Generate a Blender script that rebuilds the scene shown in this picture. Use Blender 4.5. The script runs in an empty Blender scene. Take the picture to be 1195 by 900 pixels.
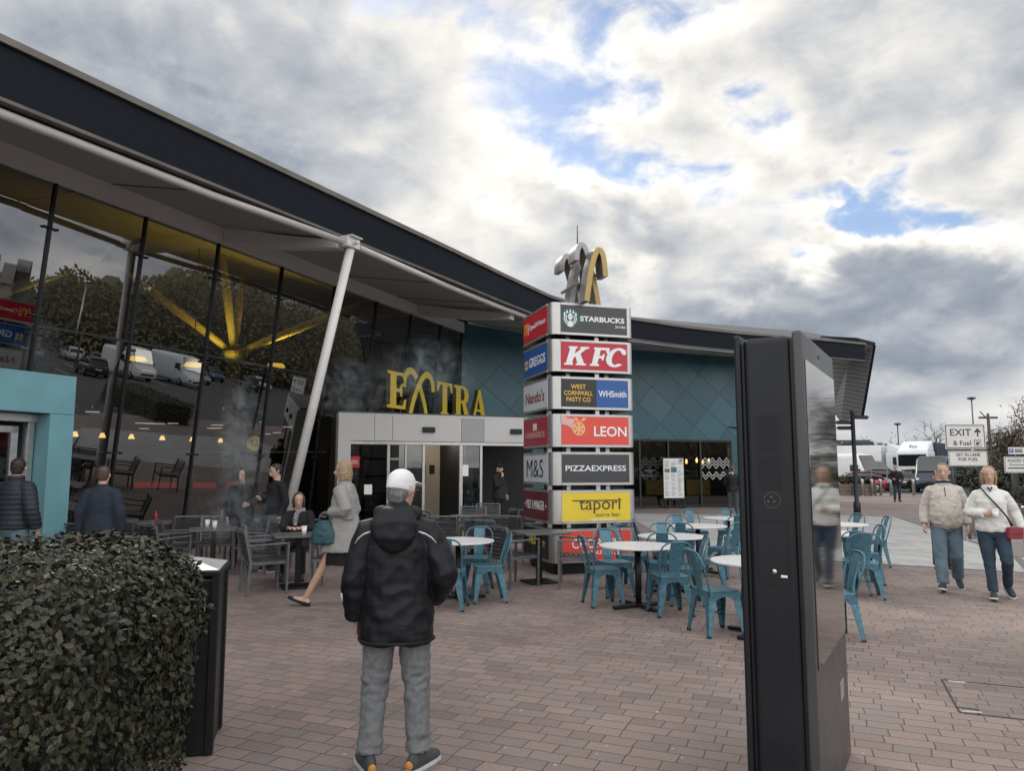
import bpy, bmesh, math, random
from mathutils import Vector, Matrix, noise
R = math.radians
random.seed(7)
S = bpy.context.scene
C = S.collection
PI = math.pi

# ---------------------------------------------------------------- camera
FPX, PITCH, EYE = 860.0, R(6.3), 1.7
cam_d = bpy.data.cameras.new("camera")
cam_d.sensor_fit = 'HORIZONTAL'
cam_d.sensor_width = 36.0
cam_d.lens = 36.0 * FPX / 1195.0
cam_d.clip_end = 3000
cam_d.clip_start = 0.05
cam = bpy.data.objects.new("camera", cam_d)
C.objects.link(cam)
cam.location = (0, 0, EYE)
cam.rotation_euler = (PI / 2 + PITCH, 0, 0)
S.camera = cam

SUN_AZ = R(-22)     # bearing of the sun from +Y, negative is left of the view
SUN_EL = R(34)
EXPOSURE = 0.27


def dirpx(px, py):
    a, b = (px - 597.5) / FPX, (450 - py) / FPX
    return Vector((a, math.cos(PITCH) - b * math.sin(PITCH), math.sin(PITCH) + b * math.cos(PITCH)))


# ---------------------------------------------------------------- world
def build_world():
    w = bpy.data.worlds.new("World")
    S.world = w
    w.use_nodes = True
    nt = w.node_tree
    N, L = nt.nodes, nt.links
    N.clear()

    def sock(n, name, v):
        if isinstance(v, bpy.types.NodeSocket):
            L.new(v, n.inputs[name])
        else:
            n.inputs[name].default_value = v

    def M(op, a, b=0.0, c=None, clamp=False):
        n = N.new('ShaderNodeMath'); n.operation = op; n.use_clamp = clamp
        sock(n, 0, a); sock(n, 1, b)
        if c is not None: sock(n, 2, c)
        return n.outputs[0]

    def V(op, a, b=None):
        n = N.new('ShaderNodeVectorMath'); n.operation = op
        sock(n, 0, a)
        if b is not None: sock(n, 1, b)
        return n

    sky = N.new('ShaderNodeTexSky'); sky.sky_type = 'NISHITA'; sky.sun_disc = False
    sky.sun_elevation = SUN_EL; sky.sun_rotation = SUN_AZ
    sky.air_density = 1.0; sky.dust_density = 0.4; sky.ozone_density = 4.0
    bg1 = N.new('ShaderNodeBackground'); bg1.inputs['Strength'].default_value = 0.115
    L.new(sky.outputs[0], bg1.inputs['Color'])

    tc = N.new('ShaderNodeTexCoord')
    D = V('NORMALIZE', tc.outputs['Generated']).outputs[0]
    sep = N.new('ShaderNodeSeparateXYZ'); L.new(D, sep.inputs[0])
    zz = M('ADD', M('MAXIMUM', sep.outputs[2], 0.0), 0.16)
    cmb = N.new('ShaderNodeCombineXYZ')
    L.new(M('DIVIDE', sep.outputs[0], zz), cmb.inputs[0])
    L.new(M('DIVIDE', sep.outputs[1], zz), cmb.inputs[1])
    P = cmb.outputs[0]

    def noise_n(scale, detail, rough, off, dist=0.0, src=P):
        n = N.new('ShaderNodeTexNoise'); n.inputs['Scale'].default_value = scale
        n.inputs['Detail'].default_value = detail; n.inputs['Roughness'].default_value = rough
        n.inputs['Distortion'].default_value = dist
        L.new(V('ADD', src, off).outputs[0], n.inputs['Vector'])
        return n.outputs[0]

    n_big = noise_n(0.85, 7, 0.58, (3.1, 7.7, 0.0), 0.15)
    O1, O2 = Vector((2.3, 5.6, 1.1)), Vector((7.0, 1.5, 4.0))

    def billow(scale, off, detail=7, rough=0.55, dist=0.0):
        """noise in the sky's own directions, flattened towards the horizon like a cloud deck"""
        n = N.new('ShaderNodeTexNoise'); n.inputs['Scale'].default_value = scale
        n.inputs['Detail'].default_value = detail; n.inputs['Roughness'].default_value = rough; n.inputs['Distortion'].default_value = dist
        st = V('MULTIPLY', D, (1.0, 1.0, 1.75)).outputs[0]
        L.new(V('ADD', st, tuple(off)).outputs[0], n.inputs['Vector'])
        return n

    lift = Vector((-0.006, 0, 0.040))
    b1 = billow(4.2, O1, 8, 0.52, 0.25); b1u = billow(4.2, O1 + lift, 8, 0.52, 0.25)
    b2 = billow(11.0, O2, 6, 0.55, 0.35); b2u = billow(11.0, O2 + lift * 0.45, 6, 0.55, 0.35)
    n1, n2 = b1.outputs[0], b2.outputs[0]

    def dev(n, k): return M('MULTIPLY', M('SUBTRACT', n, 0.5), k)
    # the patches below have no outline of their own: the directions are stirred by the same noise
    w1 = V('SCALE', V('SUBTRACT', b1.outputs['Color'], (0.5, 0.5, 0.5)).outputs[0]); w1.inputs['Scale'].default_value = 0.34
    w2 = V('SCALE', V('SUBTRACT', b2.outputs['Color'], (0.5, 0.5, 0.5)).outputs[0]); w2.inputs['Scale'].default_value = 0.13
    Dn = V('NORMALIZE', V('ADD', D, V('ADD', w1.outputs[0], w2.outputs[0]).outputs[0]).outputs[0]).outputs[0]

    def blobs(items, start):
        acc = start
        for (px, py, sx, sy, amp) in items:
            d = dirpx(px, py).normalized()
            hx = Vector((d.y, -d.x, 0)).normalized(); vz = hx.cross(d)
            a = V('DOT_PRODUCT', Dn, tuple(hx)).outputs['Value']
            b = V('DOT_PRODUCT', Dn, tuple(vz)).outputs['Value']
            front = V('DOT_PRODUCT', Dn, tuple(d)).outputs['Value']
            q = M('ADD', M('POWER', M('MULTIPLY', a, FPX / sx), 2.0), M('POWER', M('MULTIPLY', b, FPX / sy), 2.0))
            g = M('MULTIPLY', M('EXPONENT', M('MULTIPLY', q, -0.5)), M('GREATER_THAN', front, 0.2))
            acc = M('MULTIPLY_ADD', g, amp, acc)
        return acc

    # cloud thickness: below 0 open sky, 0 to .25 thin bright edges, above that a grey body
    thick = M('ADD', M('ADD', dev(n_big, 0.5), dev(n1, 1.5)), M('ADD', dev(n2, 1.05), 0.30))
    thick = blobs([(690, 110, 110, 58, -0.31), (610, 80, 70, 40, -0.12), (620, 170, 60, 45, -0.20), (745, 160, 50, 40, -0.12), (505, 15, 80, 25, -0.10), (570, 30, 60, 30, 0.12),
                   (975, 243, 70, 20, -0.42), (905, 205, 70, 25, -0.22), (1175, 268, 45, 25, -0.34), (1120, 155, 80, 35, -0.10), (870, 165, 60, 25, -0.10),
                   (190, 110, 260, 110, 0.30), (1040, 345, 230, 55, 0.34), (820, 310, 90, 40, 0.22), (740, 235, 70, 35, 0.20), (985, 172, 40, 20, 0.22), (1060, 60, 220, 70, 0.12), (900, 430, 900, 60, 0.32), (540, 250, 110, 60, 0.06)], thick)
    mr = N.new('ShaderNodeMapRange'); mr.interpolation_type = 'SMOOTHSTEP'
    L.new(thick, mr.inputs[0]); mr.inputs[1].default_value = -0.12; mr.inputs[2].default_value = 0.24
    mr.inputs[3].default_value = 0.14; mr.inputs[4].default_value = 1.0
    body = N.new('ShaderNodeMapRange'); body.interpolation_type = 'SMOOTHSTEP'
    L.new(thick, body.inputs[0]); body.inputs[1].default_value = 0.06; body.inputs[2].default_value = 0.74; body.inputs[3].default_value = 0.76; body.inputs[4].default_value = 0.33
    br = M('ADD', body.outputs[0], M('MULTIPLY', M('SUBTRACT', n1, b1u.outputs[0]), 1.15))
    br = M('ADD', br, M('MULTIPLY', M('SUBTRACT', n2, b2u.outputs[0]), 0.50))
    br = blobs([(560, 250, 100, 50, 0.25), (480, 180, 90, 60, 0.11), (700, 185, 60, 30, 0.16), (660, 25, 90, 35, 0.12), (870, 100, 180, 80, 0.12), (1080, 110, 140, 80, 0.09),
                (1020, 272, 110, 18, 0.30), (730, 335, 45, 20, 0.34), (1060, 350, 170, 40, -0.06), (250, 130, 160, 60, -0.05), (1060, 465, 190, 22, 0.10), (1170, 440, 50, 30, 0.10)], br)
    ramp = N.new('ShaderNodeValToRGB')
    L.new(M('ADD', br, 0.0, clamp=True), ramp.inputs[0])
    e = ramp.color_ramp.elements
    e[0].position = 0.0; e[0].color = (0.150, 0.170, 0.205, 1)
    e[1].position = 1.0; e[1].color = (0.93, 0.90, 0.845, 1)
    for p, c in ((0.30, (0.275, 0.305, 0.355)), (0.55, (0.475, 0.49, 0.51)), (0.78, (0.72, 0.70, 0.665))):
        k = e.new(p); k.color = (*c, 1)
    bg2 = N.new('ShaderNodeBackground')
    # cloud out of view, behind us and overhead, is boosted to light the foreground
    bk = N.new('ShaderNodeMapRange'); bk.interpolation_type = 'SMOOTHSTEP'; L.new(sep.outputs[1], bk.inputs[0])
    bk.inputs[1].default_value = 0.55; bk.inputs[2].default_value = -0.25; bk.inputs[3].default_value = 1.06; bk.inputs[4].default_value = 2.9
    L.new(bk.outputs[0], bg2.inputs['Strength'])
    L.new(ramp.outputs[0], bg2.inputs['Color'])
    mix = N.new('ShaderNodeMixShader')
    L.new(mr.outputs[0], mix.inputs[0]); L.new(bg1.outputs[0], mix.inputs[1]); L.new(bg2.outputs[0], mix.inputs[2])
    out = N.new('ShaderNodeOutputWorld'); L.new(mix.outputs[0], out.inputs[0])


build_world()
sun_d = bpy.data.lights.new("sun", 'SUN')
sun_d.energy = 1.25
sun_d.angle = R(14)
sun_d.color = (1.0, 0.95, 0.87)
sun = bpy.data.objects.new("sun", sun_d)
C.objects.link(sun)
sd = Vector((math.sin(SUN_AZ) * math.cos(SUN_EL), math.cos(SUN_AZ) * math.cos(SUN_EL), math.sin(SUN_EL)))
sun.rotation_euler = sd.to_track_quat('Z', 'Y').to_euler()
sun.location = (0, 0, 40)
S.view_settings.view_transform = 'Standard'
S.view_settings.look = 'None'
S.view_settings.gamma = 1
S.view_settings.exposure = EXPOSURE
S.view_settings.use_curve_mapping = False
S.render.engine = 'CYCLES'
S.cycles.max_bounces = 8
S.cycles.transparent_max_bounces = 12
S.cycles.volume_bounces = 0
S.cycles.use_denoising = True
S.cycles.volume_step_rate = 2.0


# ---------------------------------------------------------------- pixel of the photograph -> point on a level
def onz(px, py, z=0.0):
    d = dirpx(px, py)
    t = (z - EYE) / d.z
    return (d.x * t, d.y * t)


def X_at(px, Y):
    d = dirpx(px, 500)
    return d.x / d.y * Y


# ---------------------------------------------------------------- materials
def mat(name, col, rough=0.6, metal=0.0, var=0.0, vscale=6.0, bump=0.0, bscale=60.0, spec=0.5, emit=None, estr=1.0, coat=0.0, vdet=5):
    m = bpy.data.materials.new(name)
    m.use_nodes = True
    nt = m.node_tree
    b = nt.nodes['Principled BSDF']
    b.inputs['Base Color'].default_value = (*col, 1)
    b.inputs['Roughness'].default_value = rough
    b.inputs['Metallic'].default_value = metal
    b.inputs['Specular IOR Level'].default_value = spec
    if coat: b.inputs['Coat Weight'].default_value = coat; b.inputs['Coat Roughness'].default_value = 0.08
    tc = nt.nodes.new('ShaderNodeTexCoord')
    if var:
        n = nt.nodes.new('ShaderNodeTexNoise'); n.inputs['Scale'].default_value = vscale; n.inputs['Detail'].default_value = vdet
        nt.links.new(tc.outputs['Object'], n.inputs['Vector'])
        r = nt.nodes.new('ShaderNodeValToRGB')
        r.color_ramp.elements[0].position = 0.28; r.color_ramp.elements[1].position = 0.72
        r.color_ramp.elements[0].color = (*[max(0, c * (1 - var)) for c in col], 1)
        r.color_ramp.elements[1].color = (*[min(1, c * (1 + var)) for c in col], 1)
        nt.links.new(n.outputs[0], r.inputs[0]); nt.links.new(r.outputs[0], b.inputs['Base Color'])
        mr = nt.nodes.new('ShaderNodeMapRange')
        mr.inputs[3].default_value = max(0.02, rough - 0.12); mr.inputs[4].default_value = min(1, rough + 0.12)
        nt.links.new(n.outputs[0], mr.inputs[0]); nt.links.new(mr.outputs[0], b.inputs['Roughness'])
    if bump:
        n2 = nt.nodes.new('ShaderNodeTexNoise'); n2.inputs['Scale'].default_value = bscale; n2.inputs['Detail'].default_value = 4
        nt.links.new(tc.outputs['Object'], n2.inputs['Vector'])
        bp = nt.nodes.new('ShaderNodeBump'); bp.inputs['Strength'].default_value = bump; bp.inputs['Distance'].default_value = 0.01
        nt.links.new(n2.outputs[0], bp.inputs['Height']); nt.links.new(bp.outputs[0], b.inputs['Normal'])
    if emit:
        b.inputs['Emission Color'].default_value = (*emit, 1); b.inputs['Emission Strength'].default_value = estr
    return m


def pane_mat(name, tint, ior=1.6, add=0.03, rough=0.0, gcol=(1, 1, 1)):
    m = bpy.data.materials.new(name); m.use_nodes = True
    nt = m.node_tree; nt.nodes.clear()
    o = nt.nodes.new('ShaderNodeOutputMaterial')
    t = nt.nodes.new('ShaderNodeBsdfTransparent'); t.inputs[0].default_value = (*tint, 1)
    g = nt.nodes.new('ShaderNodeBsdfGlossy'); g.inputs['Roughness'].default_value = rough; g.inputs[0].default_value = (*gcol, 1)
    # Schlick reflectance, the same from both sides of the sheet
    g_ = nt.nodes.new('ShaderNodeNewGeometry'); dp = nt.nodes.new('ShaderNodeVectorMath'); dp.operation = 'DOT_PRODUCT'
    nt.links.new(g_.outputs['Normal'], dp.inputs[0]); nt.links.new(g_.outputs['Incoming'], dp.inputs[1])
    def mth(op, a_, b_=None):
        n = nt.nodes.new('ShaderNodeMath'); n.operation = op
        for k_, v_ in enumerate((a_, b_)):
            if v_ is None: continue
            if isinstance(v_, bpy.types.NodeSocket): nt.links.new(v_, n.inputs[k_])
            else: n.inputs[k_].default_value = v_
        return n.outputs[0]
    f0 = ((ior - 1) / (ior + 1)) ** 2 + add
    a = mth('POWER', mth('SUBTRACT', 1.0, mth('ABSOLUTE', dp.outputs['Value'])), 5.0)
    a = mth('ADD', mth('MULTIPLY', a, 1 - f0), f0)
    x = nt.nodes.new('ShaderNodeMixShader')
    nt.links.new(a, x.inputs[0])
    nt.links.new(t.outputs[0], x.inputs[1]); nt.links.new(g.outputs[0], x.inputs[2]); nt.links.new(x.outputs[0], o.inputs[0])
    return m


def paver_mat(name, stops, bw, rh, mortar, mcol, angle, rough=0.8, msize=0.0035, stain=0.25, sq=1.0):
    m = bpy.data.materials.new(name); m.use_nodes = True
    nt = m.node_tree; N, L = nt.nodes, nt.links
    b = N['Principled BSDF']
    tc = N.new('ShaderNodeTexCoord')
    mp = N.new('ShaderNodeMapping'); mp.inputs['Rotation'].default_value = (0, 0, angle)
    L.new(tc.outputs['Object'], mp.inputs[0])
    # slightly uneven courses
    nz = N.new('ShaderNodeTexNoise'); nz.inputs['Scale'].default_value = 2.3; nz.inputs['Detail'].default_value = 2
    L.new(mp.outputs[0], nz.inputs['Vector'])
    va = N.new('ShaderNodeVectorMath'); va.operation = 'MULTIPLY_ADD'
    L.new(nz.outputs['Color'], va.inputs[0]); va.inputs[1].default_value = (0.06, 0.022, 0); L.new(mp.outputs[0], va.inputs[2])
    br = N.new('ShaderNodeTexBrick')
    br.inputs['Scale'].default_value = 1.0
    br.inputs['Brick Width'].default_value = bw; br.inputs['Row Height'].default_value = rh
    br.inputs['Mortar Size'].default_value = msize; br.inputs['Mortar Smooth'].default_value = 0.4
    br.inputs['Color1'].default_value = (0, 0, 0, 1); br.inputs['Color2'].default_value = (1, 1, 1, 1); br.inputs['Mortar'].default_value = (0.5, 0.5, 0.5, 1)
    br.inputs['Bias'].default_value = 0.0; br.squash = sq; br.squash_frequency = 3; br.offset = 0.5 if sq == 1 else 0.43
    L.new(va.outputs[0], br.inputs['Vector'])
    rp = N.new('ShaderNodeValToRGB'); rp.color_ramp.interpolation = 'LINEAR'
    e = rp.color_ramp.elements
    e[0].position = 0.0; e[0].color = (*stops[0], 1); e[1].position = 1.0; e[1].color = (*stops[-1], 1)
    for k, c in enumerate(stops[1:-1]):
        q = e.new((k + 1) / (len(stops) - 1)); q.color = (*c, 1)
    L.new(br.outputs['Color'], rp.inputs[0])
    # stains and wear, large and small
    s1 = N.new('ShaderNodeTexNoise'); s1.inputs['Scale'].default_value = 0.55; s1.inputs['Detail'].default_value = 6; L.new(tc.outputs['Object'], s1.inputs['Vector'])
    s2 = N.new('ShaderNodeTexNoise'); s2.inputs['Scale'].default_value = 110; s2.inputs['Detail'].default_value = 5; L.new(tc.outputs['Object'], s2.inputs['Vector'])
    ad = N.new('ShaderNodeMath'); ad.operation = 'MULTIPLY_ADD'; L.new(s1.outputs[0], ad.inputs[0]); ad.inputs[1].default_value = 1.2
    ad2 = N.new('ShaderNodeMath'); ad2.operation = 'MULTIPLY_ADD'; L.new(s2.outputs[0], ad2.inputs[0]); ad2.inputs[1].default_value = 1.5; ad2.inputs[2].default_value = -1.35
    L.new(ad2.outputs[0], ad.inputs[2])
    mu = N.new('ShaderNodeMath'); mu.operation = 'MULTIPLY_ADD'; L.new(ad.outputs[0], mu.inputs[0]); mu.inputs[1].default_value = stain * 2; mu.inputs[2].default_value = 1.0
    hs = N.new('ShaderNodeVectorMath'); hs.operation = 'SCALE'; L.new(rp.outputs[0], hs.inputs[0]); L.new(mu.outputs[0], hs.inputs['Scale'])
    mx = N.new('ShaderNodeMix'); mx.data_type = 'RGBA'; L.new(br.outputs['Fac'], mx.inputs[0]); L.new(hs.outputs[0], mx.inputs[6]); mx.inputs[7].default_value = (*mcol, 1)
    L.new(mx.outputs[2], b.inputs['Base Color'])
    rr = N.new('ShaderNodeMapRange'); L.new(s1.outputs[0], rr.inputs[0]); rr.inputs[3].default_value = rough - 0.2; rr.inputs[4].default_value = rough + 0.12
    L.new(rr.outputs[0], b.inputs['Roughness'])
    h = N.new('ShaderNodeMath'); h.operation = 'MULTIPLY_ADD'; L.new(br.outputs['Fac'], h.inputs[0]); h.inputs[1].default_value = -1.0
    h2 = N.new('ShaderNodeMath'); h2.operation = 'MULTIPLY_ADD'; L.new(s2.outputs[0], h2.inputs[0]); h2.inputs[1].default_value = 0.35
    h3 = N.new('ShaderNodeMath'); h3.operation = 'MULTIPLY'; L.new(br.outputs['Color'], h3.inputs[0]); h3.inputs[1].default_value = 0.5
    L.new(h3.outputs[0], h2.inputs[2]); L.new(h2.outputs[0], h.inputs[2])
    bp = N.new('ShaderNodeBump'); bp.inputs['Strength'].default_value = 0.8; bp.inputs['Distance'].default_value = 0.007
    L.new(h.outputs[0], bp.inputs['Height']); L.new(bp.outputs[0], b.inputs['Normal'])
    return m


# ---------------------------------------------------------------- mesh builder
class MB:
    def __init__(s):
        s.v = []; s.f = []; s.m = []; s.sm = []

    def add(s, verts, faces, mi=0, smooth=False):
        o = len(s.v)
        s.v += [tuple(v) for v in verts]
        for f in faces:
            s.f.append(tuple(i + o for i in f)); s.m.append(mi); s.sm.append(smooth)

    def box(s, c, d, mi=0, rz=0.0, mtx=None):
        hx, hy, hz = d[0] / 2, d[1] / 2, d[2] / 2
        vs = [Vector((x, y, z)) for z in (-hz, hz) for y in (-hy, hy) for x in (-hx, hx)]
        rot = mtx if mtx is not None else Matrix.Rotation(rz, 3, 'Z')
        vs = [rot @ v + Vector(c) for v in vs]
        s.add(vs, [(0, 2, 3, 1), (4, 5, 7, 6), (0, 1, 5, 4), (2, 6, 7, 3), (0, 4, 6, 2), (1, 3, 7, 5)], mi)

    def bar(s, a, b, w, h=None, mi=0, up=(0, 0, 1)):
        """square bar from a to b: w across, h along up"""
        a, b = Vector(a), Vector(b); h = w if h is None else h
        t = (b - a).normalized(); u = Vector(up)
        sd_ = t.cross(u)
        if sd_.length < 1e-4: sd_ = t.cross(Vector((0, 1, 0)))
        sd_.normalize(); u = sd_.cross(t)
        vs = []
        for p in (a, b):
            for (i, j) in ((-1, -1), (1, -1), (1, 1), (-1, 1)):
                vs.append(p + sd_ * (i * w / 2) + u * (j * h / 2))
        s.add(vs, [(0, 3, 2, 1), (4, 5, 6, 7), (0, 1, 5, 4), (1, 2, 6, 5), (2, 3, 7, 6), (3, 0, 4, 7)], mi)

    def loft(s, pts, rads, n=12, mi=0, side=(1, 0, 0), caps=True, e=1.0, smooth=True, up=None):
        pts = [Vector(p) for p in pts]; rings = []
        k = len(pts)
        for i, p in enumerate(pts):
            t = pts[min(i + 1, k - 1)] - pts[max(i - 1, 0)]
            t = t.normalized() if t.length > 1e-9 else Vector((0, 0, 1))
            sv = Vector(side); sv = sv - t * sv.dot(t)
            if sv.length < 1e-3:
                sv = Vector((0, 1, 0)); sv = sv - t * sv.dot(t)
            sv.normalize(); uv = t.cross(sv)
            if up is not None: sv, uv = Vector(side), Vector(up)   # upright sections
            r = rads[i] if isinstance(rads, (list, tuple)) else rads
            rx, ry = r if isinstance(r, (list, tuple)) else (r, r)
            ring = []
            for j in range(n):
                a = 2 * PI * j / n; ca, sa = math.cos(a), math.sin(a)
                ring.append(p + sv * (rx * math.copysign(abs(ca) ** e, ca)) + uv * (ry * math.copysign(abs(sa) ** e, sa)))
            rings.append(ring)
        vs = [v for r_ in rings for v in r_]
        fs = [(i * n + j, i * n + (j + 1) % n, (i + 1) * n + (j + 1) % n, (i + 1) * n + j) for i in range(k - 1) for j in range(n)]
        if caps:
            fs.append(tuple(range(n - 1, -1, -1))); fs.append(tuple((k - 1) * n + j for j in range(n)))
        s.add(vs, fs, mi, smooth)

    def cyl(s, a, b, r0, r1=None, n=16, mi=0, smooth=True):
        s.loft([a, b], [r0, r0 if r1 is None else r1], n, mi, smooth=smooth)

    def ball(s, c, r, n=12, mi=0, k=8):
        c = Vector(c); r = Vector(r) if isinstance(r, (list, tuple)) else Vector((r, r, r))
        pts = []; rad = []
        for i in range(k + 1):
            a = -PI / 2 + PI * i / k
            pts.append(c + Vector((0, 0, r.z * math.sin(a)))); q = max(math.cos(a), 0.04)
            rad.append((r.x * q, r.y * q))
        s.loft(pts, rad, n, mi)

    def prism(s, poly, o, X, Y, Z, d, mi=0, back=True):
        """2-d polygon (convex or not) in the plane o + x X + y Y, from depth 0 to d along Z"""
        o, X, Y, Z = Vector(o), Vector(X), Vector(Y), Vector(Z)
        n = len(poly)
        vs = [o + X * p[0] + Y * p[1] + Z * d for p in poly] + [o + X * p[0] + Y * p[1] for p in poly]
        fs = [tuple(range(n))] + [(i, n + i, n + (i + 1) % n, (i + 1) % n) for i in range(n)]
        if back: fs.append(tuple(range(2 * n - 1, n - 1, -1)))
        s.add(vs, fs, mi)

    def quad(s, a, b, c, d, mi=0):
        s.add([a, b, c, d], [(0, 1, 2, 3)], mi)

    def text(s, txt, o, X, Y, h=None, w=None, mi=0, depth=0.003, bold=0.0, shear=0.0, align='C', lift=0.001):
        """lettering laid on the plane o + x X + y Y; (h, w) is the size of its ink"""
        cu = bpy.data.curves.new('lettering', 'FONT'); cu.body = txt; cu.size = 1.0; cu.offset = bold; cu.shear = shear
        cu.extrude = 0.0; cu.resolution_u = 3; cu.align_x = 'LEFT'
        ob = bpy.data.objects.new('lettering', cu)
        me = ob.to_mesh()
        co = [v.co.copy() for v in me.vertices]
        pl = [tuple(p.vertices) for p in me.polygons]
        ob.to_mesh_clear(); bpy.data.objects.remove(ob); bpy.data.curves.remove(cu)
        x0, x1 = min(c.x for c in co), max(c.x for c in co); y0, y1 = min(c.y for c in co), max(c.y for c in co)
        if h is None: h = w * (y1 - y0) / (x1 - x0)
        if w is None: w = h * (x1 - x0) / (y1 - y0)
        ax = {'C': -0.5, 'L': 0.0, 'R': -1.0}[align]
        o, X, Y = Vector(o), Vector(X).normalized(), Vector(Y).normalized(); Z = X.cross(Y)
        vs = [o + X * (((c.x - x0) / (x1 - x0) + ax) * w) + Y * (((c.y - y0) / (y1 - y0) - 0.5) * h) + Z * (lift + depth) for c in co]
        s.add(vs, pl, mi)
        # rims, so that the letters have thickness
        cnt = {}
        for p in pl:
            for i in range(len(p)):
                a, b = p[i], p[(i + 1) % len(p)]
                k = (min(a, b), max(a, b)); cnt[k] = None if k in cnt else (a, b)
        ed = [q for q in cnt.values() if q]
        rv = []; rf = []
        for a, b in ed:
            i = len(rv); rv += [vs[a], vs[b], vs[b] - Z * depth, vs[a] - Z * depth]; rf.append((i, i + 3, i + 2, i + 1))
        s.add(rv, rf, mi)

    def mesh(s, name='mesh', recalc=True):
        me = bpy.data.meshes.new(name)
        me.from_pydata(s.v, [], s.f)
        me.polygons.foreach_set('material_index', s.m); me.polygons.foreach_set('use_smooth', s.sm)
        if recalc:
            bm = bmesh.new(); bm.from_mesh(me); bmesh.ops.recalc_face_normals(bm, faces=bm.faces); bm.to_mesh(me); bm.free()
        me.update()
        return me

    def build(s, name, mats, parent=None, bevel=0.0, seg=2, recalc=True):
        me = s.mesh(name, recalc)
        for m in (mats if isinstance(mats, (list, tuple)) else [mats]): me.materials.append(m)
        ob = bpy.data.objects.new(name, me); C.objects.link(ob)
        if parent: ob.parent = parent
        if bevel:
            md = ob.modifiers.new('bevel', 'BEVEL'); md.width = bevel; md.segments = seg; md.limit_method = 'ANGLE'; md.angle_limit = R(40)
            md.harden_normals = False
        return ob


def tag(o, label=None, cat=None, group=None, kind=None):
    if label: o['label'] = label
    if cat: o['category'] = cat
    if group: o['group'] = group
    if kind: o['kind'] = kind
    return o


def thing(name, label, cat, loc=(0, 0, 0), rz=0.0, group=None):
    o = bpy.data.objects.new(name, None); C.objects.link(o)
    o.empty_display_size = 0.2
    o.location = loc; o.rotation_euler = (0, 0, rz)
    return tag(o, label, cat, group)


def kids(o):
    return [c for c in list(C.objects) if c.parent == o]


def copy_tree(root, loc, rz, label=None, group=None, scale=None):
    r = root.copy(); C.objects.link(r); r.location = loc; r.rotation_euler = (0, 0, rz)
    if label: r['label'] = label
    if group: r['group'] = group
    if scale: r.scale = scale
    for ch in root.children:
        c = ch.copy(); C.objects.link(c); c.parent = r
        for g in ch.children:
            d = g.copy(); C.objects.link(d); d.parent = c
    return r


def arc(cx, cy, r, a0, a1, n):
    return [(cx + r * math.cos(a0 + (a1 - a0) * i / n), cy + r * math.sin(a0 + (a1 - a0) * i / n)) for i in range(n + 1)]


def disc(n=24, r=1.0, cx=0.0, cy=0.0, sx=1.0, sy=1.0):
    return [(cx + r * sx * math.cos(2 * PI * i / n), cy + r * sy * math.sin(2 * PI * i / n)) for i in range(n)]


# shared materials
M_ = {}
M_['alu'] = mat('brushed_aluminium', (0.48, 0.47, 0.46), 0.34, 0.85, 0.12, 9, 0.05, 120)
M_['steel'] = mat('stainless_steel', (0.5, 0.5, 0.5), 0.28, 1.0, 0.08, 7)
M_['black'] = mat('black_paint', (0.008, 0.0085, 0.010), 0.42, 0, 0.2, 12, spec=0.35)
M_['rubber'] = mat('black_rubber', (0.02, 0.02, 0.02), 0.8)
M_['white'] = mat('white_paint', (0.72, 0.72, 0.70), 0.5, 0, 0.06, 4)
M_['palegrey'] = mat('pale_grey_cladding', (0.52, 0.51, 0.50), 0.6, 0, 0.08, 1.2)
M_['teal'] = mat('teal_paint', (0.060, 0.148, 0.195), 0.40, 0.15, 0.24, 22, 0.03, 200)
M_['darkgrey'] = mat('dark_grey_paint', (0.06, 0.064, 0.07), 0.5, 0.2, 0.15, 6)
M_['red'] = mat('red_panel', (0.40, 0.014, 0.030), 0.38, 0, 0.05, 3)
M_['gold'] = mat('gold_face', (0.40, 0.275, 0.085), 0.45, 0.1, 0.1, 5)
M_['lampglow'] = mat('warm_lamp', (0.9, 0.7, 0.3), 0.5, emit=(1.0, 0.62, 0.2), estr=3.0)

# ================================================================ SETTING
def sheet(name, pts, z, m, kind='structure'):
    mb = MB(); mb.add([(x, y, z) for x, y in pts], [tuple(range(len(pts)))])
    o = mb.build(name, m); o['kind'] = kind
    return o


M_['asphalt'] = mat('asphalt', (0.055, 0.056, 0.058), 0.85, 0, 0.25, 0.8, 0.3, 80)
M_['paint'] = mat('road_paint', (0.62, 0.62, 0.58), 0.7, 0, 0.15, 3)
M_['kerb'] = mat('kerb_concrete', (0.27, 0.265, 0.25), 0.85, 0, 0.12, 3, 0.1, 60)
ANG = -math.atan2(0.92, 0.39) + PI / 2   # courses square to the glass front
M_['brickpave'] = paver_mat('brick_paving', [(0.160, 0.126, 0.114), (0.208, 0.155, 0.137), (0.232, 0.174, 0.152), (0.216, 0.164, 0.145), (0.178, 0.150, 0.139)],
                            0.208, 0.136, 0.1, (0.062, 0.053, 0.047), ANG, 0.78, 0.0042, 0.55, 1.35)
M_['greypave'] = paver_mat('grey_paving', [(0.27, 0.27, 0.265), (0.33, 0.325, 0.315), (0.37, 0.36, 0.345)], 0.42, 0.21, 0.1, (0.12, 0.115, 0.11), ANG + R(45), 0.8, 0.006, 0.2)
M_['dimpave'] = paver_mat('dark_paving', [(0.15, 0.125, 0.12), (0.19, 0.155, 0.145), (0.2, 0.17, 0.165)], 0.215, 0.108, 0.1, (0.05, 0.045, 0.04), R(20), 0.8, 0.005, 0.25)

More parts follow.
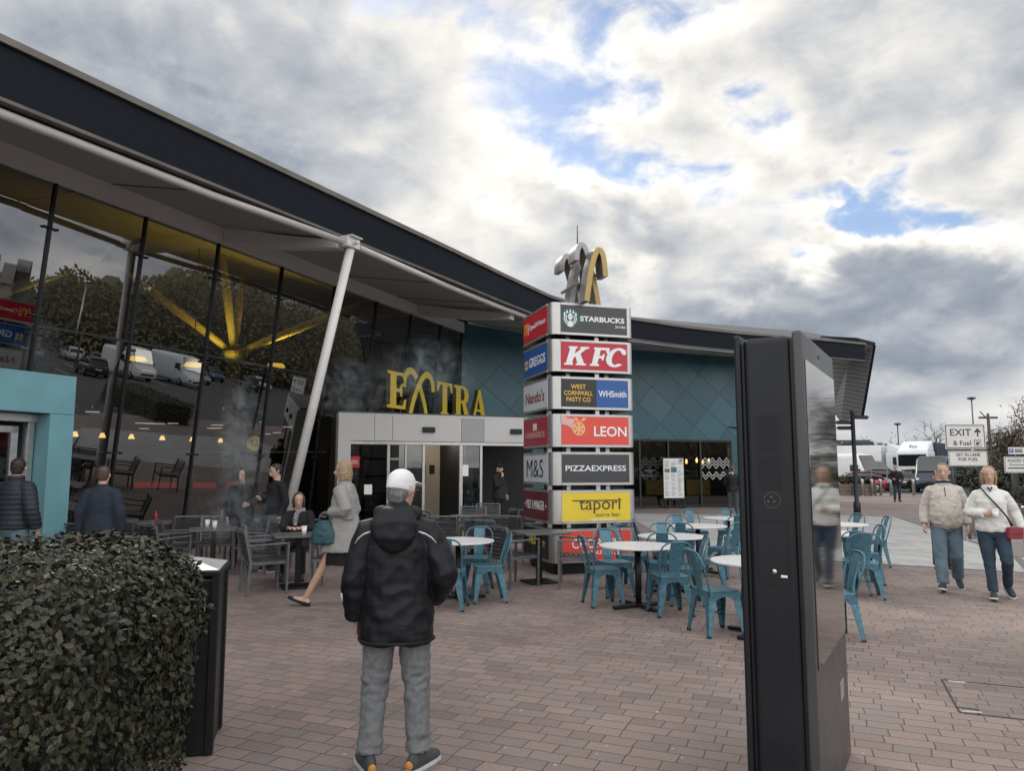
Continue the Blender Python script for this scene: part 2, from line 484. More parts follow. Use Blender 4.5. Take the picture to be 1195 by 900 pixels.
sheet('ground', [(-900, -900), (900, -900), (900, 1600), (-900, 1600)], -0.13, M_['asphalt'])
plaza_pts = [(-40, -12), (11.5, -12), (11.5, 6), (13.2, 14), (16.5, 20), (26, 40), (24, 47.5), (-40, 47.5)]
mb = MB()
n_ = len(plaza_pts)
mb.add([(x, y, 0) for x, y in plaza_pts] + [(x, y, -0.13) for x, y in plaza_pts],
       [tuple(range(n_))] + [(i, n_ + i, n_ + (i + 1) % n_, (i + 1) % n_) for i in range(n_)])
o = mb.build('brick_plaza', M_['brickpave']); o['kind'] = 'structure'
sheet('grey_paving', [(3.6, 13.75), (6.0, 13.42), (8.3, 12.12), (9.6, 14.4), (12.96, 25.25), (11.6, 26.15), (4.0, 27.2)], 0.004, M_['greypave'])
sheet('dark_paving', [(8.34, 12.08), (13.1, 13.9), (16.2, 19.7), (13.4, 25.6), (12.98, 25.24), (9.63, 14.4)], 0.0045, M_['dimpave'])
mb = MB()
for a, b in (((3.6, 13.72), (6.0, 13.39)), ((6.0, 13.39), (8.32, 12.09)), ((8.32, 12.09), (9.62, 14.39)), ((9.62, 14.39), (12.98, 25.25))):
    mb.bar((a[0], a[1], -0.02), (b[0], b[1], -0.02), 0.09, 0.055)
o = mb.build('kerb', mat('edging_strip', (0.12, 0.11, 0.11), 0.85, 0, 0.1, 3)); o['kind'] = 'structure'
# kerb and markings of the car park beyond the paving
mb = MB()
edge = [(11.5, -12), (11.5, 6), (13.2, 14), (16.5, 20), (26, 40), (24, 47.5), (-20, 47.5)]
for a, b in zip(edge[:-1], edge[1:]):
    d = (Vector(b) - Vector(a)).normalized() * 0.06
    mb.bar((a[0], a[1], -0.065), (b[0] - d.x * 0, b[1], -0.065), 0.14, 0.138)
o = mb.build('kerb', M_['kerb']); o['kind'] = 'structure'
mb = MB()
for i in range(12):
    mb.box((58, 2.0 + i * 2.7, -0.123), (4.8, 0.1, 0.004))
    mb.box((47, 2.0 + i * 2.7, -0.123), (4.8, 0.1, 0.004))
for i in range(9):
    mb.box((20.5, -4 + i * 3.2, -0.123), (0.12, 1.6, 0.004), rz=R(-8))
for i in range(10):
    mb.box((14 + i * 4.5, 53.5, -0.123), (2.0, 0.12, 0.004))
o = mb.build('road_markings', M_['paint']); o['kind'] = 'structure'

# ================================================================ THE SERVICE BUILDING
U = Vector((0.38997, 0.92082, 0)); NRM = Vector((0.92082, -0.38997, 0)); ZV = Vector((0, 0, 1))
GT, LEAN = 6.35, 0.107


def FT(Y, z=GT, off=0.0):
    p = Vector((-12.5 + 0.4235 * Y, Y, 0)) - NRM * ((GT - z) * LEAN - off)
    p.z = z
    return p


bld = thing('service_building', 'long dark glass-fronted food hall under a sweeping navy-edged roof, teal wall at its far end', 'building')
M_['glass'] = pane_mat('tinted_glass', (0.31, 0.315, 0.32), 1.6, 0.135)
M_['shopglass'] = pane_mat('shop_glass', (0.42, 0.44, 0.45), 1.5, 0.03)
M_['clearglass'] = pane_mat('clear_glass', (0.75, 0.78, 0.78), 1.5, 0.03)
M_['mull'] = mat('mullion_black', (0.008, 0.009, 0.011), 0.4)
M_['navy'] = mat('navy_fascia', (0.0045, 0.0068, 0.013), 0.55, 0.0, 0.2, 1.5, spec=0.15)
M_['gutter'] = mat('weathered_gutter', (0.13, 0.115, 0.10), 0.6, 0.1, 0.3, 2)
M_['soffit'] = mat('soffit_grey', (0.33, 0.32, 0.31), 0.7, 0, 0.06, 0.7)
M_['bandgrey'] = mat('beam_grey', (0.56, 0.54, 0.525), 0.6, 0, 0.05, 1)
M_['pole'] = mat('pole_white', (0.60, 0.575, 0.55), 0.5, 0, 0.06, 3)
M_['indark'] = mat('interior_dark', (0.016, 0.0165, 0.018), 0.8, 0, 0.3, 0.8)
M_['infloor'] = mat('interior_floor', (0.10, 0.095, 0.09), 0.45, 0, 0.2, 1.0)
M_['ceil'] = mat('interior_ceiling', (0.30, 0.27, 0.20), 0.85, 0, 0.1, 0.5)

YS = [1.6, 3.3, 5.0, 6.7, 8.38, 10.05, 11.73, 13.36, 15.02, 16.84, 18.70, 20.47, 22.22, 23.95, 25.4]
first = {}
for i in range(len(YS) - 1):
    for z0, z1 in ((0.05, 3.98), (4.02, GT)):
        mb = MB(); a, b = YS[i] + 0.02, YS[i + 1] - 0.02
        # the sheets never lie perfectly in one plane
        j = [random.uniform(-0.006, 0.006) for _ in range(4)]
        mb.quad(FT(a, z0, j[0]), FT(b, z0, j[1]), FT(b, z1, j[2]), FT(a, z1, j[3]))
        mb.build('glass_pane', M_['glass'], bld, recalc=False)
for Y in YS:
    mb = MB(); mb.bar(FT(Y, 0.0), FT(Y, GT), 0.042, 0.08, up=NRM)
    for z in (1.95, 3.85, 4.15, 5.6):
        for s in (-1, 1):
            mb.cyl(FT(Y + s * 0.1, z, -0.01), FT(Y + s * 0.1, z, 0.05), 0.022, n=8)
            mb.bar(FT(Y, z, 0.045), FT(Y + s * 0.1, z, 0.045), 0.02)
    mb.build('mullion', M_['mull'], bld)
mb = MB(); mb.bar(FT(YS[0], 4.0, 0.008), FT(YS[-1], 4.0, 0.008), 0.035, 0.035); mb.build('transom', M_['mull'], bld)

# roof: eave line and the line where the soffit meets the wall
EAVE = [(-11.9, -1.63), (-8.6, 4.42), (-6.33, 8.59), (-4.72, 11.56), (-3.1, 14.54), (-1.42, 17.65), (-0.2, 20.0), (1.13, 22.4), (2.6, 24.35), (4.39, 26.0),
        (6.59, 27.5), (9.09, 28.81), (12.98, 30.3), (15.2, 31.35)]
WALL = [(-1.75, 25.4), (1.4, 28.15), (4.0, 30.0), (9.0, 31.8), (13.4, 33.5)]
INNER = []
for x, y in EAVE[:8]:
    d = (Vector((x, y, 0)) - FT(0, GT) * 1.0); d.z = 0
    q = Vector((x, y, 0)) - NRM * d.dot(NRM)
    INNER.append((q.x, q.y, 6.70))
INNER += [(-0.9, 26.1, 6.72), (1.4, 28.1, 6.62), (4.0, 29.95, 6.55), (8.2, 31.45, 6.5), (11.6, 32.75, 6.5), (13.4, 33.45, 6.5)]
nE = len(EAVE)


def out2(i):
    a = Vector(EAVE[max(i - 1, 0)]); b = Vector(EAVE[min(i + 1, nE - 1)]); t = (b - a).normalized()
    return Vector((t.y, -t.x, 0))


mb = MB(); v = []
for i, (x, y) in enumerate(EAVE):
    o2 = out2(i)
    v += [Vector((x, y, 6.93)), Vector((x, y, 6.27)) - o2 * 0.06, Vector((x, y, 6.27)) - o2 * 0.16, Vector((x, y, 6.93)) - o2 * 0.12]
mb.add(v, [(4 * i + k, 4 * i + (k + 1) % 4, 4 * i + 4 + (k + 1) % 4, 4 * i + 4 + k) for i in range(nE - 1) for k in range(4)])
mb.build('fascia', M_['navy'], bld)
mb = MB(); v = []
for i, (x, y) in enumerate(EAVE):
    o2 = out2(i); p = Vector((x, y, 0))
    v += [p + o2 * 0.06 + ZV * 7.01, p + o2 * 0.06 + ZV * 6.915, p - o2 * 0.14 + ZV * 6.933, p - o2 * 0.14 + ZV * 7.04]
mb.add(v, [(4 * i + k, 4 * i + (k + 1) % 4, 4 * i + 4 + (k + 1) % 4, 4 * i + 4 + k) for i in range(nE - 1) for k in range(4)])
mb.build('gutter', M_['gutter'], bld)
mb = MB(); v = []
for i, (x, y) in enumerate(EAVE):
    o2 = out2(i); p = Vector((x, y, 0))
    v += [p - o2 * 0.045 + ZV * 6.266, p - o2 * 0.05 + ZV * 6.22, p - o2 * 0.2 + ZV * 6.22, p - o2 * 0.2 + ZV * 6.266]
mb.add(v, [(4 * i + k, 4 * i + (k + 1) % 4, 4 * i + 4 + (k + 1) % 4, 4 * i + 4 + k) for i in range(nE - 1) for k in range(4)])
mb.build('drip_edge', M_['gutter'], bld)
mb = MB(); v = []
for i, (x, y) in enumerate(EAVE):
    o2 = out2(i); p = Vector((x, y, 0)) - o2 * 0.2; q = Vector(INNER[i]); m1 = p.lerp(q, 0.5)
    v += [p + ZV * 6.20, Vector((m1.x, m1.y, 6.45)), q]
mb.add(v, [(3 * i + k, 3 * i + k + 1, 3 * i + 4 + k, 3 * i + 3 + k) for i in range(nE - 1) for k in range(2)])
mb.build('soffit', M_['soffit'], bld)
# panel joints of the soffit
M_['gap'] = mat('joint_shadow_gap', (0.05, 0.05, 0.05), 0.9)
for i in range(1, nE - 1):
    mb = MB()
    for t in (0.0,):
        a = Vector((*EAVE[i], 6.185)) - out2(i) * 0.22; q = Vector(INNER[i]); m1 = a.lerp(q, 0.5); m1.z = 6.438
        q2 = q.copy(); q2.z -= 0.012
        mb.bar(a, m1, 0.018, 0.01); mb.bar(m1, q2, 0.018, 0.01)
    mb.build('soffit_joint', M_['gap'], bld)
mb = MB(); v = []
for i, (x, y) in enumerate(EAVE):
    q = Vector(INNER[i]); d = (q - Vector((x, y, q.z))).normalized()
    v += [Vector((x, y, 7.06)) + d * 0.12, q + ZV * 1.4, q + d * 14 + ZV * 3.0]
mb.add(v, [(3 * i + k, 3 * i + k + 1, 3 * i + 4 + k, 3 * i + 3 + k) for i in range(nE - 1) for k in range(2)])
mb.build('roof', M_['darkgrey'], bld)
mb = MB()
v = []
for Y in (YS[0], 25.4):
    v += [FT(Y, GT, 0.09), FT(Y, 6.71, 0.05), FT(Y, 6.71, -0.12), FT(Y, GT, -0.12)]
mb.add(v, [(k, (k + 1) % 4, 4 + (k + 1) % 4, 4 + k) for k in range(4)] + [(0, 3, 2, 1), (4, 5, 6, 7)])
mb.build('head_beam', M_['bandgrey'], bld)
# eave tubes, leaning column, outriggers
M_['tube'] = mat('tube_grey', (0.46, 0.435, 0.415), 0.5, 0, 0.08, 2)
HEAD = Vector((-3.2, 14.2, 5.98))
tub = [Vector((x, y, 6.12)) - out2(i) * 0.20 for i, (x, y) in enumerate(EAVE)]
for seg in (tub[0:4] + [HEAD + Vector((-0.12, -0.22, 0.1))], [HEAD + Vector((0.12, 0.22, 0.1))] + tub[5:8]):
    mb = MB(); mb.loft(seg, 0.066, 12); mb.build('eave_tube', M_['tube'], bld)
base = Vector((-4.45, 14.25, 0))
mb = MB(); mb.loft([base, HEAD], [0.088, 0.088], 20); mb.build('support_column', M_['pole'], bld)
mb = MB(); mb.cyl(base, base + Vector((0, 0, 0.03)), 0.24, n=24); mb.build('column_foot', M_['darkgrey'], bld)
mb = MB()
mb.box(HEAD + Vector((0, 0, 0.12)), (0.19, 0.36, 0.20), rz=R(-28)); mb.box(HEAD + Vector((0.02, 0, 0.235)), (0.30, 0.34, 0.03), rz=R(-28))
mb.cyl(HEAD + Vector((0.10, -0.08, 0.1)), HEAD + Vector((0.19, -0.15, 0.1)), 0.035, n=10)
mb.build('column_head', M_['pole'], bld, 0.012)


def rib(a, b, name='outrigger'):
    mb = MB(); a, b = Vector(a), Vector(b); m1 = a.lerp(b, 0.5) + Vector((0, 0, -0.05))
    t = (b - a).normalized(); sdv = t.cross(ZV).normalized()
    v = []
    for p, h in ((a, 0.34), (m1, 0.27), (b, 0.16)):
        for i, j in ((-1, -1), (1, -1), (1, 1), (-1, 1)):
            v.append(p + sdv * (i * 0.13) + ZV * (j * h / 2))
    f = []
    for k in (0, 4):
        f += [(k + q, k + (q + 1) % 4, k + 4 + (q + 1) % 4, k + 4 + q) for q in range(4)]
    mb.add(v, f + [(0, 3, 2, 1), (8, 9, 10, 11)])
    mb.build(name, M_['bandgrey'], bld, 0.01)


rib(FT(15.15, 6.56, 0.07), HEAD + Vector((-0.2, 0.0, 0.08)))
rib(FT(22.6, 6.56, 0.07), (0.0, 21.0, 6.02))
rib(FT(7.6, 6.56, 0.07), (-6.75, 8.6, 6.02))

# the downturned tip of the roof
wing = [dirpx(1020, 403), dirpx(1006, 486), dirpx(983, 493), dirpx(991, 425), dirpx(968, 422), dirpx(958, 396), dirpx(1000, 398), dirpx(973, 478)]
dep = [31.9, 33.2, 34.3, 33.4, 34.6, 31.0, 31.2, 35.2]
wv = [Vector((d.x / d.y * y, y, EYE + d.z / d.y * y)) for d, y in zip(wing, dep)]
M_['wing'] = bpy.data.materials.new('striped_soffit_metal'); M_['wing'].use_nodes = True
nt = M_['wing'].node_tree; bb = nt.nodes['Principled BSDF']
tc = nt.nodes.new('ShaderNodeTexCoord'); wvn = nt.nodes.new('ShaderNodeTexWave'); wvn.inputs['Scale'].default_value = 2.2; wvn.inputs['Distortion'].default_value = 1.5; wvn.inputs['Detail'].default_value = 3
mp = nt.nodes.new('ShaderNodeMapping'); mp.inputs['Rotation'].default_value = (0.4, 0.9, 0.3)
nt.links.new(tc.outputs['Object'], mp.inputs[0]); nt.links.new(mp.outputs[0], wvn.inputs[0])
rp = nt.nodes.new('ShaderNodeValToRGB'); rp.color_ramp.elements[0].color = (0.17, 0.17, 0.175, 1); rp.color_ramp.elements[1].color = (0.30, 0.295, 0.29, 1)
nt.links.new(wvn.outputs[0], rp.inputs[0]); nt.links.new(rp.outputs[0], bb.inputs['Base Color']); bb.inputs['Roughness'].default_value = 0.45; bb.inputs['Metallic'].default_value = 0.15
mb = MB()
mb.add(wv, [(0, 1, 2, 3), (6, 0, 3, 4), (5, 6, 4), (3, 2, 7, 4)])
ow = mb.build('roof_tip', M_['wing'], bld, recalc=True)
md = ow.modifiers.new('thick', 'SOLIDIFY'); md.thickness = 0.18; md.offset = 0
mb = MB(); mb.bar(wv[0], wv[1], 0.1, 0.14); mb.bar(wv[6] + ZV * 0.04, wv[0] + ZV * 0.04, 0.12, 0.16); mb.bar(wv[5] + ZV * 0.05, wv[6] + ZV * 0.05, 0.12, 0.16)
mb.bar(wv[3], wv[2], 0.1, 0.1); mb.build('tip_trim', M_['navy'], bld)

# teal wall with diagonal tiles
m = bpy.data.materials.new('teal_tiles'); m.use_nodes = True
nt = m.node_tree; bb = nt.nodes['Principled BSDF']; N, L = nt.nodes, nt.links
tc = N.new('ShaderNodeTexCoord'); sp = N.new('ShaderNodeSeparateXYZ'); cb = N.new('ShaderNodeCombineXYZ')
L.new(tc.outputs['Object'], sp.inputs[0]); L.new(sp.outputs[0], cb.inputs[0]); L.new(sp.outputs[2], cb.inputs[1])
mp = N.new('ShaderNodeMapping'); mp.inputs['Rotation'].default_value = (0, 0, R(40)); L.new(cb.outputs[0], mp.inputs[0])
br = N.new('ShaderNodeTexBrick'); br.offset = 0.0; br.inputs['Scale'].default_value = 1; br.inputs['Brick Width'].default_value = 1.25; br.inputs['Row Height'].default_value = 0.95
br.inputs['Mortar Size'].default_value = 0.012; br.inputs['Color1'].default_value = (0.021, 0.080, 0.104, 1); br.inputs['Color2'].default_value = (0.034, 0.115, 0.144, 1)
br.inputs['Mortar'].default_value = (0.016, 0.055, 0.070, 1); L.new(mp.outputs[0], br.inputs[0])
L.new(br.outputs[0], bb.inputs['Base Color']); bb.inputs['Roughness'].default_value = 0.38
nz = N.new('ShaderNodeTexNoise'); nz.inputs['Scale'].default_value = 0.8; nz.inputs['Detail'].default_value = 6; L.new(tc.outputs['Object'], nz.inputs[0])
mr = N.new('ShaderNodeMapRange'); L.new(nz.outputs[0], mr.inputs[0]); mr.inputs[3].default_value = 0.25; mr.inputs[4].default_value = 0.5; L.new(mr.outputs[0], bb.inputs['Roughness'])
bp = N.new('ShaderNodeBump'); bp.inputs['Distance'].default_value = 0.01; L.new(br.outputs['Fac'], bp.inputs['Height']); bp.invert = True; L.new(bp.outputs[0], bb.inputs['Normal'])
M_['tiles'] = m
WIN = [X_at(700, 31.0), X_at(857, 31.4)]


def wall_y(x):
    for (a, b) in zip(WALL[:-1], WALL[1:]):
        if a[0] <= x <= b[0]: return a[1] + (b[1] - a[1]) * (x - a[0]) / (b[0] - a[0])
    return WALL[-1][1]


mb = MB()
xs = sorted({w[0] for w in WALL} | set(WIN))
for a, b in zip(xs[:-1], xs[1:]):
    inw = a >= WIN[0] - 1e-6 and b <= WIN[1] + 1e-6
    z0 = 2.84 if inw else 0.0
    p, q = Vector((a, wall_y(a), z0)), Vector((b, wall_y(b), z0)); nn = Vector((b - a, wall_y(b) - wall_y(a), 0)).normalized(); nn = Vector((-nn.y, nn.x, 0)) * 0.25
    top = 6.7
    P4 = [p, q, Vector((q.x, q.y, top)), Vector((p.x, p.y, top))]
    mb.add(P4 + [k + nn for k in P4], [(0, 1, 2, 3), (7, 6, 5, 4), (0, 3, 7, 4), (1, 5, 6, 2), (0, 4, 5, 1)])
mb.build('tiled_wall', M_['tiles'], bld, recalc=True)
mb = MB(); p = Vector((13.4, 33.5, 0)); mb.add([p, p + Vector((1.2, 7, 0)), p + Vector((1.2, 7, 6.7)), p + ZV * 6.7], [(0, 1, 2, 3)]); mb.build('end_wall', M_['palegrey'], bld)
# cafe window
wf = MB(); xa, xb = WIN
ya, yb = wall_y(xa), wall_y(xb)


def WP(t, z, off=0.0):
    x = xa + (xb - xa) * t
    return Vector((x, wall_y(x) - off, z))


for t in (0.0, 0.27, 0.49, 0.745, 1.0):
    wf.bar(WP(t, 0, 0.0), WP(t, 2.84, 0.0), 0.07, 0.1, up=(0, 1, 0))
wf.bar(WP(0, 2.8), WP(0.49, 2.8), 0.1, 0.08); wf.bar(WP(0.49, 2.8), WP(1, 2.8), 0.1, 0.08); wf.bar(WP(0, 0.05), WP(0.49, 0.05), 0.1, 0.1); wf.bar(WP(0.49, 0.05), WP(1, 0.05), 0.1, 0.1)
cw = wf.build('cafe_window', M_['mull'], bld)
mb = MB(); mb.quad(WP(0, 0.1, -0.03), WP(0.49, 0.1, -0.03), WP(0.49, 2.76, -0.03), WP(0, 2.76, -0.03)); mb.quad(WP(0.49, 0.1, -0.03), WP(1, 0.1, -0.03), WP(1, 2.76, -0.03), WP(0.49, 2.76, -0.03))
mb.build('pane', M_['shopglass'], cw)
M_['decal'] = mat('frosted_decal', (0.42, 0.42, 0.42), 0.7)
for c0, c1 in ((0.28, 0.47), (0.755, 0.99)):
    mb = MB()
    for r in range(5):
        zc = 1.62 + (r - 2) * 0.13
        k = 4 if c1 - c0 > 0.2 else 3
        for j in range(k):
            t0 = c0 + (c1 - c0) * j / k; t1 = c0 + (c1 - c0) * (j + 0.5) / k; t2 = c0 + (c1 - c0) * (j + 1) / k
            up = 0.2
            wd = 0.028 if r != 2 else 0.028
            for (ta, za, tb, zb) in ((t0, zc, t1, zc + up), (t1, zc + up, t2, zc)):
                s_ = 1 if r >= 2 else -1
                pa, pb = WP(ta, zc + s_ * (za - zc), -0.02), WP(tb, zc + s_ * (zb - zc), -0.02)
                mb.bar(pa, pb, 0.004, 0.035, up=(0, 0, 1))
    mb.build('chevron_decal', M_['decal'], cw)
# cafe interior
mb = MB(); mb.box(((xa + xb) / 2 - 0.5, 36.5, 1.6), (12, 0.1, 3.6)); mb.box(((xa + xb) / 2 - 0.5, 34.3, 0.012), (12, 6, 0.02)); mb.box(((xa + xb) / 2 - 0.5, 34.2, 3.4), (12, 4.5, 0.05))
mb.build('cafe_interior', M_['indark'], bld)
mb = MB()
M_['counteryellow'] = mat('cafe_counter_panel', (0.34, 0.23, 0.06), 0.6, 0, 0.3, 5)
for x, y in ((X_at(765, 34.5), 34.5), (X_at(812, 34.5), 34.5)):
    mb.box((x, y, 0.75), (1.1, 0.4, 0.7))
mb.build('cafe_counter', M_['counteryellow'], bld, 0.02)
mb = MB()
for px, dz in ((800, 0), (812, 0.05), (819, -0.03), (826, 0.03)):
    x = X_at(px, 33.6); mb.cyl((x, 33.6, 2.05 + dz), (x, 33.6, 3.38), 0.008, n=6, mi=1); mb.loft([(x, 33.6, 1.83 + dz), (x, 33.6, 1.95 + dz), (x, 33.6, 2.05 + dz)], [0.03, 0.06, 0.02], 10)
mb.build('pendant_lamp', [M_['lampglow'], M_['black']], bld)

# inside the hall
def IN(Y, z, x0):
    return Vector((x0 + 0.4235 * Y, Y, z))


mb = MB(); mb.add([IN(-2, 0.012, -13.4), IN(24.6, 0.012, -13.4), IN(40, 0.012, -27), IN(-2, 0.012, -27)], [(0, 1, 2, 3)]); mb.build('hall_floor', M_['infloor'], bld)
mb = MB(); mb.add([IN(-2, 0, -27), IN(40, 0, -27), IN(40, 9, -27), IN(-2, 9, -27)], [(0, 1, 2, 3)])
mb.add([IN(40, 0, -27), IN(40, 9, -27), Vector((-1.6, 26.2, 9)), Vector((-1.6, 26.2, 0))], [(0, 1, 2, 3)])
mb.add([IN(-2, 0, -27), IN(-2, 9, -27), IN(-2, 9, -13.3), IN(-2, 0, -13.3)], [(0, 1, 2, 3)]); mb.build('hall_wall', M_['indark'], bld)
mb = MB(); mb.add([IN(-2, 6.79, -12.65), IN(25.4, 6.79, -12.65), IN(33, 8.35, -19), IN(-2, 8.35, -19), IN(-2, 8.6, -27), IN(40, 8.6, -27)], [(0, 1, 2, 3), (3, 2, 5, 4)]); mb.build('hall_ceiling', M_['ceil'], bld)
M_['strutyellow'] = mat('yellow_lit_strut', (0.62, 0.52, 0.22), 0.5)  # white struts; the yellow of the uplights is put into their colour


M_['colgrey'] = mat('column_grey', (0.16, 0.165, 0.17), 0.6, 0, 0.1, 3)


def tree_column(h, ends, foot_r=0.2):
    mb = MB(); mb.cyl((h[0], h[1], 0), h, foot_r, foot_r, 18, mi=1)
    mb.loft([Vector(h) - ZV * 0.25, Vector(h) + ZV * 0.05], [0.22, 0.34], 16, mi=0)
    for e in ends: mb.loft([h, Vector(h).lerp(Vector(e), 0.5), e], [0.09, 0.13, 0.08], 12)
    mb.build('branching_column', [M_['strutyellow'], M_['colgrey']], bld)


tree_column((-8.05, 21.1, 4.95), [(-8.75, 21.6, 8.3), (-11.2, 20.3, 7.4), (-4.75, 22.6, 6.75), (-9.0, 24.0, 8.2)])
tree_column((-10.7, 14.4, 4.95), [(-11.3, 14.9, 8.2), (-13.3, 13.6, 7.6), (-8.6, 16.6, 6.9)])
mb = MB()
for px in (88, 120, 154, 190, 225, 258):
    d = dirpx(px, 500); k = d.x / d.y; Y = 24.0 / (0.4235 - k); p = Vector((k * Y, Y, 2.75))
    mb.loft([p - ZV * .09, p + ZV * .07], [.11, .05], 10, mi=0); mb.box(p + ZV * 0.10, (0.2, 0.14, 0.04), mi=1, rz=R(-67))
mb.build('wall_lamp', [M_['lampglow'], M_['black']], bld)
ctr = MB()
a, b = Vector((X_at(150, 20.5), 20.5, 0)), Vector((X_at(300, 20.5), 20.5, 0))
ctr.bar(a + ZV * 0.5, b + ZV * 0.5, 0.7, 1.0, mi=0); ctr.bar(a + ZV * 1.03, b + ZV * 1.03, 0.8, 0.05, mi=2)
for t0, t1 in ((0.1, 0.42), (0.55, 0.72), (0.8, 0.95)):
    p, q = a.lerp(b, t0), a.lerp(b, t1); off = Vector((0, -0.2, 1.2)); ctr.bar(p + off, q + off, 0.04, 0.16, mi=1)
ctr.build('serving_counter', [M_['indark'], mat('red_menu_strip', (0.5, 0.02, 0.02), 0.4, emit=(0.8, 0.03, 0.03), estr=0.25), M_['darkgrey']], bld)
mb = MB(); p, q = Vector((X_at(84, 20), 20, 2.1)), Vector((X_at(392, 20), 20, 2.1)); mb.bar(p, q, 0.04, 0.05); mb.build('hanging_rail', M_['alu'], bld)
M_['downlight'] = mat('ceiling_downlight', (0.8, 0.8, 0.8), 0.5, emit=(1, 0.93, 0.82), estr=0.75)
mb = MB(); random.seed(11)
for i in range(26):
    Y = random.uniform(14, 34); x0 = random.uniform(-24, -17.5); p = IN(Y, random.choice([3.0, 3.05, 3.5]), x0)
    mb.box(p, (random.choice([0.2, 0.3, 0.5]), 0.06, 0.03), mi=0, rz=R(random.choice([0, 23])))
    mb.cyl(p, p + ZV * 3.6, 0.006, n=4, mi=1)
mb.build('strip_light', [M_['downlight'], M_['black']], bld)
mb = MB()
for (px, py, Y) in ((226, 425, 19.5), (322, 426, 20.5), (160, 418, 20.5)):
    d = dirpx(px, py); p = Vector((d.x / d.y * Y, Y, EYE + d.z / d.y * Y)); mb.cyl(p - ZV * 0.06, p + ZV * 0.03, 0.26, 0.2, 18, mi=0); mb.cyl(p, p + ZV * 3.2, 0.012, n=6, mi=1)
mb.build('uplighter', [mat('amber_lamp', (0.9, 0.6, 0.1), 0.5, emit=(1.0, 0.62, 0.06), estr=1.6), M_['black']], bld)


def lamp(loc, e, col, r=0.3):
    up = col[2] < 0.3
    l = bpy.data.lights.new('hall_lamp', 'SPOT' if up else 'POINT'); l.energy = e; l.color = col; l.shadow_soft_size = r
    o = bpy.data.objects.new('hall_lamp', l); C.objects.link(o); o.location = loc
    if up: l.spot_size = R(125); l.spot_blend = 0.8; o.rotation_euler = (PI, 0, 0)
    return o


lamp((-8.0, 20.3, 4.6), 300, (1.0, 0.72, 0.10)); lamp((-6.9, 21.9, 4.9), 210, (1.0, 0.72, 0.10)); lamp((-9.9, 15.6, 4.6), 22, (1.0, 0.75, 0.16)); lamp((-9.6, 18.2, 4.9), 90, (1.0, 0.72, 0.12))
lamp((-9.5, 26.0, 2.6), 40, (1.0, 0.8, 0.55)); lamp((-13, 20.0, 2.6), 35, (1.0, 0.8, 0.55))
lamp((X_at(812, 33.2), 33.2, 2.4), 14, (1.0, 0.75, 0.4), 0.15)

# teal side doorway
A = Vector((-6.72, 11.3, 0))
M_['tealbox'] = mat('pale_teal_cladding', (0.135, 0.30, 0.34), 0.45, 0, 0.12, 1.5)
dw = MB()
def DB(s0, s1, z0, z1, d0, d1, mb, mi=0):
    """box along the doorway: s back along the front, d in from its face"""
    v = [A - U * s - NRM * d + ZV * z for z in (z0, z1) for d in (d0, d1) for s in (s0, s1)]
    mb.add(v, [(0, 2, 3, 1), (4, 5, 7, 6), (0, 1, 5, 4), (2, 6, 7, 3), (0, 4, 6, 2), (1, 3, 7, 5)], mi)
DB(0, 0.38, 0, 2.485, 0, 1.7, dw); DB(0, 3.3, 2.49, 3.08, 0, 1.9, dw); DB(2.92, 3.3, 0, 2.485, 0, 1.7, dw)
dway = dw.build('side_doorway', M_['tealbox'], bld, 0.006)
mb = MB()
DB(0.40, 0.50, 0, 2.40, 0.30, 0.42, mb); DB(0.385, 2.9, 2.36, 2.48, 0.25, 0.42, mb); DB(0.56, 0.66, 0, 2.3, 0.42, 0.5, mb); DB(1.6, 1.7, 0, 2.3, 0.42, 0.5, mb); DB(2.8, 2.9, 0, 2.4, 0.3, 0.42, mb); DB(0.56, 1.7, 2.2, 2.3, 0.42, 0.5, mb); DB(0.56, 1.7, 0.02, 0.14, 0.42, 0.5, mb)
mb.build('door_frame', M_['alu'], dway, 0.004)
for s0, s1, z0, z1 in ((0.66, 1.6, 0.14, 2.2), (1.7, 2.8, 0.02, 2.3)):
    mb = MB(); DB(s0, s1, z0, z1, 0.455, 0.465, mb); mb.build('door_pane', M_['shopglass'], dway)

# entrance lobby
E0 = Vector((-4.36, 18.5, 0)); PD = Vector((0.9155, 0.4024, 0)); PN = Vector((0.4024, -0.9155, 0))


def pS(px):
    d = dirpx(px, 510); k = d.x / d.y
    return (k * E0.y - E0.x) / (PD.x - k * PD.y)


def PB(s0, s1, z0, z1, d0, d1, mb, mi=0):
    v = [E0 + PD * s - PN * d + ZV * z for z in (z0, z1) for d in (d0, d1) for s in (s0, s1)]
    mb.add(v, [(0, 2, 3, 1), (4, 5, 7, 6), (0, 1, 5, 4), (2, 6, 7, 3), (0, 4, 6, 2), (1, 3, 7, 5)], mi)


M_['portal'] = mat('portal_panel', (0.47, 0.455, 0.44), 0.5, 0.1, 0.05, 0.8)
M_['portal2'] = mat('portal_panel_dark', (0.30, 0.30, 0.30), 0.5, 0.1, 0.1, 0.8)  # one header panel is darker than its neighbours
SE = 7.0
mb = MB()
cuts = [0.32, pS(437), pS(458), pS(538.6), pS(565), pS(640), SE]
for i in range(len(cuts) - 1):
    PB(cuts[i] + 0.004, cuts[i + 1] - 0.004, 2.36, 3.0, 0.0, 0.25, mb, 1 if i == 3 else 0)
PB(0, 0.32, 0, 3.02, -0.03, 0.3, mb); PB(0, SE, 3.0, 3.06, 0.0, 0.3, mb)
ent = mb.build('entrance_lobby', [M_['portal'], M_['portal2']], bld, 0.006)
mb = MB(); PB(0.0, SE, 3.061, 3.1, 0.05, 4.5, mb); mb.build('lobby_roof', M_['darkgrey'], ent)
mb = MB()
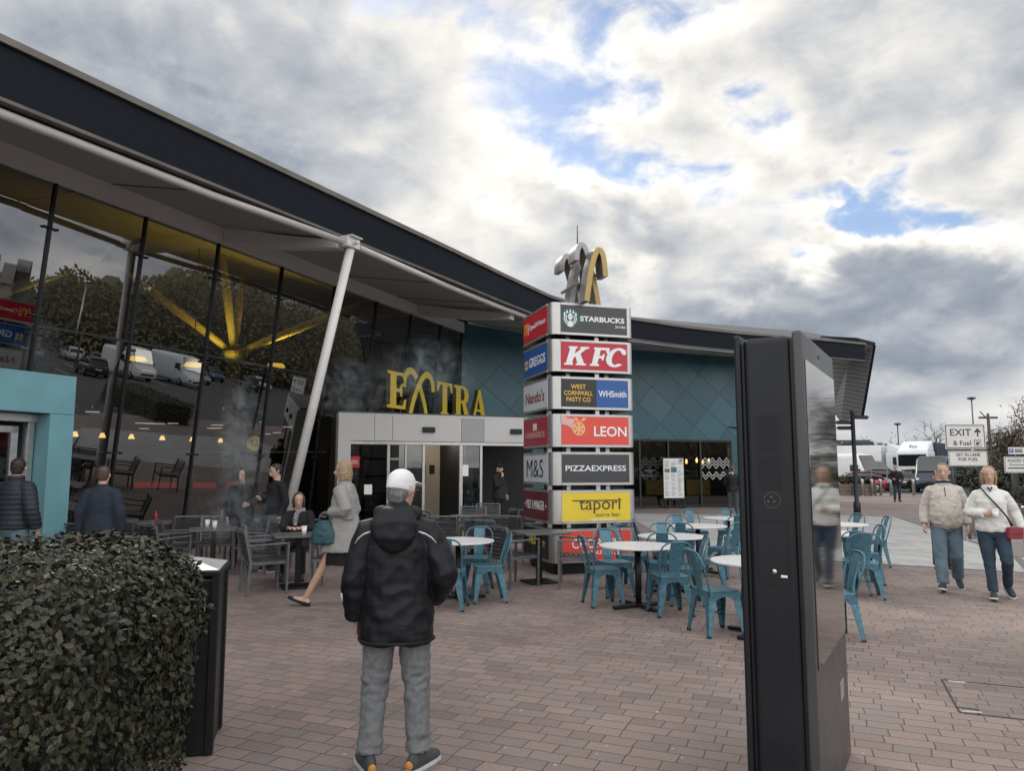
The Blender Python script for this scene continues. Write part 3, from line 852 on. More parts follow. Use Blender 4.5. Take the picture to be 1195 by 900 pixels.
for px, w in ((455, 0.07), (475, 0.05), (496, 0.07), (539.6, 0.09), (563, 0.07), (640, 0.08)):
    s = pS(px); PB(s - w / 2, s + w / 2, 0, 2.27, 0.08, 0.16, mb)
PB(0.32, SE, 2.27, 2.355, 0.04, 0.2, mb)
PB(0.32, pS(496), 0.02, 0.12, 0.09, 0.15, mb)
mb.build('door_frame', M_['alu'], ent, 0.004)
for s0, s1 in ((0.34, pS(455) - 0.04), (pS(455) + 0.04, pS(496) - 0.04), (pS(541), pS(562))):
    mb = MB(); PB(s0, s1, 0.1, 2.26, 0.115, 0.125, mb); mb.build('door_pane', M_['shopglass'], ent)
mb = MB()
for px in (500, 602):
    s = pS(px); PB(s - 0.17, s + 0.17, 2.60, 2.74, -0.06, 0.0, mb)
mb.build('door_sensor', M_['black'], ent, 0.01)
mb = MB(); p = E0 + PD * pS(552) - PN * 0.35; mb.cyl(p, p + ZV * 2.3, 0.13, n=18); mb.build('round_post', M_['palegrey'], ent)
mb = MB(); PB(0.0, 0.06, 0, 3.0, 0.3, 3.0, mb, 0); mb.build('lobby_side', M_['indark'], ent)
M_['cream'] = mat('cream_inner_wall', (0.42, 0.36, 0.28), 0.8, 0, 0.1, 1)
s0, s1 = pS(497), pS(536)
mb = MB(); PB(s0 - 0.3, s1 + 0.25, 0, 2.9, 2.4, 2.5, mb, 0); PB(s1 + 0.25, s1 + 0.45, 0, 2.9, 0.4, 2.5, mb, 1); PB(pS(563) + 0.15, SE, 0, 2.9, 3.4, 3.5, mb, 1); PB(0.3, s0 - 0.3, 0, 2.9, 3.4, 3.5, mb, 1)
PB(s1 - 0.62, s1 - 0.2, 1.2, 1.85, 2.37, 2.4, mb, 1); PB(s1 - 0.08, s1 + 0.08, 1.5, 1.75, 2.37, 2.4, mb, 1)
mb.build('lobby_wall', [M_['cream'], M_['indark']], ent)
lamp(E0 + PD * 3.1 - PN * 1.2 + ZV * 2.6, 26, (1.0, 0.9, 0.75), 0.2)
mb = MB(); s = pS(546); PB(s - 0.12, s + 0.06, 1.45, 1.75, 0.105, 0.112, mb); s = pS(432); PB(s - 0.1, s + 0.1, 1.0, 1.25, 0.105, 0.112, mb)
mb.build('door_notice', M_['white'], ent)
mb = MB(); s = pS(414); PB(s - 0.14, s + 0.16, 1.68, 1.96, 0.10, 0.11, mb)
o_ = E0 + PD * (s + 0.01) - PN * 0.10 + ZV * 1.82; mb.text('COSTA', o_, PD, ZV, h=0.09, w=0.2, mi=1)
mb.build('round_sticker', [M_['red'], M_['white']], ent)

# ================================================================ OBJECTS
def fill(loops):
    """flat outline with holes -> vertices and faces"""
    cu = bpy.data.curves.new('outline', 'CURVE'); cu.dimensions = '2D'; cu.fill_mode = 'BOTH'
    for lp in loops:
        sp_ = cu.splines.new('POLY'); sp_.points.add(len(lp) - 1); sp_.use_cyclic_u = True
        for k, p in enumerate(lp): sp_.points[k].co = (p[0], p[1], 0, 1)
    ob = bpy.data.objects.new('outline', cu); me = ob.to_mesh()
    co = [v.co.copy() for v in me.vertices]; pl = [tuple(p.vertices) for p in me.polygons]
    ob.to_mesh_clear(); bpy.data.objects.remove(ob); bpy.data.curves.remove(cu)
    return co, pl


def glyph(mb, loops, o, X, Y, h, w, d, mi=0, mside=None, shear=0.0):
    """solid letter from outlines; front face lies at o + d (X x Y)"""
    o, X, Y = Vector(o), Vector(X).normalized(), Vector(Y).normalized(); Z = X.cross(Y)
    T = lambda p: (p[0] + shear * p[1], p[1])
    loops = [[T(p) for p in lp] for lp in loops]
    x0 = min(p[0] for p in loops[0]); x1 = max(p[0] for p in loops[0]); k = w / (x1 - x0)
    co, pl = fill(loops)
    mb.add([o + X * ((c.x - x0) * k) + Y * (c.y * h) + Z * d for c in co], pl, mi)
    for lp in loops:
        n = len(lp); v = [o + X * ((p[0] - x0) * k) + Y * (p[1] * h) for p in lp]
        mb.add([q + Z * d for q in v] + v, [(i, n + i, n + (i + 1) % n, (i + 1) % n) for i in range(n)], mi if mside is None else mside)


GE = [[(0, 0), (.74, 0), (.78, .28), (.70, .28), (.62, .09), (.36, .09), (.36, .46), (.50, .46), (.54, .34), (.60, .34), (.60, .68), (.54, .68), (.50, .55), (.36, .55), (.36, .91), (.60, .91), (.68, .74), (.76, .74), (.73, 1), (0, 1), (0, .93), (.12, .91), (.12, .09), (0, .07)]]
GT_ = [[(.2, 0), (.6, 0), (.6, .07), (.52, .09), (.52, .91), (.64, .91), (.73, .7), (.8, .7), (.78, 1), (.02, 1), (0, .7), (.07, .7), (.16, .91), (.28, .91), (.28, .09), (.2, .07)]]
GR = [[(0, 0), (.42, 0), (.42, .07), (.34, .09), (.34, .45), (.42, .45), (.52, .12), (.60, .0), (.74, -.02), (.84, .06), (.83, .12), (.74, .12), (.66, .34), (.60, .46), (.72, .54), (.77, .72), (.72, .90), (.56, 1), (0, 1), (0, .93), (.1, .91), (.1, .09), (0, .07)],
      [(.34, .53), (.44, .53), (.53, .6), (.54, .74), (.52, .86), (.44, .92), (.34, .92)]]
GA = [[(0, 0), (.3, 0), (.3, .07), (.22, .09), (.27, .26), (.5, .26), (.55, .09), (.47, .07), (.47, 0), (.86, 0), (.86, .07), (.8, .09), (.5, 1), (.40, 1), (.1, .09), (0, .07)], [(.30, .34), (.48, .34), (.39, .7)]]
GK = [[(0, 0), (.40, 0), (.40, .1), (.34, .1), (.34, .40), (.42, .46), (.58, .1), (.52, .1), (.52, 0), (.98, 0), (.98, .1), (.88, .1), (.60, .62), (.82, .9), (.92, .9), (.92, 1), (.52, 1), (.52, .9), (.58, .9), (.34, .6), (.34, .9), (.40, .9), (.40, 1), (0, 1), (0, .9), (.07, .9), (.07, .1), (0, .1)]]
GF = [[(0, 0), (.46, 0), (.46, .1), (.36, .1), (.36, .42), (.5, .42), (.54, .32), (.62, .32), (.62, .66), (.54, .66), (.5, .55), (.36, .55), (.36, .87), (.62, .87), (.72, .68), (.80, .68), (.80, 1), (0, 1), (0, .9), (.08, .9), (.08, .1), (0, .1)]]
GC = [[(.45 + .45 * math.cos(R(a)), .5 + .53 * math.sin(R(a))) for a in range(38, 319, 14)] + [(.45 + .2 * math.cos(R(a)), .5 + .40 * math.sin(R(a))) for a in range(306, 53, -14)] + [(.66, .68), (.80, .66)]]


def ribbon(mb, path, w, o, X, Y, d0, d1, mf, ms):
    """flat curved strip of in-plane width w and thickness d0..d1 along X x Y; front face mf, the rest ms"""
    o, X, Y = Vector(o), Vector(X).normalized(), Vector(Y).normalized(); Z = X.cross(Y)
    P2 = [Vector(p) for p in path]; n = len(P2); L_, R_ = [], []
    for i, p in enumerate(P2):
        t = (P2[min(i + 1, n - 1)] - P2[max(i - 1, 0)]).normalized(); q = Vector((-t.y, t.x)) * w / 2
        L_.append(p + q); R_.append(p - q)
    W = lambda p, z: o + X * p.x + Y * p.y + Z * z
    v = []
    for l, r in zip(L_, R_): v += [W(l, d1), W(r, d1), W(r, d0), W(l, d0)]
    f = [(4 * i, 4 * i + 1, 4 * i + 5, 4 * i + 4) for i in range(n - 1)]
    mb.add(v, f, mf)
    g = [(4 * i + k, 4 * i + (k + 1) % 4, 4 * i + 4 + (k + 1) % 4, 4 * i + 4 + k) for i in range(n - 1) for k in (1, 2, 3)]
    mb.add(v, g + [(0, 3, 2, 1), (4 * n - 4, 4 * n - 3, 4 * n - 2, 4 * n - 1)], ms)


def smooth_path(pts, k=4):
    out = []
    n = len(pts)
    for i in range(n - 1):
        p0, p1, p2, p3 = [Vector(pts[max(0, min(n - 1, j))]) for j in (i - 1, i, i + 1, i + 2)]
        for s in range(k):
            t = s / k
            out.append(0.5 * ((2 * p1) + (p2 - p0) * t + (2 * p0 - 5 * p1 + 4 * p2 - p3) * t * t + (3 * p1 - p0 - 3 * p2 + p3) * t ** 3))
    out.append(Vector(pts[-1]))
    return [tuple(p) for p in out]


HOOK = smooth_path([(-.24, 0), (-.18, .30), (-.09, .60), (.0, .82), (.07, .94), (.15, 1.0), (.24, .95), (.29, .82), (.31, .62)])
HOOKM = [(-x, y) for x, y in HOOK]

# ---- letters over the entrance
let = thing('letter_sign', 'large gold capitals spelling EXTRA standing above the grey entrance lobby', 'sign', (0, 0, 0))
M_['goldletter'] = mat('gold_letter_face', (0.58, 0.42, 0.030), 0.45, 0.0, 0.1, 3)
M_['goldside'] = mat('letter_return', (0.10, 0.085, 0.04), 0.5, 0.3)


def LT(px, y0, Y_=None):
    d = dirpx(px, y0); k = d.x / d.y; Y = 11.7 / (0.4235 - k)
    return Vector((-11.7 + 0.4235 * Y, Y, 0))


pe = LT(449.5, 460)
for loops, xa_, xb_ in ((GE, 449.5, 472), (GT_, 507.5, 525.5), (GR, 527.5, 546), (GA, 547.5, 565.5)):
    a, b = LT(xa_, 460), LT(xb_, 460)
    mb = MB(); glyph(mb, loops, a - U * .12 + ZV * 3.27, U, ZV, 1.0, (b - a).length, 0.14, 0, 1)
    for t in (0.3, 0.7): p = a.lerp(b, t) + NRM * 0.06; mb.cyl(p + ZV * 3.1, p + ZV * 3.29, 0.02, n=6, mi=1)
    mb.build('letter', [M_['goldletter'], M_['goldside']], let)
a, b = LT(474, 460), LT(502.5, 460); cx = a.lerp(b, 0.42); sc = (b - a).length / 0.68
mb = MB()
ribbon(mb, [(x * sc * 1.15, y * 1.26) for x, y in HOOK], 0.19, cx + ZV * 3.12, U, ZV, 0.03, 0.13, 0, 1)
ribbon(mb, [(x * sc * 1.15, y * 1.30) for x, y in HOOKM], 0.19, cx + ZV * 3.12, U, ZV, -0.08, 0.02, 0, 1)
for t in (-.2, .2): p = cx + U * (t * sc) + NRM * 0.05; mb.cyl(p + ZV * 3.1, p + ZV * 3.2, 0.02, n=6, mi=1)
mb.build('letter', [M_['goldletter'], M_['goldside']], let)

# ---- sign tower
tw = thing('sign_tower', 'square tower of seven stacked brand panels in rounded silver frames, curled metal emblem on top', 'sign tower', (1.12, 12.72, 0), R(17))
HS = 0.737
M_['tierside'] = mat('silver_cladding', (0.44, 0.43, 0.42), 0.33, 0.75, 0.1, 3)


def rounded(h, r, n=6):
    p = []
    for cx_, cy_, a0 in ((h - r, h - r, 0), (-h + r, h - r, 90), (-h + r, -h + r, 180), (h - r, -h + r, 270)):
        p += [(cx_ + r * math.cos(R(a0 + 90 * i / n)), cy_ + r * math.sin(R(a0 + 90 * i / n))) for i in range(n + 1)]
    return p


PAL = {}
def pcol(name, c, rough=0.35):
    if name not in PAL: PAL[name] = mat('sign_' + name, c, rough, 0, 0.05, 2.5)
    return PAL[name]


cW = pcol('white', (0.72, 0.72, 0.72)); cK = pcol('charcoal', (0.036, 0.040, 0.045)); cR = pcol('scarlet', (0.42, 0.012, 0.028)); cB = pcol('blue', (0.010, 0.075, 0.27))
cN = pcol('paper', (0.50, 0.53, 0.57)); cO = pcol('coral', (0.62, 0.060, 0.042)); cM = pcol('maroon', (0.105, 0.012, 0.020)); cD = pcol('crimson', (0.30, 0.012, 0.030))
cY = pcol('yellow', (0.68, 0.50, 0.030)); cG = pcol('green', (0.006, 0.105, 0.085)); cA = pcol('amber', (0.72, 0.42, 0.04)); cBr = pcol('brown', (0.075, 0.035, 0.018)); cBk = pcol('black', (0.012, 0.012, 0.013)); cP = pcol('pink', (0.62, 0.36, 0.34))
cT = pcol('fruit', (0.72, 0.38, 0.16)); cDr = pcol('darkred', (0.22, 0.02, 0.025))


def panel(tier, zc, face, bg, draw, ph=0.452, split=None):
    mb = MB(); mats = [bg]

    def mi(m):
        if m not in mats: mats.append(m)
        return mats.index(m)
    if face == 'R':
        O = Vector((0.025, -HS - 0.004, zc)); X = Vector((1, 0, 0)); w = 1.184
    else:
        O = Vector((-HS - 0.004, 0.055, zc)); X = Vector((0, -1, 0)); w = 1.244
    Z = X.cross(ZV)
    mb.prism([(-w / 2, -ph / 2), (w / 2, -ph / 2), (w / 2, ph / 2), (-w / 2, ph / 2)], O - Z * 0.01, X, ZV, Z, 0.016, 0)
    F = O + Z * 0.007
    g = lambda x, y: F + X * (x * w / 2) + ZV * (y * ph / 2)
    if draw: draw(mb, g, X, Z, mi, w, ph)
    mb.build('sign_panel', mats, tier)


def poly(mb, mi, pts, o, X, Z, lift=0.001, d=0.002):
    mb.prism(pts, Vector(o) + Z * (lift - 0.001), X, ZV, Z, d, mi, back=False)


def d_coffee(mb, g, X, Z, mi, w, ph):
    c = g(-.72, 0.06); poly(mb, mi(cG), disc(32, .155), c, X, Z)
    o = c + Z * 0.002
    for k in range(5):                       # crown points
        a = R(90 + (k - 2) * 26); p = (.125 * math.cos(a), .125 * math.sin(a))
        poly(mb, mi(cW), [(p[0] - .02, p[1] - .035), (p[0] + .02, p[1] - .035), (p[0] + .004, p[1] + .02), (p[0] - .004, p[1] + .02)], o, X, Z)
    poly(mb, mi(cW), disc(20, .05, 0, .02, 0.8, 1.15), o, X, Z)
    poly(mb, mi(cW), [(-.03, -.05), (.03, -.05), (.055, -.13), (.02, -.148), (-.02, -.148), (-.055, -.13)], o, X, Z)
    for s in (-1, 1):
        for rr in (.075, .105):
            pts = arc(0, -.01, rr + .008, R(-70), R(42), 8) + arc(0, -.01, rr - .008, R(42), R(-70), 8)
            poly(mb, mi(cW), [(s * x, y) for x, y in pts], o, X, Z)
        poly(mb, mi(cG), disc(8, .008, s * .017, .03), o + Z * 0.002, X, Z)
    poly(mb, mi(cG), [(-.012, -.01), (.012, -.01), (0, .0)], o + Z * 0.002, X, Z)
    mb.text('STARBUCKS', g(.245, .06), X, ZV, h=.088, w=.80, mi=mi(cW), bold=.035); mb.text('24 HRS', g(.95, -.42), X, ZV, h=.042, w=.19, mi=mi(cW), bold=.01, align='R')


def d_kfc(mb, g, X, Z, mi, w, ph):
    h = .31
    for G_, x, ww in ((GK, -.92, .45), (GF, -.16, .37), (GC, .34, .37)):
        glyph(mb, G_, g(x, 0) - ZV * h / 2 + Z * 0.001, X, ZV, h, ww, .003, mi(cW), shear=.24)
    mb.text('R', g(.955, .6), X, ZV, h=.02, mi=mi(cW))


def d_pasty(mb, g, X, Z, mi, w, ph):
    mb.prism([(0.02, -ph / 2), (w / 2, -ph / 2), (w / 2, ph / 2), (0.02, ph / 2)], g(0, 0), X, ZV, Z, 0.002, mi(cB), back=False)
    for i, (t, ww) in enumerate((('WEST', .26), ('CORNWALL', .50), ('PASTY CO', .42))): mb.text(t, g(-.5, .46 - i * .46), X, ZV, h=.075, w=ww, mi=mi(cA), bold=.012)
    mb.text('WHSmith', g(.52, .0) + Z * 0.002, X, ZV, h=.105, w=.50, mi=mi(cW), bold=.012)


def d_leon(mb, g, X, Z, mi, w, ph):
    mb.text('LEON', g(.44, -.04), X, ZV, h=.165, w=.58, mi=mi(cW), bold=.015)
    o = g(-.5, .22)
    poly(mb, mi(cP), [(-.31, .19), (-.30, .05), (-.19, .03), (-.12, -.02), (-.07, -.03), (-.06, .02), (-.10, .06), (-.06, .10), (-.10, .14), (-.18, .15), (-.24, .177)], o, X, Z)
    poly(mb, mi(cT), disc(24, .112, .0, -.02), o + Z * 0.002, X, Z)
    for k in range(6):
        a = k * PI / 3; poly(mb, mi(cO), [(.03 * math.cos(a), -.02 + .03 * math.sin(a)), (.09 * math.cos(a - .25), -.02 + .09 * math.sin(a - .25)), (.09 * math.cos(a + .1), -.02 + .09 * math.sin(a + .1))], o + Z * 0.004, X, Z)
    for s in (-1, 1): poly(mb, mi(cT), [(.02, .095), (.02 + s * .06, .16), (.02 + s * .12, .15), (.02 + s * .07, .11)], o + Z * 0.001, X, Z)


def d_pizza(mb, g, X, Z, mi, w, ph): mb.text('PIZZAEXPRESS', g(0, .02), X, ZV, h=.092, w=1.06, mi=mi(cW), bold=.012)


def d_tapori(mb, g, X, Z, mi, w, ph):
    mb.text('tapori', g(.1, .06), X, ZV, h=.245, w=.72, mi=mi(cBr), bold=.0); mb.text('curry bar', g(.7, -.60), X, ZV, h=.072, w=.43, mi=mi(cBr), align='R')
    poly(mb, mi(cBr), [(-.42, 0), (.44, 0), (.44, .018), (-.42, .018)], g(0, .40), X, Z, 0.005)
    poly(mb, mi(cW), [(-.1, 0), (.33, 0), (.33, .014), (-.1, .014)], g(0, -.93), X, Z)


def d_noodle(mb, g, X, Z, mi, w, ph):
    mb.text('CHOPSTIX', g(.0, .14), X, ZV, h=.15, w=.86, mi=mi(cW), bold=.01); mb.text('NOODLE BAR', g(.0, -.50), X, ZV, h=.06, w=.55, mi=mi(cW), bold=.02)
    for x in (.52, .62): poly(mb, mi(cW), [(-.01, -.13), (.01, -.13), (.018, .13), (-.002, .13)], g(x, -.12), X, Z, 0.004)


def d_arch(mb, g, X, Z, mi, w, ph):
    for s in (-1, 1):
        pts = [(s * .048 + .048 * math.cos(a), .20 * math.sin(a) ** .8 if math.sin(a) > 0 else 0) for a in [PI * i / 12 for i in range(13)]]
        ribbon(mb, pts, .024, g(-.74, -.42), X, ZV, 0.0, 0.002 + .001 * (s > 0), mi(cA), mi(cA))
    poly(mb, mi(cW), [(-.006, -.11), (.006, -.11), (.006, .11), (-.006, .11)], g(-.52, 0), X, Z)
    mb.text('Open24 Hours', g(.22, .0), X, ZV, h=.115, w=.84, mi=mi(cW), bold=.01)


def d_bake(mb, g, X, Z, mi, w, ph):
    for i in (0, 1):
        for j in (0, 1): poly(mb, mi(cA if (i + j) % 2 else cP), [(-.035, -.035), (.035, -.035), (.035, .035), (-.035, .035)], g(-.80 + i * .15, -.12 - .18 + j * .40), X, Z)
    mb.text('GREGGS', g(.20, -.02), X, ZV, h=.165, w=.84, mi=mi(cW), bold=.012)


def d_chicken(mb, g, X, Z, mi, w, ph): mb.text("Nando's", g(0, -.04), X, ZV, h=.20, w=.98, mi=mi(cDr), bold=.012, shear=.08)
def d_bistro(mb, g, X, Z, mi, w, ph):
    mb.text('HABANEROS', g(0, -.2), X, ZV, h=.10, w=1.0, mi=mi(cP), bold=-.004)
    for k in range(3): poly(mb, mi(cW), [(-.022, -.05), (.022, -.05), (.03, .05), (0, .075), (-.03, .05)], g(-.1 + k * .11, .36), X, Z)
def d_ms(mb, g, X, Z, mi, w, ph): mb.text('M&S', g(-.02, 0), X, ZV, h=.30, w=.86, mi=mi(cBk), bold=-.006)
def d_pret(mb, g, X, Z, mi, w, ph):
    mb.text('PRET A MANGER', g(0, .02), X, ZV, h=.15, w=.90, mi=mi(cW), bold=-.004)
    for s in (-1, 1): poly(mb, mi(cW), [((.032 if i % 2 == 0 else .013) * math.cos(i * PI / 5 + PI / 2), (.032 if i % 2 == 0 else .013) * math.sin(i * PI / 5 + PI / 2)) for i in range(10)], g(s * .86, .02), X, Z)
def d_hot(mb, g, X, Z, mi, w, ph): mb.text('HOT', g(-.1, .15), X, ZV, h=.17, w=.5, mi=mi(cY), bold=.02); mb.text('POT', g(.62, .0), X, ZV, h=.10, w=.2, mi=mi(cA), bold=.01)


TIERS = [(cR, d_arch, cK, d_coffee), (cB, d_bake, cR, d_kfc), (cN, d_chicken, cBk, d_pasty), (cD, d_bistro, cO, d_leon), (cN, d_ms, cK, d_pizza), (cM, d_pret, cY, d_tapori), (cBk, d_hot, cO, d_noodle)]
OUT = rounded(HS, 0.10); INN = rounded(HS - 0.02, 0.09)
for k, (lb, ld, rb_, rd) in enumerate(TIERS):
    zt = 4.38 - 0.611 * k; zb = zt - 0.53
    mb = MB(); n = len(OUT)
    mb.add([(x, y, zb) for x, y in OUT] + [(x, y, zt) for x, y in OUT], [(i, (i + 1) % n, n + (i + 1) % n, n + i) for i in range(n)], 0, True)
    mb.add([(x, y, zt) for x, y in OUT], [tuple(range(n))], 0); mb.add([(x, y, zb) for x, y in OUT], [tuple(range(n))], 1)
    for (cx_, cy_) in ((-.35, -.45), (.35, -.45), (-.45, .1), (.1, -.62), (-.62, -.3)):
        if k < 6: mb.box((cx_, cy_, zb - 0.04), (0.07, 0.07, 0.082), 2)
    # thin frame lips round the panels
    for (z0, hh) in ((zb + 0.018, 0.036), (zt - 0.018, 0.036)):
        mb.box((0.025, -HS - 0.004, z0), (1.184, 0.016, hh), 0); mb.box((-HS - 0.004, 0.055, z0), (0.016, 1.244, hh), 0)
    t_ = mb.build('sign_tier', [M_['tierside'], M_['black'], M_['alu']], tw)
    zc = (zt + zb) / 2
    panel(t_, zc, 'R', rb_, rd); panel(t_, zc, 'L', lb, ld)
mb = MB(); mb.box((0, 0, 2.2), (0.9, 0.9, 4.2)); mb.build('core', M_['black'], tw)
mb = MB(); mb.prism(rounded(HS - 0.08, 0.1), (0, 0, 0), (1, 0, 0), (0, 1, 0), (0, 0, 1), 0.185); mb.build('plinth', M_['black'], tw)
mb = MB()
M_['emblem'] = mat('weathered_steel_sheet', (0.27, 0.26, 0.25), 0.42, 0.6, 0.25, 4)
for yo, mf in ((-.70, 0), (.0, 1)):
    oo = Vector((-.02, yo, 4.38))
    ribbon(mb, smooth_path([(-.17, 0), (-.13, .28), (-.075, .58), (-.01, .80), (.035, .87), (.085, .86), (.135, .76), (.17, .44)], 5), .09, oo, (1, 0, 0), (0, 0, 1), -.02, .26, mf, 1)
    leg = smooth_path([(.17, 0), (.115, .32), (.03, .68), (-.045, .94), (-.10, 1.03), (-.155, 1.02), (-.20, .92), (-.215, .76)], 5)
    ribbon(mb, leg[:11], .085, oo, (1, 0, 0), (0, 0, 1), -.34, -.04, mf, 1)
    ribbon(mb, leg[10:], .085, oo, (1, 0, 0), (0, 0, 1), -.34, -.04, 1, 1)
mb.bar((-.22, -.7, 4.75), (-.22, .1, 4.75), .04, .04, 1); mb.bar((.1, -.7, 4.9), (.1, .1, 4.9), .04, .04, 1)
mb.build('curled_emblem', [M_['gold'], M_['emblem']], tw)
mb = MB(); mb.cyl((-.16, -.5, 5.38), (-.16, -.5, 5.80), 0.012, 0.009, 8); mb.build('mast', M_['darkgrey'], tw)

# ---- information kiosk
KA = Vector((0.5093, 0.8606, 0)); KX = Vector((0.8606, -0.5093, 0))
kc = Vector((1.44, 3.62, 0)) + KA * 0.57 - KX * 0.155
ks = thing('information_kiosk', 'tall dark slab kiosk with a glossy screen, standing nearest at the right', 'kiosk', kc, math.atan2(KA.y, KA.x) - PI / 2)
M_['kiosk'] = mat('kiosk_charcoal', (0.0062, 0.0075, 0.0108), 0.42, 0.0, 0.15, 3, 0.04, 400, spec=0.35)
M_['kioskface'] = mat('kiosk_lit_side', (0.062, 0.062, 0.063), 0.36, 0.4, 0.1, 3)  # screen-side slab: the light falling on that side is put into its colour
H_ = 2.38
mb = MB(); mb.box((-0.02, 0, H_ / 2 - 0.01), (0.232, 1.128, H_ - 0.02)); mb.build('cabinet', M_['kiosk'], ks, 0.03, 4)
for x0, x1 in ((0.108, 0.155), (-0.18, -0.148)):
    mb = MB(); mb.box(((x0 + x1) / 2, 0, H_ / 2), (x1 - x0, 1.14, H_)); mb.build('side_slab', M_['kiosk'] if x0 < 0 else M_['kioskface'], ks, 0.012, 3)
mb = MB(); mb.box((-0.015, 0, 1.18), (0.262, 1.09, 2.30)); mb.build('shadow_gap', M_['black'], ks)
M_['screen'] = pane_mat('screen_glass', (0.0, 0.0, 0.0), 1.55, 0.16, 0.05)
mb = MB(); mb.box((0.1575, 0.02, 1.48), (0.006, 1.04, 1.52)); mb.build('screen', M_['screen'], ks, 0.002)
mb = MB(); mb.cyl((0.1555, -0.03, 2.31), (0.158, -0.03, 2.31), 0.012, n=12); mb.build('camera_lens', M_['black'], ks)
mb = MB()
for zc, hh in ((1.87, 0.10), (1.67, 0.085), (0.30, 0.09)):
    wd = 0.062 if zc > 1 else 0.078
    nx = int(wd * 2 / 0.0085); nz_ = int(hh * 2 / 0.0085)
    for i in range(nx):
        for j in range(nz_):
            x = -0.02 - wd + (i + (j % 2) * 0.5) * 0.0085; z = zc - hh + j * 0.0085
            y = -0.5646
            mb.add([(x - .0029, y, z), (x, y, z - .0029), (x + .0029, y, z), (x, y, z + .0029)], [(0, 1, 2, 3)])
mb.build('vent_holes', mat('vent_hole', (0.002, 0.002, 0.002), 0.9), ks)
mb = MB()
for a, b in (((-.095, 1.435), (.05, 1.435)), ((-.095, 1.12), (.05, 1.12)), ((-.095, 1.12), (-.095, 1.435)), ((.05, 1.12), (.05, 1.435))): mb.bar((a[0], -.5655, a[1]), (b[0], -.5655, b[1]), .0035, .003, 0, up=(0, 0, 1) if a[1] == b[1] else (1, 0, 0))
d_ = mb.build('access_door', M_['black'], ks)
mb = MB(); mb.cyl((-.018, -.564, 1.185), (-.018, -.569, 1.185), .0125, n=20); mb.build('lock', M_['steel'], d_)
mb = MB(); mb.box((.028, -.5655, 1.165), (.03, .003, .012)); mb.build('sticker', M_['white'], d_)
mb = MB(); ring = arc(0, 0, .040, 0, 2 * PI, 36)[:-1]; ring2 = arc(0, 0, .0375, 0, 2 * PI, 36)[:-1]
glyph(mb, [ring, ring2], (-.055, -.5645, 1.535), (1, 0, 0), (0, 0, 1), 1.0, .08, .0008)
for dx, dz in ((0, .014), (-.016, -.008), (.014, -.008)): mb.cyl((-.02 + dx, -.5645, 1.535 + dz), (-.02 + dx, -.5655, 1.535 + dz), .0065, n=10)
mb.build('maker_mark', mat('faint_print', (0.075, 0.075, 0.072), 0.6), ks)
mb = MB(); mb.box((.157, .28, .44), (.006, .13, .10)); mb.build('rating_plate', M_['alu'], ks, 0.002)

# ---- litter bin and hedge
bn = thing('litter_bin', 'square black litter bin with a pale steel ashtray lid, behind the clipped hedge', 'litter bin', (-2.09, 4.73, 0), R(15))
bn.scale = (1, 1, 1.045)
mb = MB(); mb.box((0, 0, .49), (.50, .46, .98)); bd = mb.build('body', M_['black'], bn, .012)
for sx in (-1, 1):
    for sy in (-1, 1):
        mb = MB(); mb.box((sx * .243, sy * .223, .51), (.05, .05, 1.0)); mb.build('corner_post', M_['black'], bn, .006)
mb = MB(); mb.box((0, 0, 1.012), (.545, .505, .035)); mb.build('rim', M_['black'], bn, .008)
mb = MB(); mb.add([(-.262, -.242, 1.031), (.262, -.242, 1.031), (.262, .242, 1.031), (-.262, .242, 1.031), (-.1, -.08, 1.075), (.1, -.08, 1.075), (.1, .08, 1.075), (-.1, .08, 1.075)],
                  [(0, 1, 5, 4), (1, 2, 6, 5), (2, 3, 7, 6), (3, 0, 4, 7), (4, 5, 6, 7), (0, 3, 2, 1)]); mb.build('steel_lid', mat('galvanised_lid', (0.62, 0.63, 0.64), 0.35, 0.6, 0.12, 8), bn, .003)
mb = MB(); mb.box((0, 0, 1.082), (.15, .12, .014)); mb.build('ash_grid', M_['alu'], bn, .003)
mb = MB(); mb.box((.06, -.232, .86), (.26, .006, .13)); mb.build('opening', M_['alu'], bn, .003)
mb = MB(); mb.box((.06, -.237, .86), (.05, .008, .15)); mb.build('opening_bar', M_['black'], bn)


def island_mat(name, cols, rough=0.45, spec=0.5, trans=0.0):
    m = bpy.data.materials.new(name); m.use_nodes = True; nt = m.node_tree; b = nt.nodes['Principled BSDF']
    g = nt.nodes.new('ShaderNodeNewGeometry'); r = nt.nodes.new('ShaderNodeValToRGB')
    e = r.color_ramp.elements; e[0].color = (*cols[0], 1); e[1].color = (*cols[-1], 1)
    for i, c in enumerate(cols[1:-1]): k = e.new((i + 1) / (len(cols) - 1)); k.color = (*c, 1)
    nt.links.new(g.outputs['Random Per Island'], r.inputs[0]); nt.links.new(r.outputs[0], b.inputs['Base Color'])
    b.inputs['Roughness'].default_value = rough; b.inputs['Specular IOR Level'].default_value = spec
    return m


LEAF = [(0, 0), (.18, .16), (.14, .30), (.34, .36), (.26, .52), (.40, .62), (.22, .74), (.16, .86), (0, 1)]


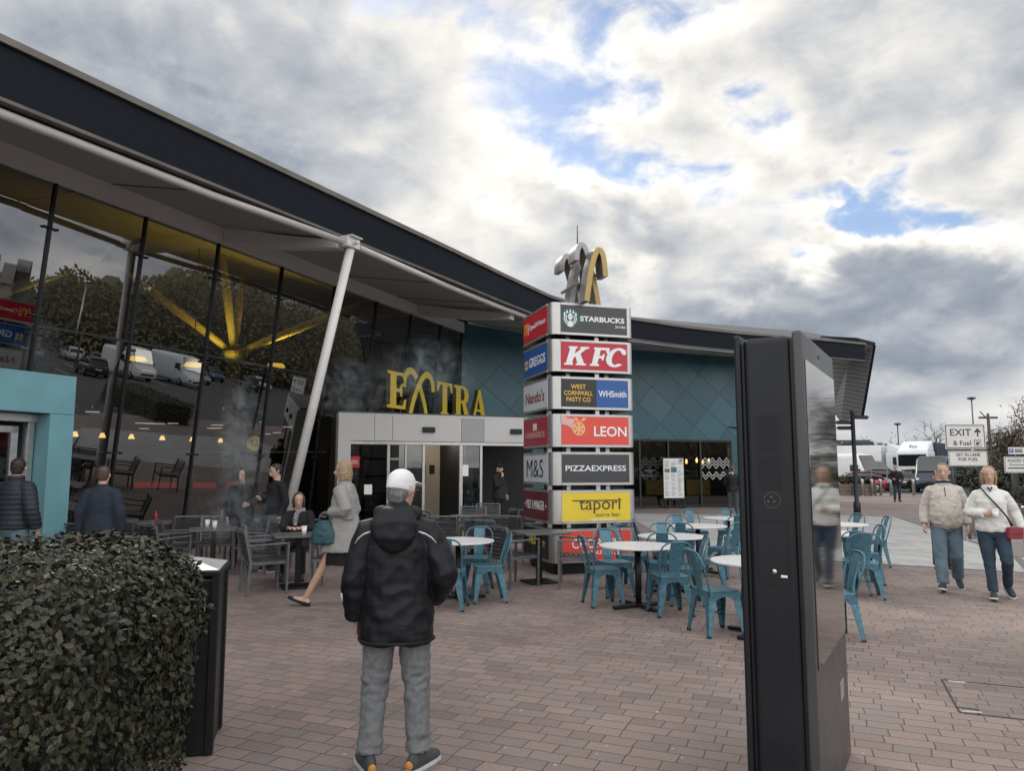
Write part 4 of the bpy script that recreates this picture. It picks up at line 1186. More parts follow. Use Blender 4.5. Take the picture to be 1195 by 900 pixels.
def leaf(mb, p, nrm, up, s, w=0.9, spiky=True):
    nrm = nrm.normalized(); up = (up - nrm * up.dot(nrm))
    if up.length < 1e-3: up = nrm.orthogonal()
    up.normalize(); sd_ = up.cross(nrm)
    pr = LEAF if spiky else [(0, 0), (.26, .3), (.3, .55), (0, 1)]
    n = len(pr); v = []
    for sg in (1, -1):
        for (x, y) in pr:
            v.append(p + up * (y * s) + sd_ * (sg * x * s * w) - nrm * ((x * .45 + (y - .4) ** 2 * .4) * s))
    # right half shares base and tip with the left half
    f2 = tuple([0, n - 1] + [n + k for k in range(n - 2, 0, -1)])
    mb.add(v, [tuple(range(n)), f2])


def hedge_leaves(x0, x1, y0, y1, h, count, s, rr, seed, taper=0.0, depth=0.16, spiky=True):
    rnd = random.Random(seed); mb = MB()
    lx, ly = x1 - x0, y1 - y0
    areas = [lx * h, lx * h * .6, ly * h, ly * h, lx * ly * 1.35]
    tot = sum(areas)
    for i in range(count):
        q = rnd.random() * tot; k = 0
        while q > areas[k]: q -= areas[k]; k += 1
        a, b = rnd.random(), rnd.random()
        if k == 0: p = Vector((x0 + a * lx, y0, b * h)); n = Vector((0, -1, 0.25))
        elif k == 1: p = Vector((x0 + a * lx, y1, h * (.4 + .6 * b))); n = Vector((0, 1, 0.25))
        elif k == 2: p = Vector((x0, y0 + a * ly, b * h)); n = Vector((-1, 0, 0.25))
        elif k == 3: p = Vector((x1, y0 + a * ly, b * h)); n = Vector((1, 0, 0.25))
        else: p = Vector((x0 + a * lx, y0 + b * ly, h)); n = Vector((0, 0, 1))
        # round the edges off and make the face uneven
        c = Vector((min(max(p.x, x0 + rr), x1 - rr), min(max(p.y, y0 + rr), y1 - rr), min(p.z, h - rr)))
        d = p - c
        if d.length > 1e-5:
            n = d.normalized() + Vector((0, 0, .2)); p = c + d.normalized() * min(d.length, rr)
        lump = noise.noise(p * 2.2) * .055 + noise.noise(p * 6.0) * .03
        p = p + n.normalized() * (lump - rnd.random() ** 1.6 * depth + .01)
        if taper: p.x -= taper * (1 - p.z / h) * max(0, (p.x - (x0 + x1) / 2) / lx * 2)
        n = n + Vector((rnd.gauss(0, .5), rnd.gauss(0, .5), rnd.gauss(0, .45)))
        up = Vector((rnd.gauss(0, .7), rnd.gauss(0, .7), rnd.gauss(.15, .8)))
        if p.z < 0.01: continue
        leaf(mb, p, n, up, s * rnd.uniform(.7, 1.25), spiky=spiky)
    return mb


hg = thing('hedge', 'clipped dark holly hedge with glossy spiky leaves filling the near left corner', 'hedge', (0, 0, 0))
M_['holly'] = island_mat('holly_leaf', [(0.0085, 0.0110, 0.006), (0.018, 0.020, 0.010), (0.014, 0.019, 0.010), (0.036, 0.036, 0.014), (0.022, 0.026, 0.012), (0.060, 0.042, 0.018)], 0.46, 0.4)
hedge_leaves(-4.7, -1.53, 2.62, 4.26, 1.335, 50000, .036, .46, 3, taper=.20).build('leaves', M_['holly'], hg, recalc=False)
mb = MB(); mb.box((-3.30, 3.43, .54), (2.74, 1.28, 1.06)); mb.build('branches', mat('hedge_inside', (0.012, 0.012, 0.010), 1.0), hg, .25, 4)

# ================================================================ TABLES AND CHAIRS
M_['tabletop'] = mat('speckled_tabletop', (0.60, 0.595, 0.58), 0.35, 0, 0.10, 40)
M_['tealleg'] = mat('teal_chipped_paint', (0.056, 0.140, 0.185), 0.45, 0.15, 0.36, 24)


def make_round_table():
    t = thing('round_table', 'x', 'table')
    mb = MB(); mb.loft([(0, 0, .722), (0, 0, .727), (0, 0, .740), (0, 0, .744)], [.464, .47, .47, .466], 40, smooth=False); mb.build('tabletop', M_['tabletop'], t)
    mb = MB(); mb.cyl((0, 0, .03), (0, 0, .70), .038, n=16); mb.cyl((0, 0, .70), (0, 0, .7215), .16, n=16); mb.build('column', M_['black'], t)
    mb = MB()
    for a in (0, PI / 2):
        d = Vector((math.cos(a), math.sin(a), 0))
        for s in (-1, 1): mb.bar(d * (s * .03) + ZV * .035, d * (s * .36) + ZV * .022, .075, .03)
    for k in range(4): mb.cyl((.34 * math.cos(k * PI / 2), .34 * math.sin(k * PI / 2), 0), (.34 * math.cos(k * PI / 2), .34 * math.sin(k * PI / 2), .02), .022, n=10)
    mb.build('cross_foot', M_['black'], t, .006)
    return t


def make_cafe_chair():
    t = thing('cafe_chair', 'x', 'chair')
    mb = MB(); pl = rounded(.183, .05, 5); mb.prism(pl, (0, 0, .437), (1, 0, 0), (0, 1, 0), (0, 0, 1), .016)
    mb.build('seat', M_['teal'], t, .006)
    # skirt with an arch on each side
    mb = MB()
    for k in range(4):
        q = Matrix.Rotation(k * PI / 2, 3, 'Z'); X = q @ Vector((1, 0, 0)); o = q @ Vector((0, -.181, .436)); Zp = q @ Vector((0, -1, 0))
        out = [(-.165, 0), (-.178, -.11), (-.125, -.13)] + [(.115 * math.cos(R(a)), -.12 + .075 * math.sin(R(a))) for a in range(170, 9, -20)] + [(.125, -.13), (.178, -.11), (.165, 0)]
        mb.prism(out[::-1], o, X, Vector((0, 0, 1)) + Zp * .10, Zp, .003)
    mb.build('skirt', M_['teal'], t)
    for sx in (-1, 1):
        for sy in (-1, 1):
            mb = MB()
            a = Vector((sx * .160, sy * .160, .432)); b = Vector((sx * .180, sy * .182, .30)); c = Vector((sx * .215, sy * (.215 if sy > 0 else .205), .0))
            v = []
            for p, w in ((a, .075), (b, .072), (c, .032)):
                ox, oy = sx, sy
                # angle-section: two flanges meeting at the outer corner
                v += [p + Vector((-ox * w, oy * .004, 0)), p + Vector((ox * .004, oy * .004, 0)), p + Vector((ox * .004, -oy * w, 0)), p + Vector((0, -oy * w, 0)), p + Vector((0, 0, 0)), p + Vector((-ox * w, 0, 0))]
            f = [(6 * k + i, 6 * k + (i + 1) % 6, 6 * k + 6 + (i + 1) % 6, 6 * k + 6 + i) for k in (0, 1) for i in range(6)]
            mb.add(v, f + [(0, 1, 2, 3, 4, 5), (12, 13, 14, 15, 16, 17)])
            mb.box(c + Vector((-sx * .012, -sy * .012, .012)), (.034, .034, .024), 1)
            mb.build('leg', [M_['tealleg'], M_['rubber']], t)
    mb = MB()
    hp = smooth_path([(-.172, .165, .44), (-.186, .195, .55), (-.192, .232, .68), (-.178, .262, .775), (-.12, .280, .832), (0, .287, .85), (.12, .280, .832), (.178, .262, .775), (.192, .232, .68), (.186, .195, .55), (.172, .165, .44)], 4) if False else None
    key = [(-.172, .165, .44), (-.186, .195, .55), (-.192, .232, .68), (-.180, .260, .770), (-.12, .280, .832), (0, .287, .85), (.12, .280, .832), (.180, .260, .770), (.192, .232, .68), (.186, .195, .55), (.172, .165, .44)]
    P = []
    for i in range(len(key) - 1):
        p0, p1, p2, p3 = [Vector(key[max(0, min(len(key) - 1, j))]) for j in (i - 1, i, i + 1, i + 2)]
        for s in range(4):
            u = s / 4; P.append(0.5 * ((2 * p1) + (p2 - p0) * u + (2 * p0 - 5 * p1 + 4 * p2 - p3) * u * u + (3 * p1 - p0 - 3 * p2 + p3) * u ** 3))
    P.append(Vector(key[-1]))
    mb.loft(P, .0105, 8, side=(0, 1, 0)); mb.build('back_hoop', M_['teal'], t)
    mb = MB(); v = []
    for z, y, w in ((.435, .178, .060), (.50, .180, .064), (.60, .200, .070), (.72, .235, .076), (.80, .264, .078), (.843, .283, .074)):
        v += [(-w, y, z), (-w * .5, y + .009, z), (w * .5, y + .009, z), (w, y, z), (w, y + .004, z), (w * .5, y + .013, z), (-w * .5, y + .013, z), (-w, y + .004, z)]
    mb.add(v, [(8 * k + i, 8 * k + (i + 1) % 8, 8 * k + 8 + (i + 1) % 8, 8 * k + 8 + i) for k in range(5) for i in range(8)] + [tuple(range(8)), tuple(range(40, 48))])
    mb.build('back_splat', M_['teal'], t)
    mb = MB(); mb.bar((-.19, -.18, .20), (.19, .19, .20), .016, .003); mb.bar((.19, -.18, .204), (-.19, .19, .204), .016, .003); mb.build('cross_brace', M_['black'], t)
    return t


M_['chairframe'] = mat('chair_aluminium_dark', (0.13, 0.134, 0.14), 0.42, 0.45, 0.12, 10)
M_['slat'] = mat('charcoal_slat', (0.035, 0.036, 0.038), 0.5, 0, 0.2, 20)


def make_slat_chair():
    t = thing('slat_armchair', 'x', 'chair')
    w = .27
    for s in (-1, 1):
        mb = MB(); mb.bar((s * w, -.24, 0), (s * w, -.25, .655), .03, .03, up=(0, 1, 0)); mb.build('leg', M_['chairframe'], t, .004)
        mb = MB(); mb.bar((s * w, .27, 0), (s * w, .235, .44), .03, .035, up=(0, 1, 0)); mb.bar((s * w, .235, .437), (s * w, .325, .845), .03, .035, up=(0, 1, 0)); mb.build('leg', M_['chairframe'], t, .004)
        mb = MB(); mb.bar((s * w, -.265, .668), (s * w, .28, .655), .042, .024); mb.build('armrest', M_['chairframe'], t, .005)
    mb = MB()
    for s in (-1, 1): mb.bar((s * (w - .031), -.225, .415), (s * (w - .031), .22, .415), .03, .04)
    mb.bar((-w + .016, -.235, .415), (w - .016, -.235, .415), .03, .04); mb.bar((-w + .016, .232, .40), (w - .016, .232, .40), .03, .04)
    mb.build('seat_frame', M_['chairframe'], t, .003)
    mb = MB()
    for k in range(7): mb.box((0, -.215 + k * .068, .443), (w * 2 - .034, .054, .016))
    mb.build('seat_slats', M_['slat'], t, .003)
    mb = MB(); mb.bar((-w, .325, .845), (w, .325, .845), .035, .03); mb.build('top_rail', M_['chairframe'], t, .004)
    mb = MB()
    for k in range(6):
        z = .50 + k * .056; y = .235 + (z - .437) / .408 * .09; mb.box((0, y, z), (w * 2 - .032, .014, .046), mtx=Matrix.Rotation(-.21, 3, 'X'))
    mb.build('back_slats', M_['slat'], t, .003)
    return t


def make_square_table():
    t = thing('square_table', 'x', 'table')
    mb = MB(); mb.box((0, 0, .728), (.72, .72, .026)); mb.build('tabletop', mat('dark_tabletop', (0.085, 0.085, 0.085), 0.4, 0, 0.15, 5), t, .006)
    mb = MB(); mb.box((0, 0, .37), (.075, .075, .68)); mb.build('column', M_['black'], t, .005)
    mb = MB(); mb.box((0, 0, .012), (.44, .44, .022)); mb.build('foot_plate', M_['black'], t, .005)
    return t


used = {}
def put(kind, make, x, y, face, label, group, sc=None, jitter=True):
    """face: the direction in plan the chair looks"""
    rz = math.atan2(face[0], -face[1])
    if kind not in used:
        used[kind] = o = make(); o.location = (x, y, 0); o.rotation_euler = (0, 0, rz); o['label'] = label; o['group'] = group
    else:
        o = copy_tree(used[kind], (x, y, 0), rz, label, group)
    return o


GRT, GRC, GST, GSC = 'round white-topped cafe tables', 'teal metal cafe chairs', 'square dark tables', 'dark slatted armchairs'
def rt(x, y, label): put('rt', make_round_table, x, y, (random.uniform(-1, 1), -1), label, GRT)
def cc(x, y, f, label): put('cc', make_cafe_chair, x, y, f, label, GRC)
def st(x, y, label, rz=(.39, -.92)): put('st', make_square_table, x, y, rz, label, GST)
def sc_(x, y, f, label): put('sc', make_slat_chair, x, y, f, label, GSC)


random.seed(5)
rt(-.70, 9.80, 'round white table immediately right of the man in the black hooded jacket')
cc(-.30, 9.62, (-1, -.15), 'teal chair at right side of the round table beside the black-jacketed man, seen side-on')
cc(-.50, 10.42, (-.15, -1), 'teal chair behind the round table beside the black-jacketed man, splat showing above its top')
cc(-.76, 9.12, (.1, 1), 'teal chair half hidden by the black-jacketed man, its hoop crossing the white tabletop')
rt(1.54, 9.20, 'round white table directly in front of the coral lowest panel of the sign tower')
cc(1.13, 9.36, (1, .22), 'teal chair side-on at left of the table before the coral panel, back leaning left')
cc(1.36, 10.02, (.35, -1), 'teal chair facing us between the coral panel and the round white table')
cc(1.83, 8.78, (-.16, 1), 'teal chair with its back to us, nearest at the table before the coral panel')
cc(2.16, 9.42, (-1, .10), 'teal chair right of the table before the coral panel, turned left to it')
rt(2.23, 10.45, 'round white table just behind the one before the coral panel, second in the row')
cc(1.72, 10.72, (.8, -.5), 'teal chair left of the second round table, close to the yellow panel, angled right')
cc(1.98, 9.95, (.15, 1), 'teal chair at the near side of the second round table, behind the first table')
cc(2.30, 11.12, (.1, -1), 'teal chair behind the second round table, facing us, pale splat')
cc(2.72, 10.35, (-1, .2), 'teal chair right of the second round table, showing its broad dark splat')
rt(3.04, 12.25, 'round white table third from us in the row, below the framed menu board')
cc(2.62, 11.66, (.2, 1), 'teal chair with dark splat, its back to us, near side of the third table')
cc(2.92, 13.0, (0, -1), 'teal chair facing us behind the third round table, below the menu board')
cc(3.30, 11.70, (-.6, .8), 'teal chair with open hoop at the near right of the third round table')
cc(2.26, 12.35, (1, .1), 'teal chair left of the third round table, next to the sign tower edge')
rt(4.06, 14.05, 'round white table farthest back by the chevron cafe window')
cc(3.62, 14.72, (.25, -1), 'teal chair behind the farthest round table, left of two facing us')
cc(4.28, 14.85, (-.2, -1), 'teal chair behind the farthest round table, right of two facing us')
cc(3.98, 13.32, (.1, 1), 'teal chair with broad dark back to us at the farthest round table')
cc(4.72, 13.98, (-1, .1), 'teal chair at the right of the farthest round table, cut by the kiosk edge')
cc(2.06, 14.3, (-.3, 1), 'teal chair alone beyond the yellow panel edge, back to us')
cc(2.30, 15.1, (.2, -1), 'teal chair alone beyond the yellow panel edge, facing us')
rt(2.52, 7.72, 'round white table cut off by the left edge of the kiosk, nearest to us')
cc(2.10, 7.80, (1, .28), 'teal chair nearest to us, left of the table cut by the kiosk, angled right')
cc(2.76, 8.42, (-.2, -1), 'teal chair behind the table cut by the kiosk, facing us with thin hoop')
cc(3.22, 7.6, (-1, 0), 'teal chair at the table beside the kiosk, mostly behind the kiosk')
rt(5.50, 12.60, 'round white table just right of the kiosk, the farther of two there')
cc(6.22, 12.95, (-1, .1), 'teal chair farthest right of all, beyond the kiosk, facing left')
cc(6.05, 13.55, (-1, -.3), 'teal chair right of the kiosk, partly behind the rightmost chair')
cc(5.35, 13.4, (0, -1), 'teal chair behind the farther table right of the kiosk')
rt(4.66, 10.95, 'round white table at the right edge of the kiosk, the nearer of two there')
cc(5.15, 11.02, (-1, .05), 'teal chair right of the kiosk standing nearest there, dark back legs')
cc(4.55, 10.2, (0, 1), 'teal chair hidden mostly behind the kiosk screen at the nearer table')
cc(4.62, 9.9, (.3, 1), 'teal chair whose one leg shows beside the kiosk screen edge')

st(.40, 11.15, 'square dark table standing against the left corner of the sign tower')
sc_(.02, 10.85, (.80, .60), 'dark slatted armchair left of the table at the sign tower corner, back towards us')
sc_(.93, 10.75, (-1, .12), 'dark slatted armchair right of that table, weathered brown back before the coral panel')
st(-.78, 14.8, 'square dark table in front of the entrance doors')
for x, y, f, l in ((-1.35, 14.4, (.9, .45), 'dark armchair left of the table before the entrance, back to us'),
                   (-.80, 15.7, (.1, -1), 'dark armchair behind the table before the entrance, facing us below the cream wall'),
                   (-.25, 14.9, (-.9, -.3), 'dark armchair right of the table before the entrance'),
                   (.14, 15.2, (-.2, 1), 'dark armchair below the doorway man with beanie, back to us'),
                   (.0, 13.3, (.3, 1), 'dark armchair with pale-edged back just left of the maroon panel'),
                   (-.40, 12.3, (.4, .9), 'dark armchair behind the teal chair by the black-jacketed man'),
                   (-1.15, 13.2, (.2, 1), 'dark armchair level with the black-jacketed man shoulder, nearer than the entrance table'),
                   (-1.75, 14.0, (.2, 1), 'dark armchair close right of the black-jacketed man head height shoulder'),
                   (-.55, 16.9, (0, -1), 'dark armchair nearest to the entrance doors, slats to us')):
    sc_(x, y, f, l)
st(-3.05, 10.72, 'square dark table in front of the woman in the grey coat')
st(-4.68, 11.75, 'square dark table beyond the litter bin lid, left of the smoke')
st(-4.3, 13.6, 'square dark table at the foot of the leaning white column')
st(-6.35, 13.1, 'square dark table close to the glass behind the person in navy')
for x, y, f, l in ((-3.38, 10.28, (.86, .5), 'dark armchair nearest of the left group, between bin and grey-coated woman'),
                   (-3.62, 11.05, (.9, .42), 'dark armchair directly behind the nearest left armchair, same way round'),
                   (-3.35, 11.75, (.1, -1), 'dark armchair behind the table in front of the grey-coated woman'),
                   (-2.50, 10.55, (-1, .05), 'dark armchair behind the legs of the woman in the grey coat'),
                   (-4.95, 12.55, (.3, -1), 'dark armchair behind the table beyond the litter bin, facing us'),
                   (-4.12, 12.1, (-.9, .1), 'dark armchair right of the table beyond the litter bin, in the smoke'),
                   (-5.18, 11.15, (.5, .85), 'dark armchair with its back to us just above the litter bin lid'),
                   (-5.35, 12.0, (.9, .2), 'dark armchair left of the table beyond the litter bin'),
                   (-5.45, 14.6, (.2, -1), 'dark armchair farther back, seen above the table beyond the litter bin'),
                   (-5.7, 13.2, (-.5, .85), 'dark armchair between glass and table beyond the litter bin, back to us'),
                   (-6.25, 12.35, (.1, 1), 'dark armchair beside the right elbow of the person in navy'),
                   (-6.75, 11.6, (.2, 1), 'dark armchair between the teal doorway and the person in navy'),
                   (-4.75, 13.3, (.9, .1), 'dark armchair left of the table at the leaning column foot'),
                   (-3.95, 13.0, (.2, 1), 'dark armchair before the table at the leaning column foot')):
    sc_(x, y, f, l)

# a few sets inside the hall, behind the glass
for i, (Y, x0, l) in enumerate(((13.0, -16.4, 'dark table inside the glass nearest to the teal doorway'), (17.2, -16.8, 'dark table inside the glass behind the navy-coated person'), (20.2, -16.0, 'dark table inside the glass left of the yellow disc sign'),
                                (23.0, -17.4, 'dark table deep inside the hall left of the leaning column'), (16.0, -19.6, 'dark table deep inside the hall by the serving counter'), (26.0, -15.6, 'dark table inside the glass behind the leaning column'))):
    p = IN(Y, 0, x0); st(p.x, p.y, l)
    for k, (dx, dy) in enumerate(((-.62, .1), (.62, -.1))):
        sc_(p.x + dx, p.y + dy, (-dx, -dy), ('far', 'near')[k] + ' armchair at the ' + l)

# ================================================================ PEOPLE
M_['skin'] = mat('skin', (0.46, 0.285, 0.215), 0.5, 0, 0.07, 30)
M_['eye'] = mat('eye_dark', (0.03, 0.022, 0.02), 0.3)
M_['eyewhite'] = mat('eye_white', (0.6, 0.57, 0.54), 0.35)
M_['lip'] = mat('lip', (0.36, 0.16, 0.14), 0.45)
M_['brow'] = mat('eyebrow', (0.15, 0.10, 0.08), 0.6)


def cloth(name, c, rough=0.85, var=0.16, vs=9, bump=0.25, bs=220): return mat(name, c, rough, 0, var, vs, bump, bs, spec=0.3)


def solid(mb, name, mats, parent, vox=.008, it=4, fold=0.0, ffreq=7.0, matfn=None, foldmask=None):
    """melt overlapping tapered forms into one continuous skin"""
    me = mb.mesh('tmp'); ob = bpy.data.objects.new('tmp', me); C.objects.link(ob)
    md = ob.modifiers.new('r', 'REMESH'); md.mode = 'VOXEL'; md.voxel_size = vox; md.use_smooth_shade = True
    m2 = ob.modifiers.new('s', 'SMOOTH'); m2.factor = .5; m2.iterations = it
    dg = bpy.context.evaluated_depsgraph_get()
    new = bpy.data.meshes.new_from_object(ob.evaluated_get(dg)); new.name = name
    bpy.data.objects.remove(ob); bpy.data.meshes.remove(me)
    new.materials.clear()
    for m in (mats if isinstance(mats, (list, tuple)) else [mats]): new.materials.append(m)
    if fold:
        nr = [v.normal.copy() for v in new.vertices]
        for v, n in zip(new.vertices, nr):
            p = v.co
            a = noise.noise(Vector((p.x * ffreq + p.z * ffreq * .5 + 3.1, p.y * ffreq, p.z * ffreq * .9 - p.x * 3)))
            b = noise.noise(Vector((p.x * ffreq * 1.6 + p.z * 9, p.y * ffreq * 1.6, p.z * ffreq * 2.2 - p.x * 8 + 9.0)))
            f = (1 - abs(a) * 2.2) * .6 + b * .55
            k = fold * (foldmask(p) if foldmask else 1.0)
            v.co = p + n * (k * f)
    new.polygons.foreach_set('use_smooth', [True] * len(new.polygons))
    if matfn:
        for p in new.polygons: p.material_index = matfn(p.center)
    new.update()
    o = bpy.data.objects.new(name, new); C.objects.link(o)
    if parent: o.parent = parent
    return o


STD = dict(pel=(0, 0, .93), sp=(0, .0, 1.10), ch=(0, .0, 1.30), nb=(0, .015, 1.49), hd=(0, -.012, 1.635),
           shL=(.166, .01, 1.395), elL=(.225, .03, 1.13), wrL=(.235, -.03, .885), shR=(-.166, .01, 1.395), elR=(-.225, .03, 1.13), wrR=(-.235, -.03, .885),
           hipL=(.092, 0, .91), knL=(.105, -.015, .49), anL=(.11, .02, .085), hipR=(-.092, 0, .91), knR=(-.105, -.015, .49), anR=(-.11, .02, .085),
           toL=(.15, -1, 0), toR=(-.15, -1, 0))
HEADS = [(-.122, .022, .028, -.062), (-.112, .040, .052, -.042), (-.085, .052, .074, -.022), (-.05, .061, .086, -.012), (-.01, .070, .092, -.003), (.03, .075, .097, .004), (.065, .072, .093, .008), (.095, .057, .073, .010), (.113, .034, .044, .010), (.119, .010, .012, .010)]


class Figure:
    def __init__(f, label, loc, rz, H=1.75, pose=None, head=(0, 0, 0), hands=None, bulk=1.0, group=None, vox=.0065):
        f.k = H / 1.75; f.J = {a: Vector(b) for a, b in STD.items()}; f.bulk = bulk
        for a, b in (pose or {}).items(): f.J[a] = Vector(b)
        J = f.J
        f.hm = Matrix.Rotation(R(head[0]), 3, 'Z') @ Matrix.Rotation(R(head[1]), 3, 'X') @ Matrix.Rotation(R(head[2]), 3, 'Y')
        mb = MB()
        for s in ('L', 'R'):
            sh, el, wr = J['sh' + s], J['el' + s], J['wr' + s]
            mb.loft([J['ch'].lerp(J['nb'], .45).lerp(sh, .5), sh, sh.lerp(el, .45), el, el.lerp(wr, .35), wr], [.055, .056, .047, .038, .037, .026], 12)
            hp, kn, an = J['hip' + s], J['kn' + s], J['an' + s]
            mb.loft([hp + (J['pel'] - hp) * .2, hp, hp.lerp(kn, .5), kn, kn.lerp(an, .35), an + (an - kn).normalized() * .01], [.085, .085, .07, .05, .048, .034], 14)
            td = J['to' + s].normalized()
            mb.loft([an - td * .05 + Vector((0, 0, -.045)), an + Vector((0, 0, -.03)), an + td * .09 + Vector((0, 0, -.052)), an + td * .17 + Vector((0, 0, -.063))], [(.028, .03), (.034, .045), (.038, .03), (.03, .014)], 12)
            f.hand(mb, s, (hands or {}).get(s, {}))
        for i, (z, rx, ry) in enumerate(()): pass
        T = [(.82, .115, .085), (.90, .158, .108), (.97, .160, .112), (1.08, .140, .10), (1.20, .150, .107), (1.32, .165, .108), (1.40, .140, .085), (1.47, .075, .062)]
        mb.loft([f.spine(z) for z, _, _ in T], [(a * (bulk if z < 1.3 else 1), b * bulk) for z, a, b in T], 18)
        hc = J['hd']; mb.loft([f.spine(1.45), hc + f.hm @ Vector((0, .02, -.06))], [.060, .056], 12)
        mb.loft([hc + f.hm @ Vector((0, yo, z)) for z, a, b, yo in HEADS], [(a, b) for z, a, b, yo in HEADS], 20, side=f.hm @ Vector((1, 0, 0)))
        h = lambda x, y, z: hc + f.hm @ Vector((x, y, z))
        mb.loft([h(0, -.086, .022), h(0, -.100, -.012), h(0, -.112, -.030), h(0, -.092, -.042)], [.008, .011, .0155, .012], 8)
        mb.loft([h(-.040, -.070, .030), h(0, -.086, .032), h(.040, -.070, .030)], [.010, .011, .010], 8, side=(0, 0, 1))
        for s in (-1, 1): mb.loft([h(s * .070, .008, -.035), h(s * .079, .014, -.008), h(s * .077, .016, .022)], [(.010, .012), (.012, .02), (.009, .012)], 8, side=f.hm @ Vector((0, 1, 0)))
        mb.loft([h(-.024, -.089, -.066), h(0, -.095, -.066), h(.024, -.089, -.066)], [.006, .009, .006], 8, side=(0, 0, 1))
        hi = f.hm.inverted()

        def mf(p):
            q = hi @ (p - hc)
            if q.length > .2 or q.y > -.05: return 0
            ax = abs(q.x)
            if (ax - .031) ** 2 / .013 ** 2 + (q.z - .008) ** 2 / .007 ** 2 < 1: return 1 if abs(ax - .031) < .0085 else 2
            if .018 < ax < .046 and .027 < q.z < .032: return 4
            if q.x ** 2 / .024 ** 2 + (q.z + .066) ** 2 / .008 ** 2 < 1: return 3
            return 0
        f.o = solid(mb, 'person', [M_['skin'], M_['eye'], M_['eyewhite'], M_['lip'], M_['brow']], None, vox, 2, matfn=mf)
        f.o.location = loc; f.o.rotation_euler = (0, 0, rz); f.o.scale = (f.k,) * 3
        tag(f.o, label, 'person', group)

    def spine(f, z, dy=0.0):
        J = f.J; ks = [(.93, J['pel']), (1.10, J['sp']), (1.30, J['ch']), (1.49, J['nb'])]
        if z <= .93: p = J['pel'] + Vector((0, 0, z - .93))
        else:
            p = J['nb'].copy()
            for (a, pa), (b, pb) in zip(ks[:-1], ks[1:]):
                if a <= z <= b: p = pa.lerp(pb, (z - a) / (b - a)); break
        return p + Vector((0, dy, 0))

    def hand(f, mb, s, o):
        J = f.J; wr = J['wr' + s]; sg = 1 if s == 'L' else -1
        d = Vector(o.get('dir', wr - J['el' + s])).normalized()
        n = Vector(o.get('palm', (-sg, 0, 0))); n = (n - d * n.dot(d)).normalized()     # towards the palm
        t = Vector(o.get('thumb', (0, -1, 0))); t = (t - d * t.dot(d) - n * t.dot(n)).normalized()   # towards the thumb
        c = o.get('curl', .45)
        mb.loft([wr - d * .01, wr + d * .03, wr + d * .07, wr + d * .095], [(.026, .020), (.036, .016), (.041, .014), (.038, .012)], 12, side=t)
        for i, (off, L) in enumerate(((.031, .072), (.0105, .080), (-.0105, .075), (-.031, .058))):
            p = wr + d * .085 + t * off; dd = d; pts = [p - d * .02]; ang = 0
            for q, fr in enumerate((.42, .32, .26)):
                ang += c * (.7 if q == 0 else .9)
                dd = (d * math.cos(ang) + n * math.sin(ang)); p2 = pts[-1] if q else p
                if q == 0: pts.append(p)
                pts.append(pts[-1] + dd * (L * fr))
            mb.loft(pts, [.0092, .009, .0085, .0078, .0062], 8)
        p = wr + d * .028 + t * .030
        mb.loft([p - t * .012, p + d * .025 + t * .016 + n * .008, p + d * .052 + t * .018 + n * (.012 + .02 * c), p + d * .072 + t * .008 + n * (.014 + .05 * c)], [.014, .0115, .0095, .007], 8)

    # ---- clothing, each piece a child
    def top(f, name, m, prof, arm=(.075, .062, .056, .05), cuff=.93, vox=.010, fold=.006, ff=7, collar=None, sh_w=.0, it=4, matfn=None):
        mb = MB(); J = f.J
        mb.loft([f.spine(z, dy) for z, a, b, dy in prof], [(a, b) for z, a, b, dy in prof], 24, e=.9)
        for s in ('L', 'R'):
            sh, el, wr = J['sh' + s], J['el' + s], J['wr' + s]
            a0, a1, a2, a3 = arm
            inn = f.spine(1.40).lerp(sh, .45)
            up = (el - sh).normalized()
            e1 = el.lerp(wr, .08); c_ = el.lerp(wr, cuff)
            mb.loft([inn, sh + Vector((0, 0, -.012)), sh.lerp(el, .3), sh.lerp(el, .7), el, e1, el.lerp(wr, .55), c_], [a0 * .95, a0, a0 * .97, a1 * 1.05, a1, a1, a2, a3], 14)
        if collar:
            r, h = collar; mb.loft([f.spine(1.44), f.spine(1.49) + Vector((0, 0, h))], [r * 1.15, r], 16)
        return solid(mb, name, m, f.o, vox, it, fold, ff, matfn)

    def legs(f, name, m, th=.092, kn=.068, ca=.066, hem=.062, hemt=.95, waist=1.0, seat=(.165, .125), vox=.010, fold=.006, ff=9, matfn=None):
        mb = MB(); J = f.J
        mb.loft([f.spine(.80), f.spine(.86), f.spine(.93), f.spine(waist)], [(seat[0] * .72, seat[1] * .8), (seat[0] * .98, seat[1]), seat, (seat[0] * .93, seat[1] * .92)], 20)
        for s in ('L', 'R'):
            hp, k_, an = J['hip' + s], J['kn' + s], J['an' + s]
            h_ = k_.lerp(an, hemt)
            mb.loft([hp + Vector((0, 0, .03)), hp.lerp(k_, .3), hp.lerp(k_, .7), k_, k_.lerp(an, .4), k_.lerp(an, .75), h_], [th, th * .98, (th + kn) / 2, kn, ca, (ca + hem) / 2 * .98, hem], 16)
        msk = lambda p: .45 + .9 * math.exp(-((p.z - .5) / .10) ** 2) + 1.1 * math.exp(-((p.z - .12) / .09) ** 2) + .4 * math.exp(-((p.z - .82) / .08) ** 2)
        return solid(mb, name, m, f.o, vox, 3, fold, ff, matfn, msk)

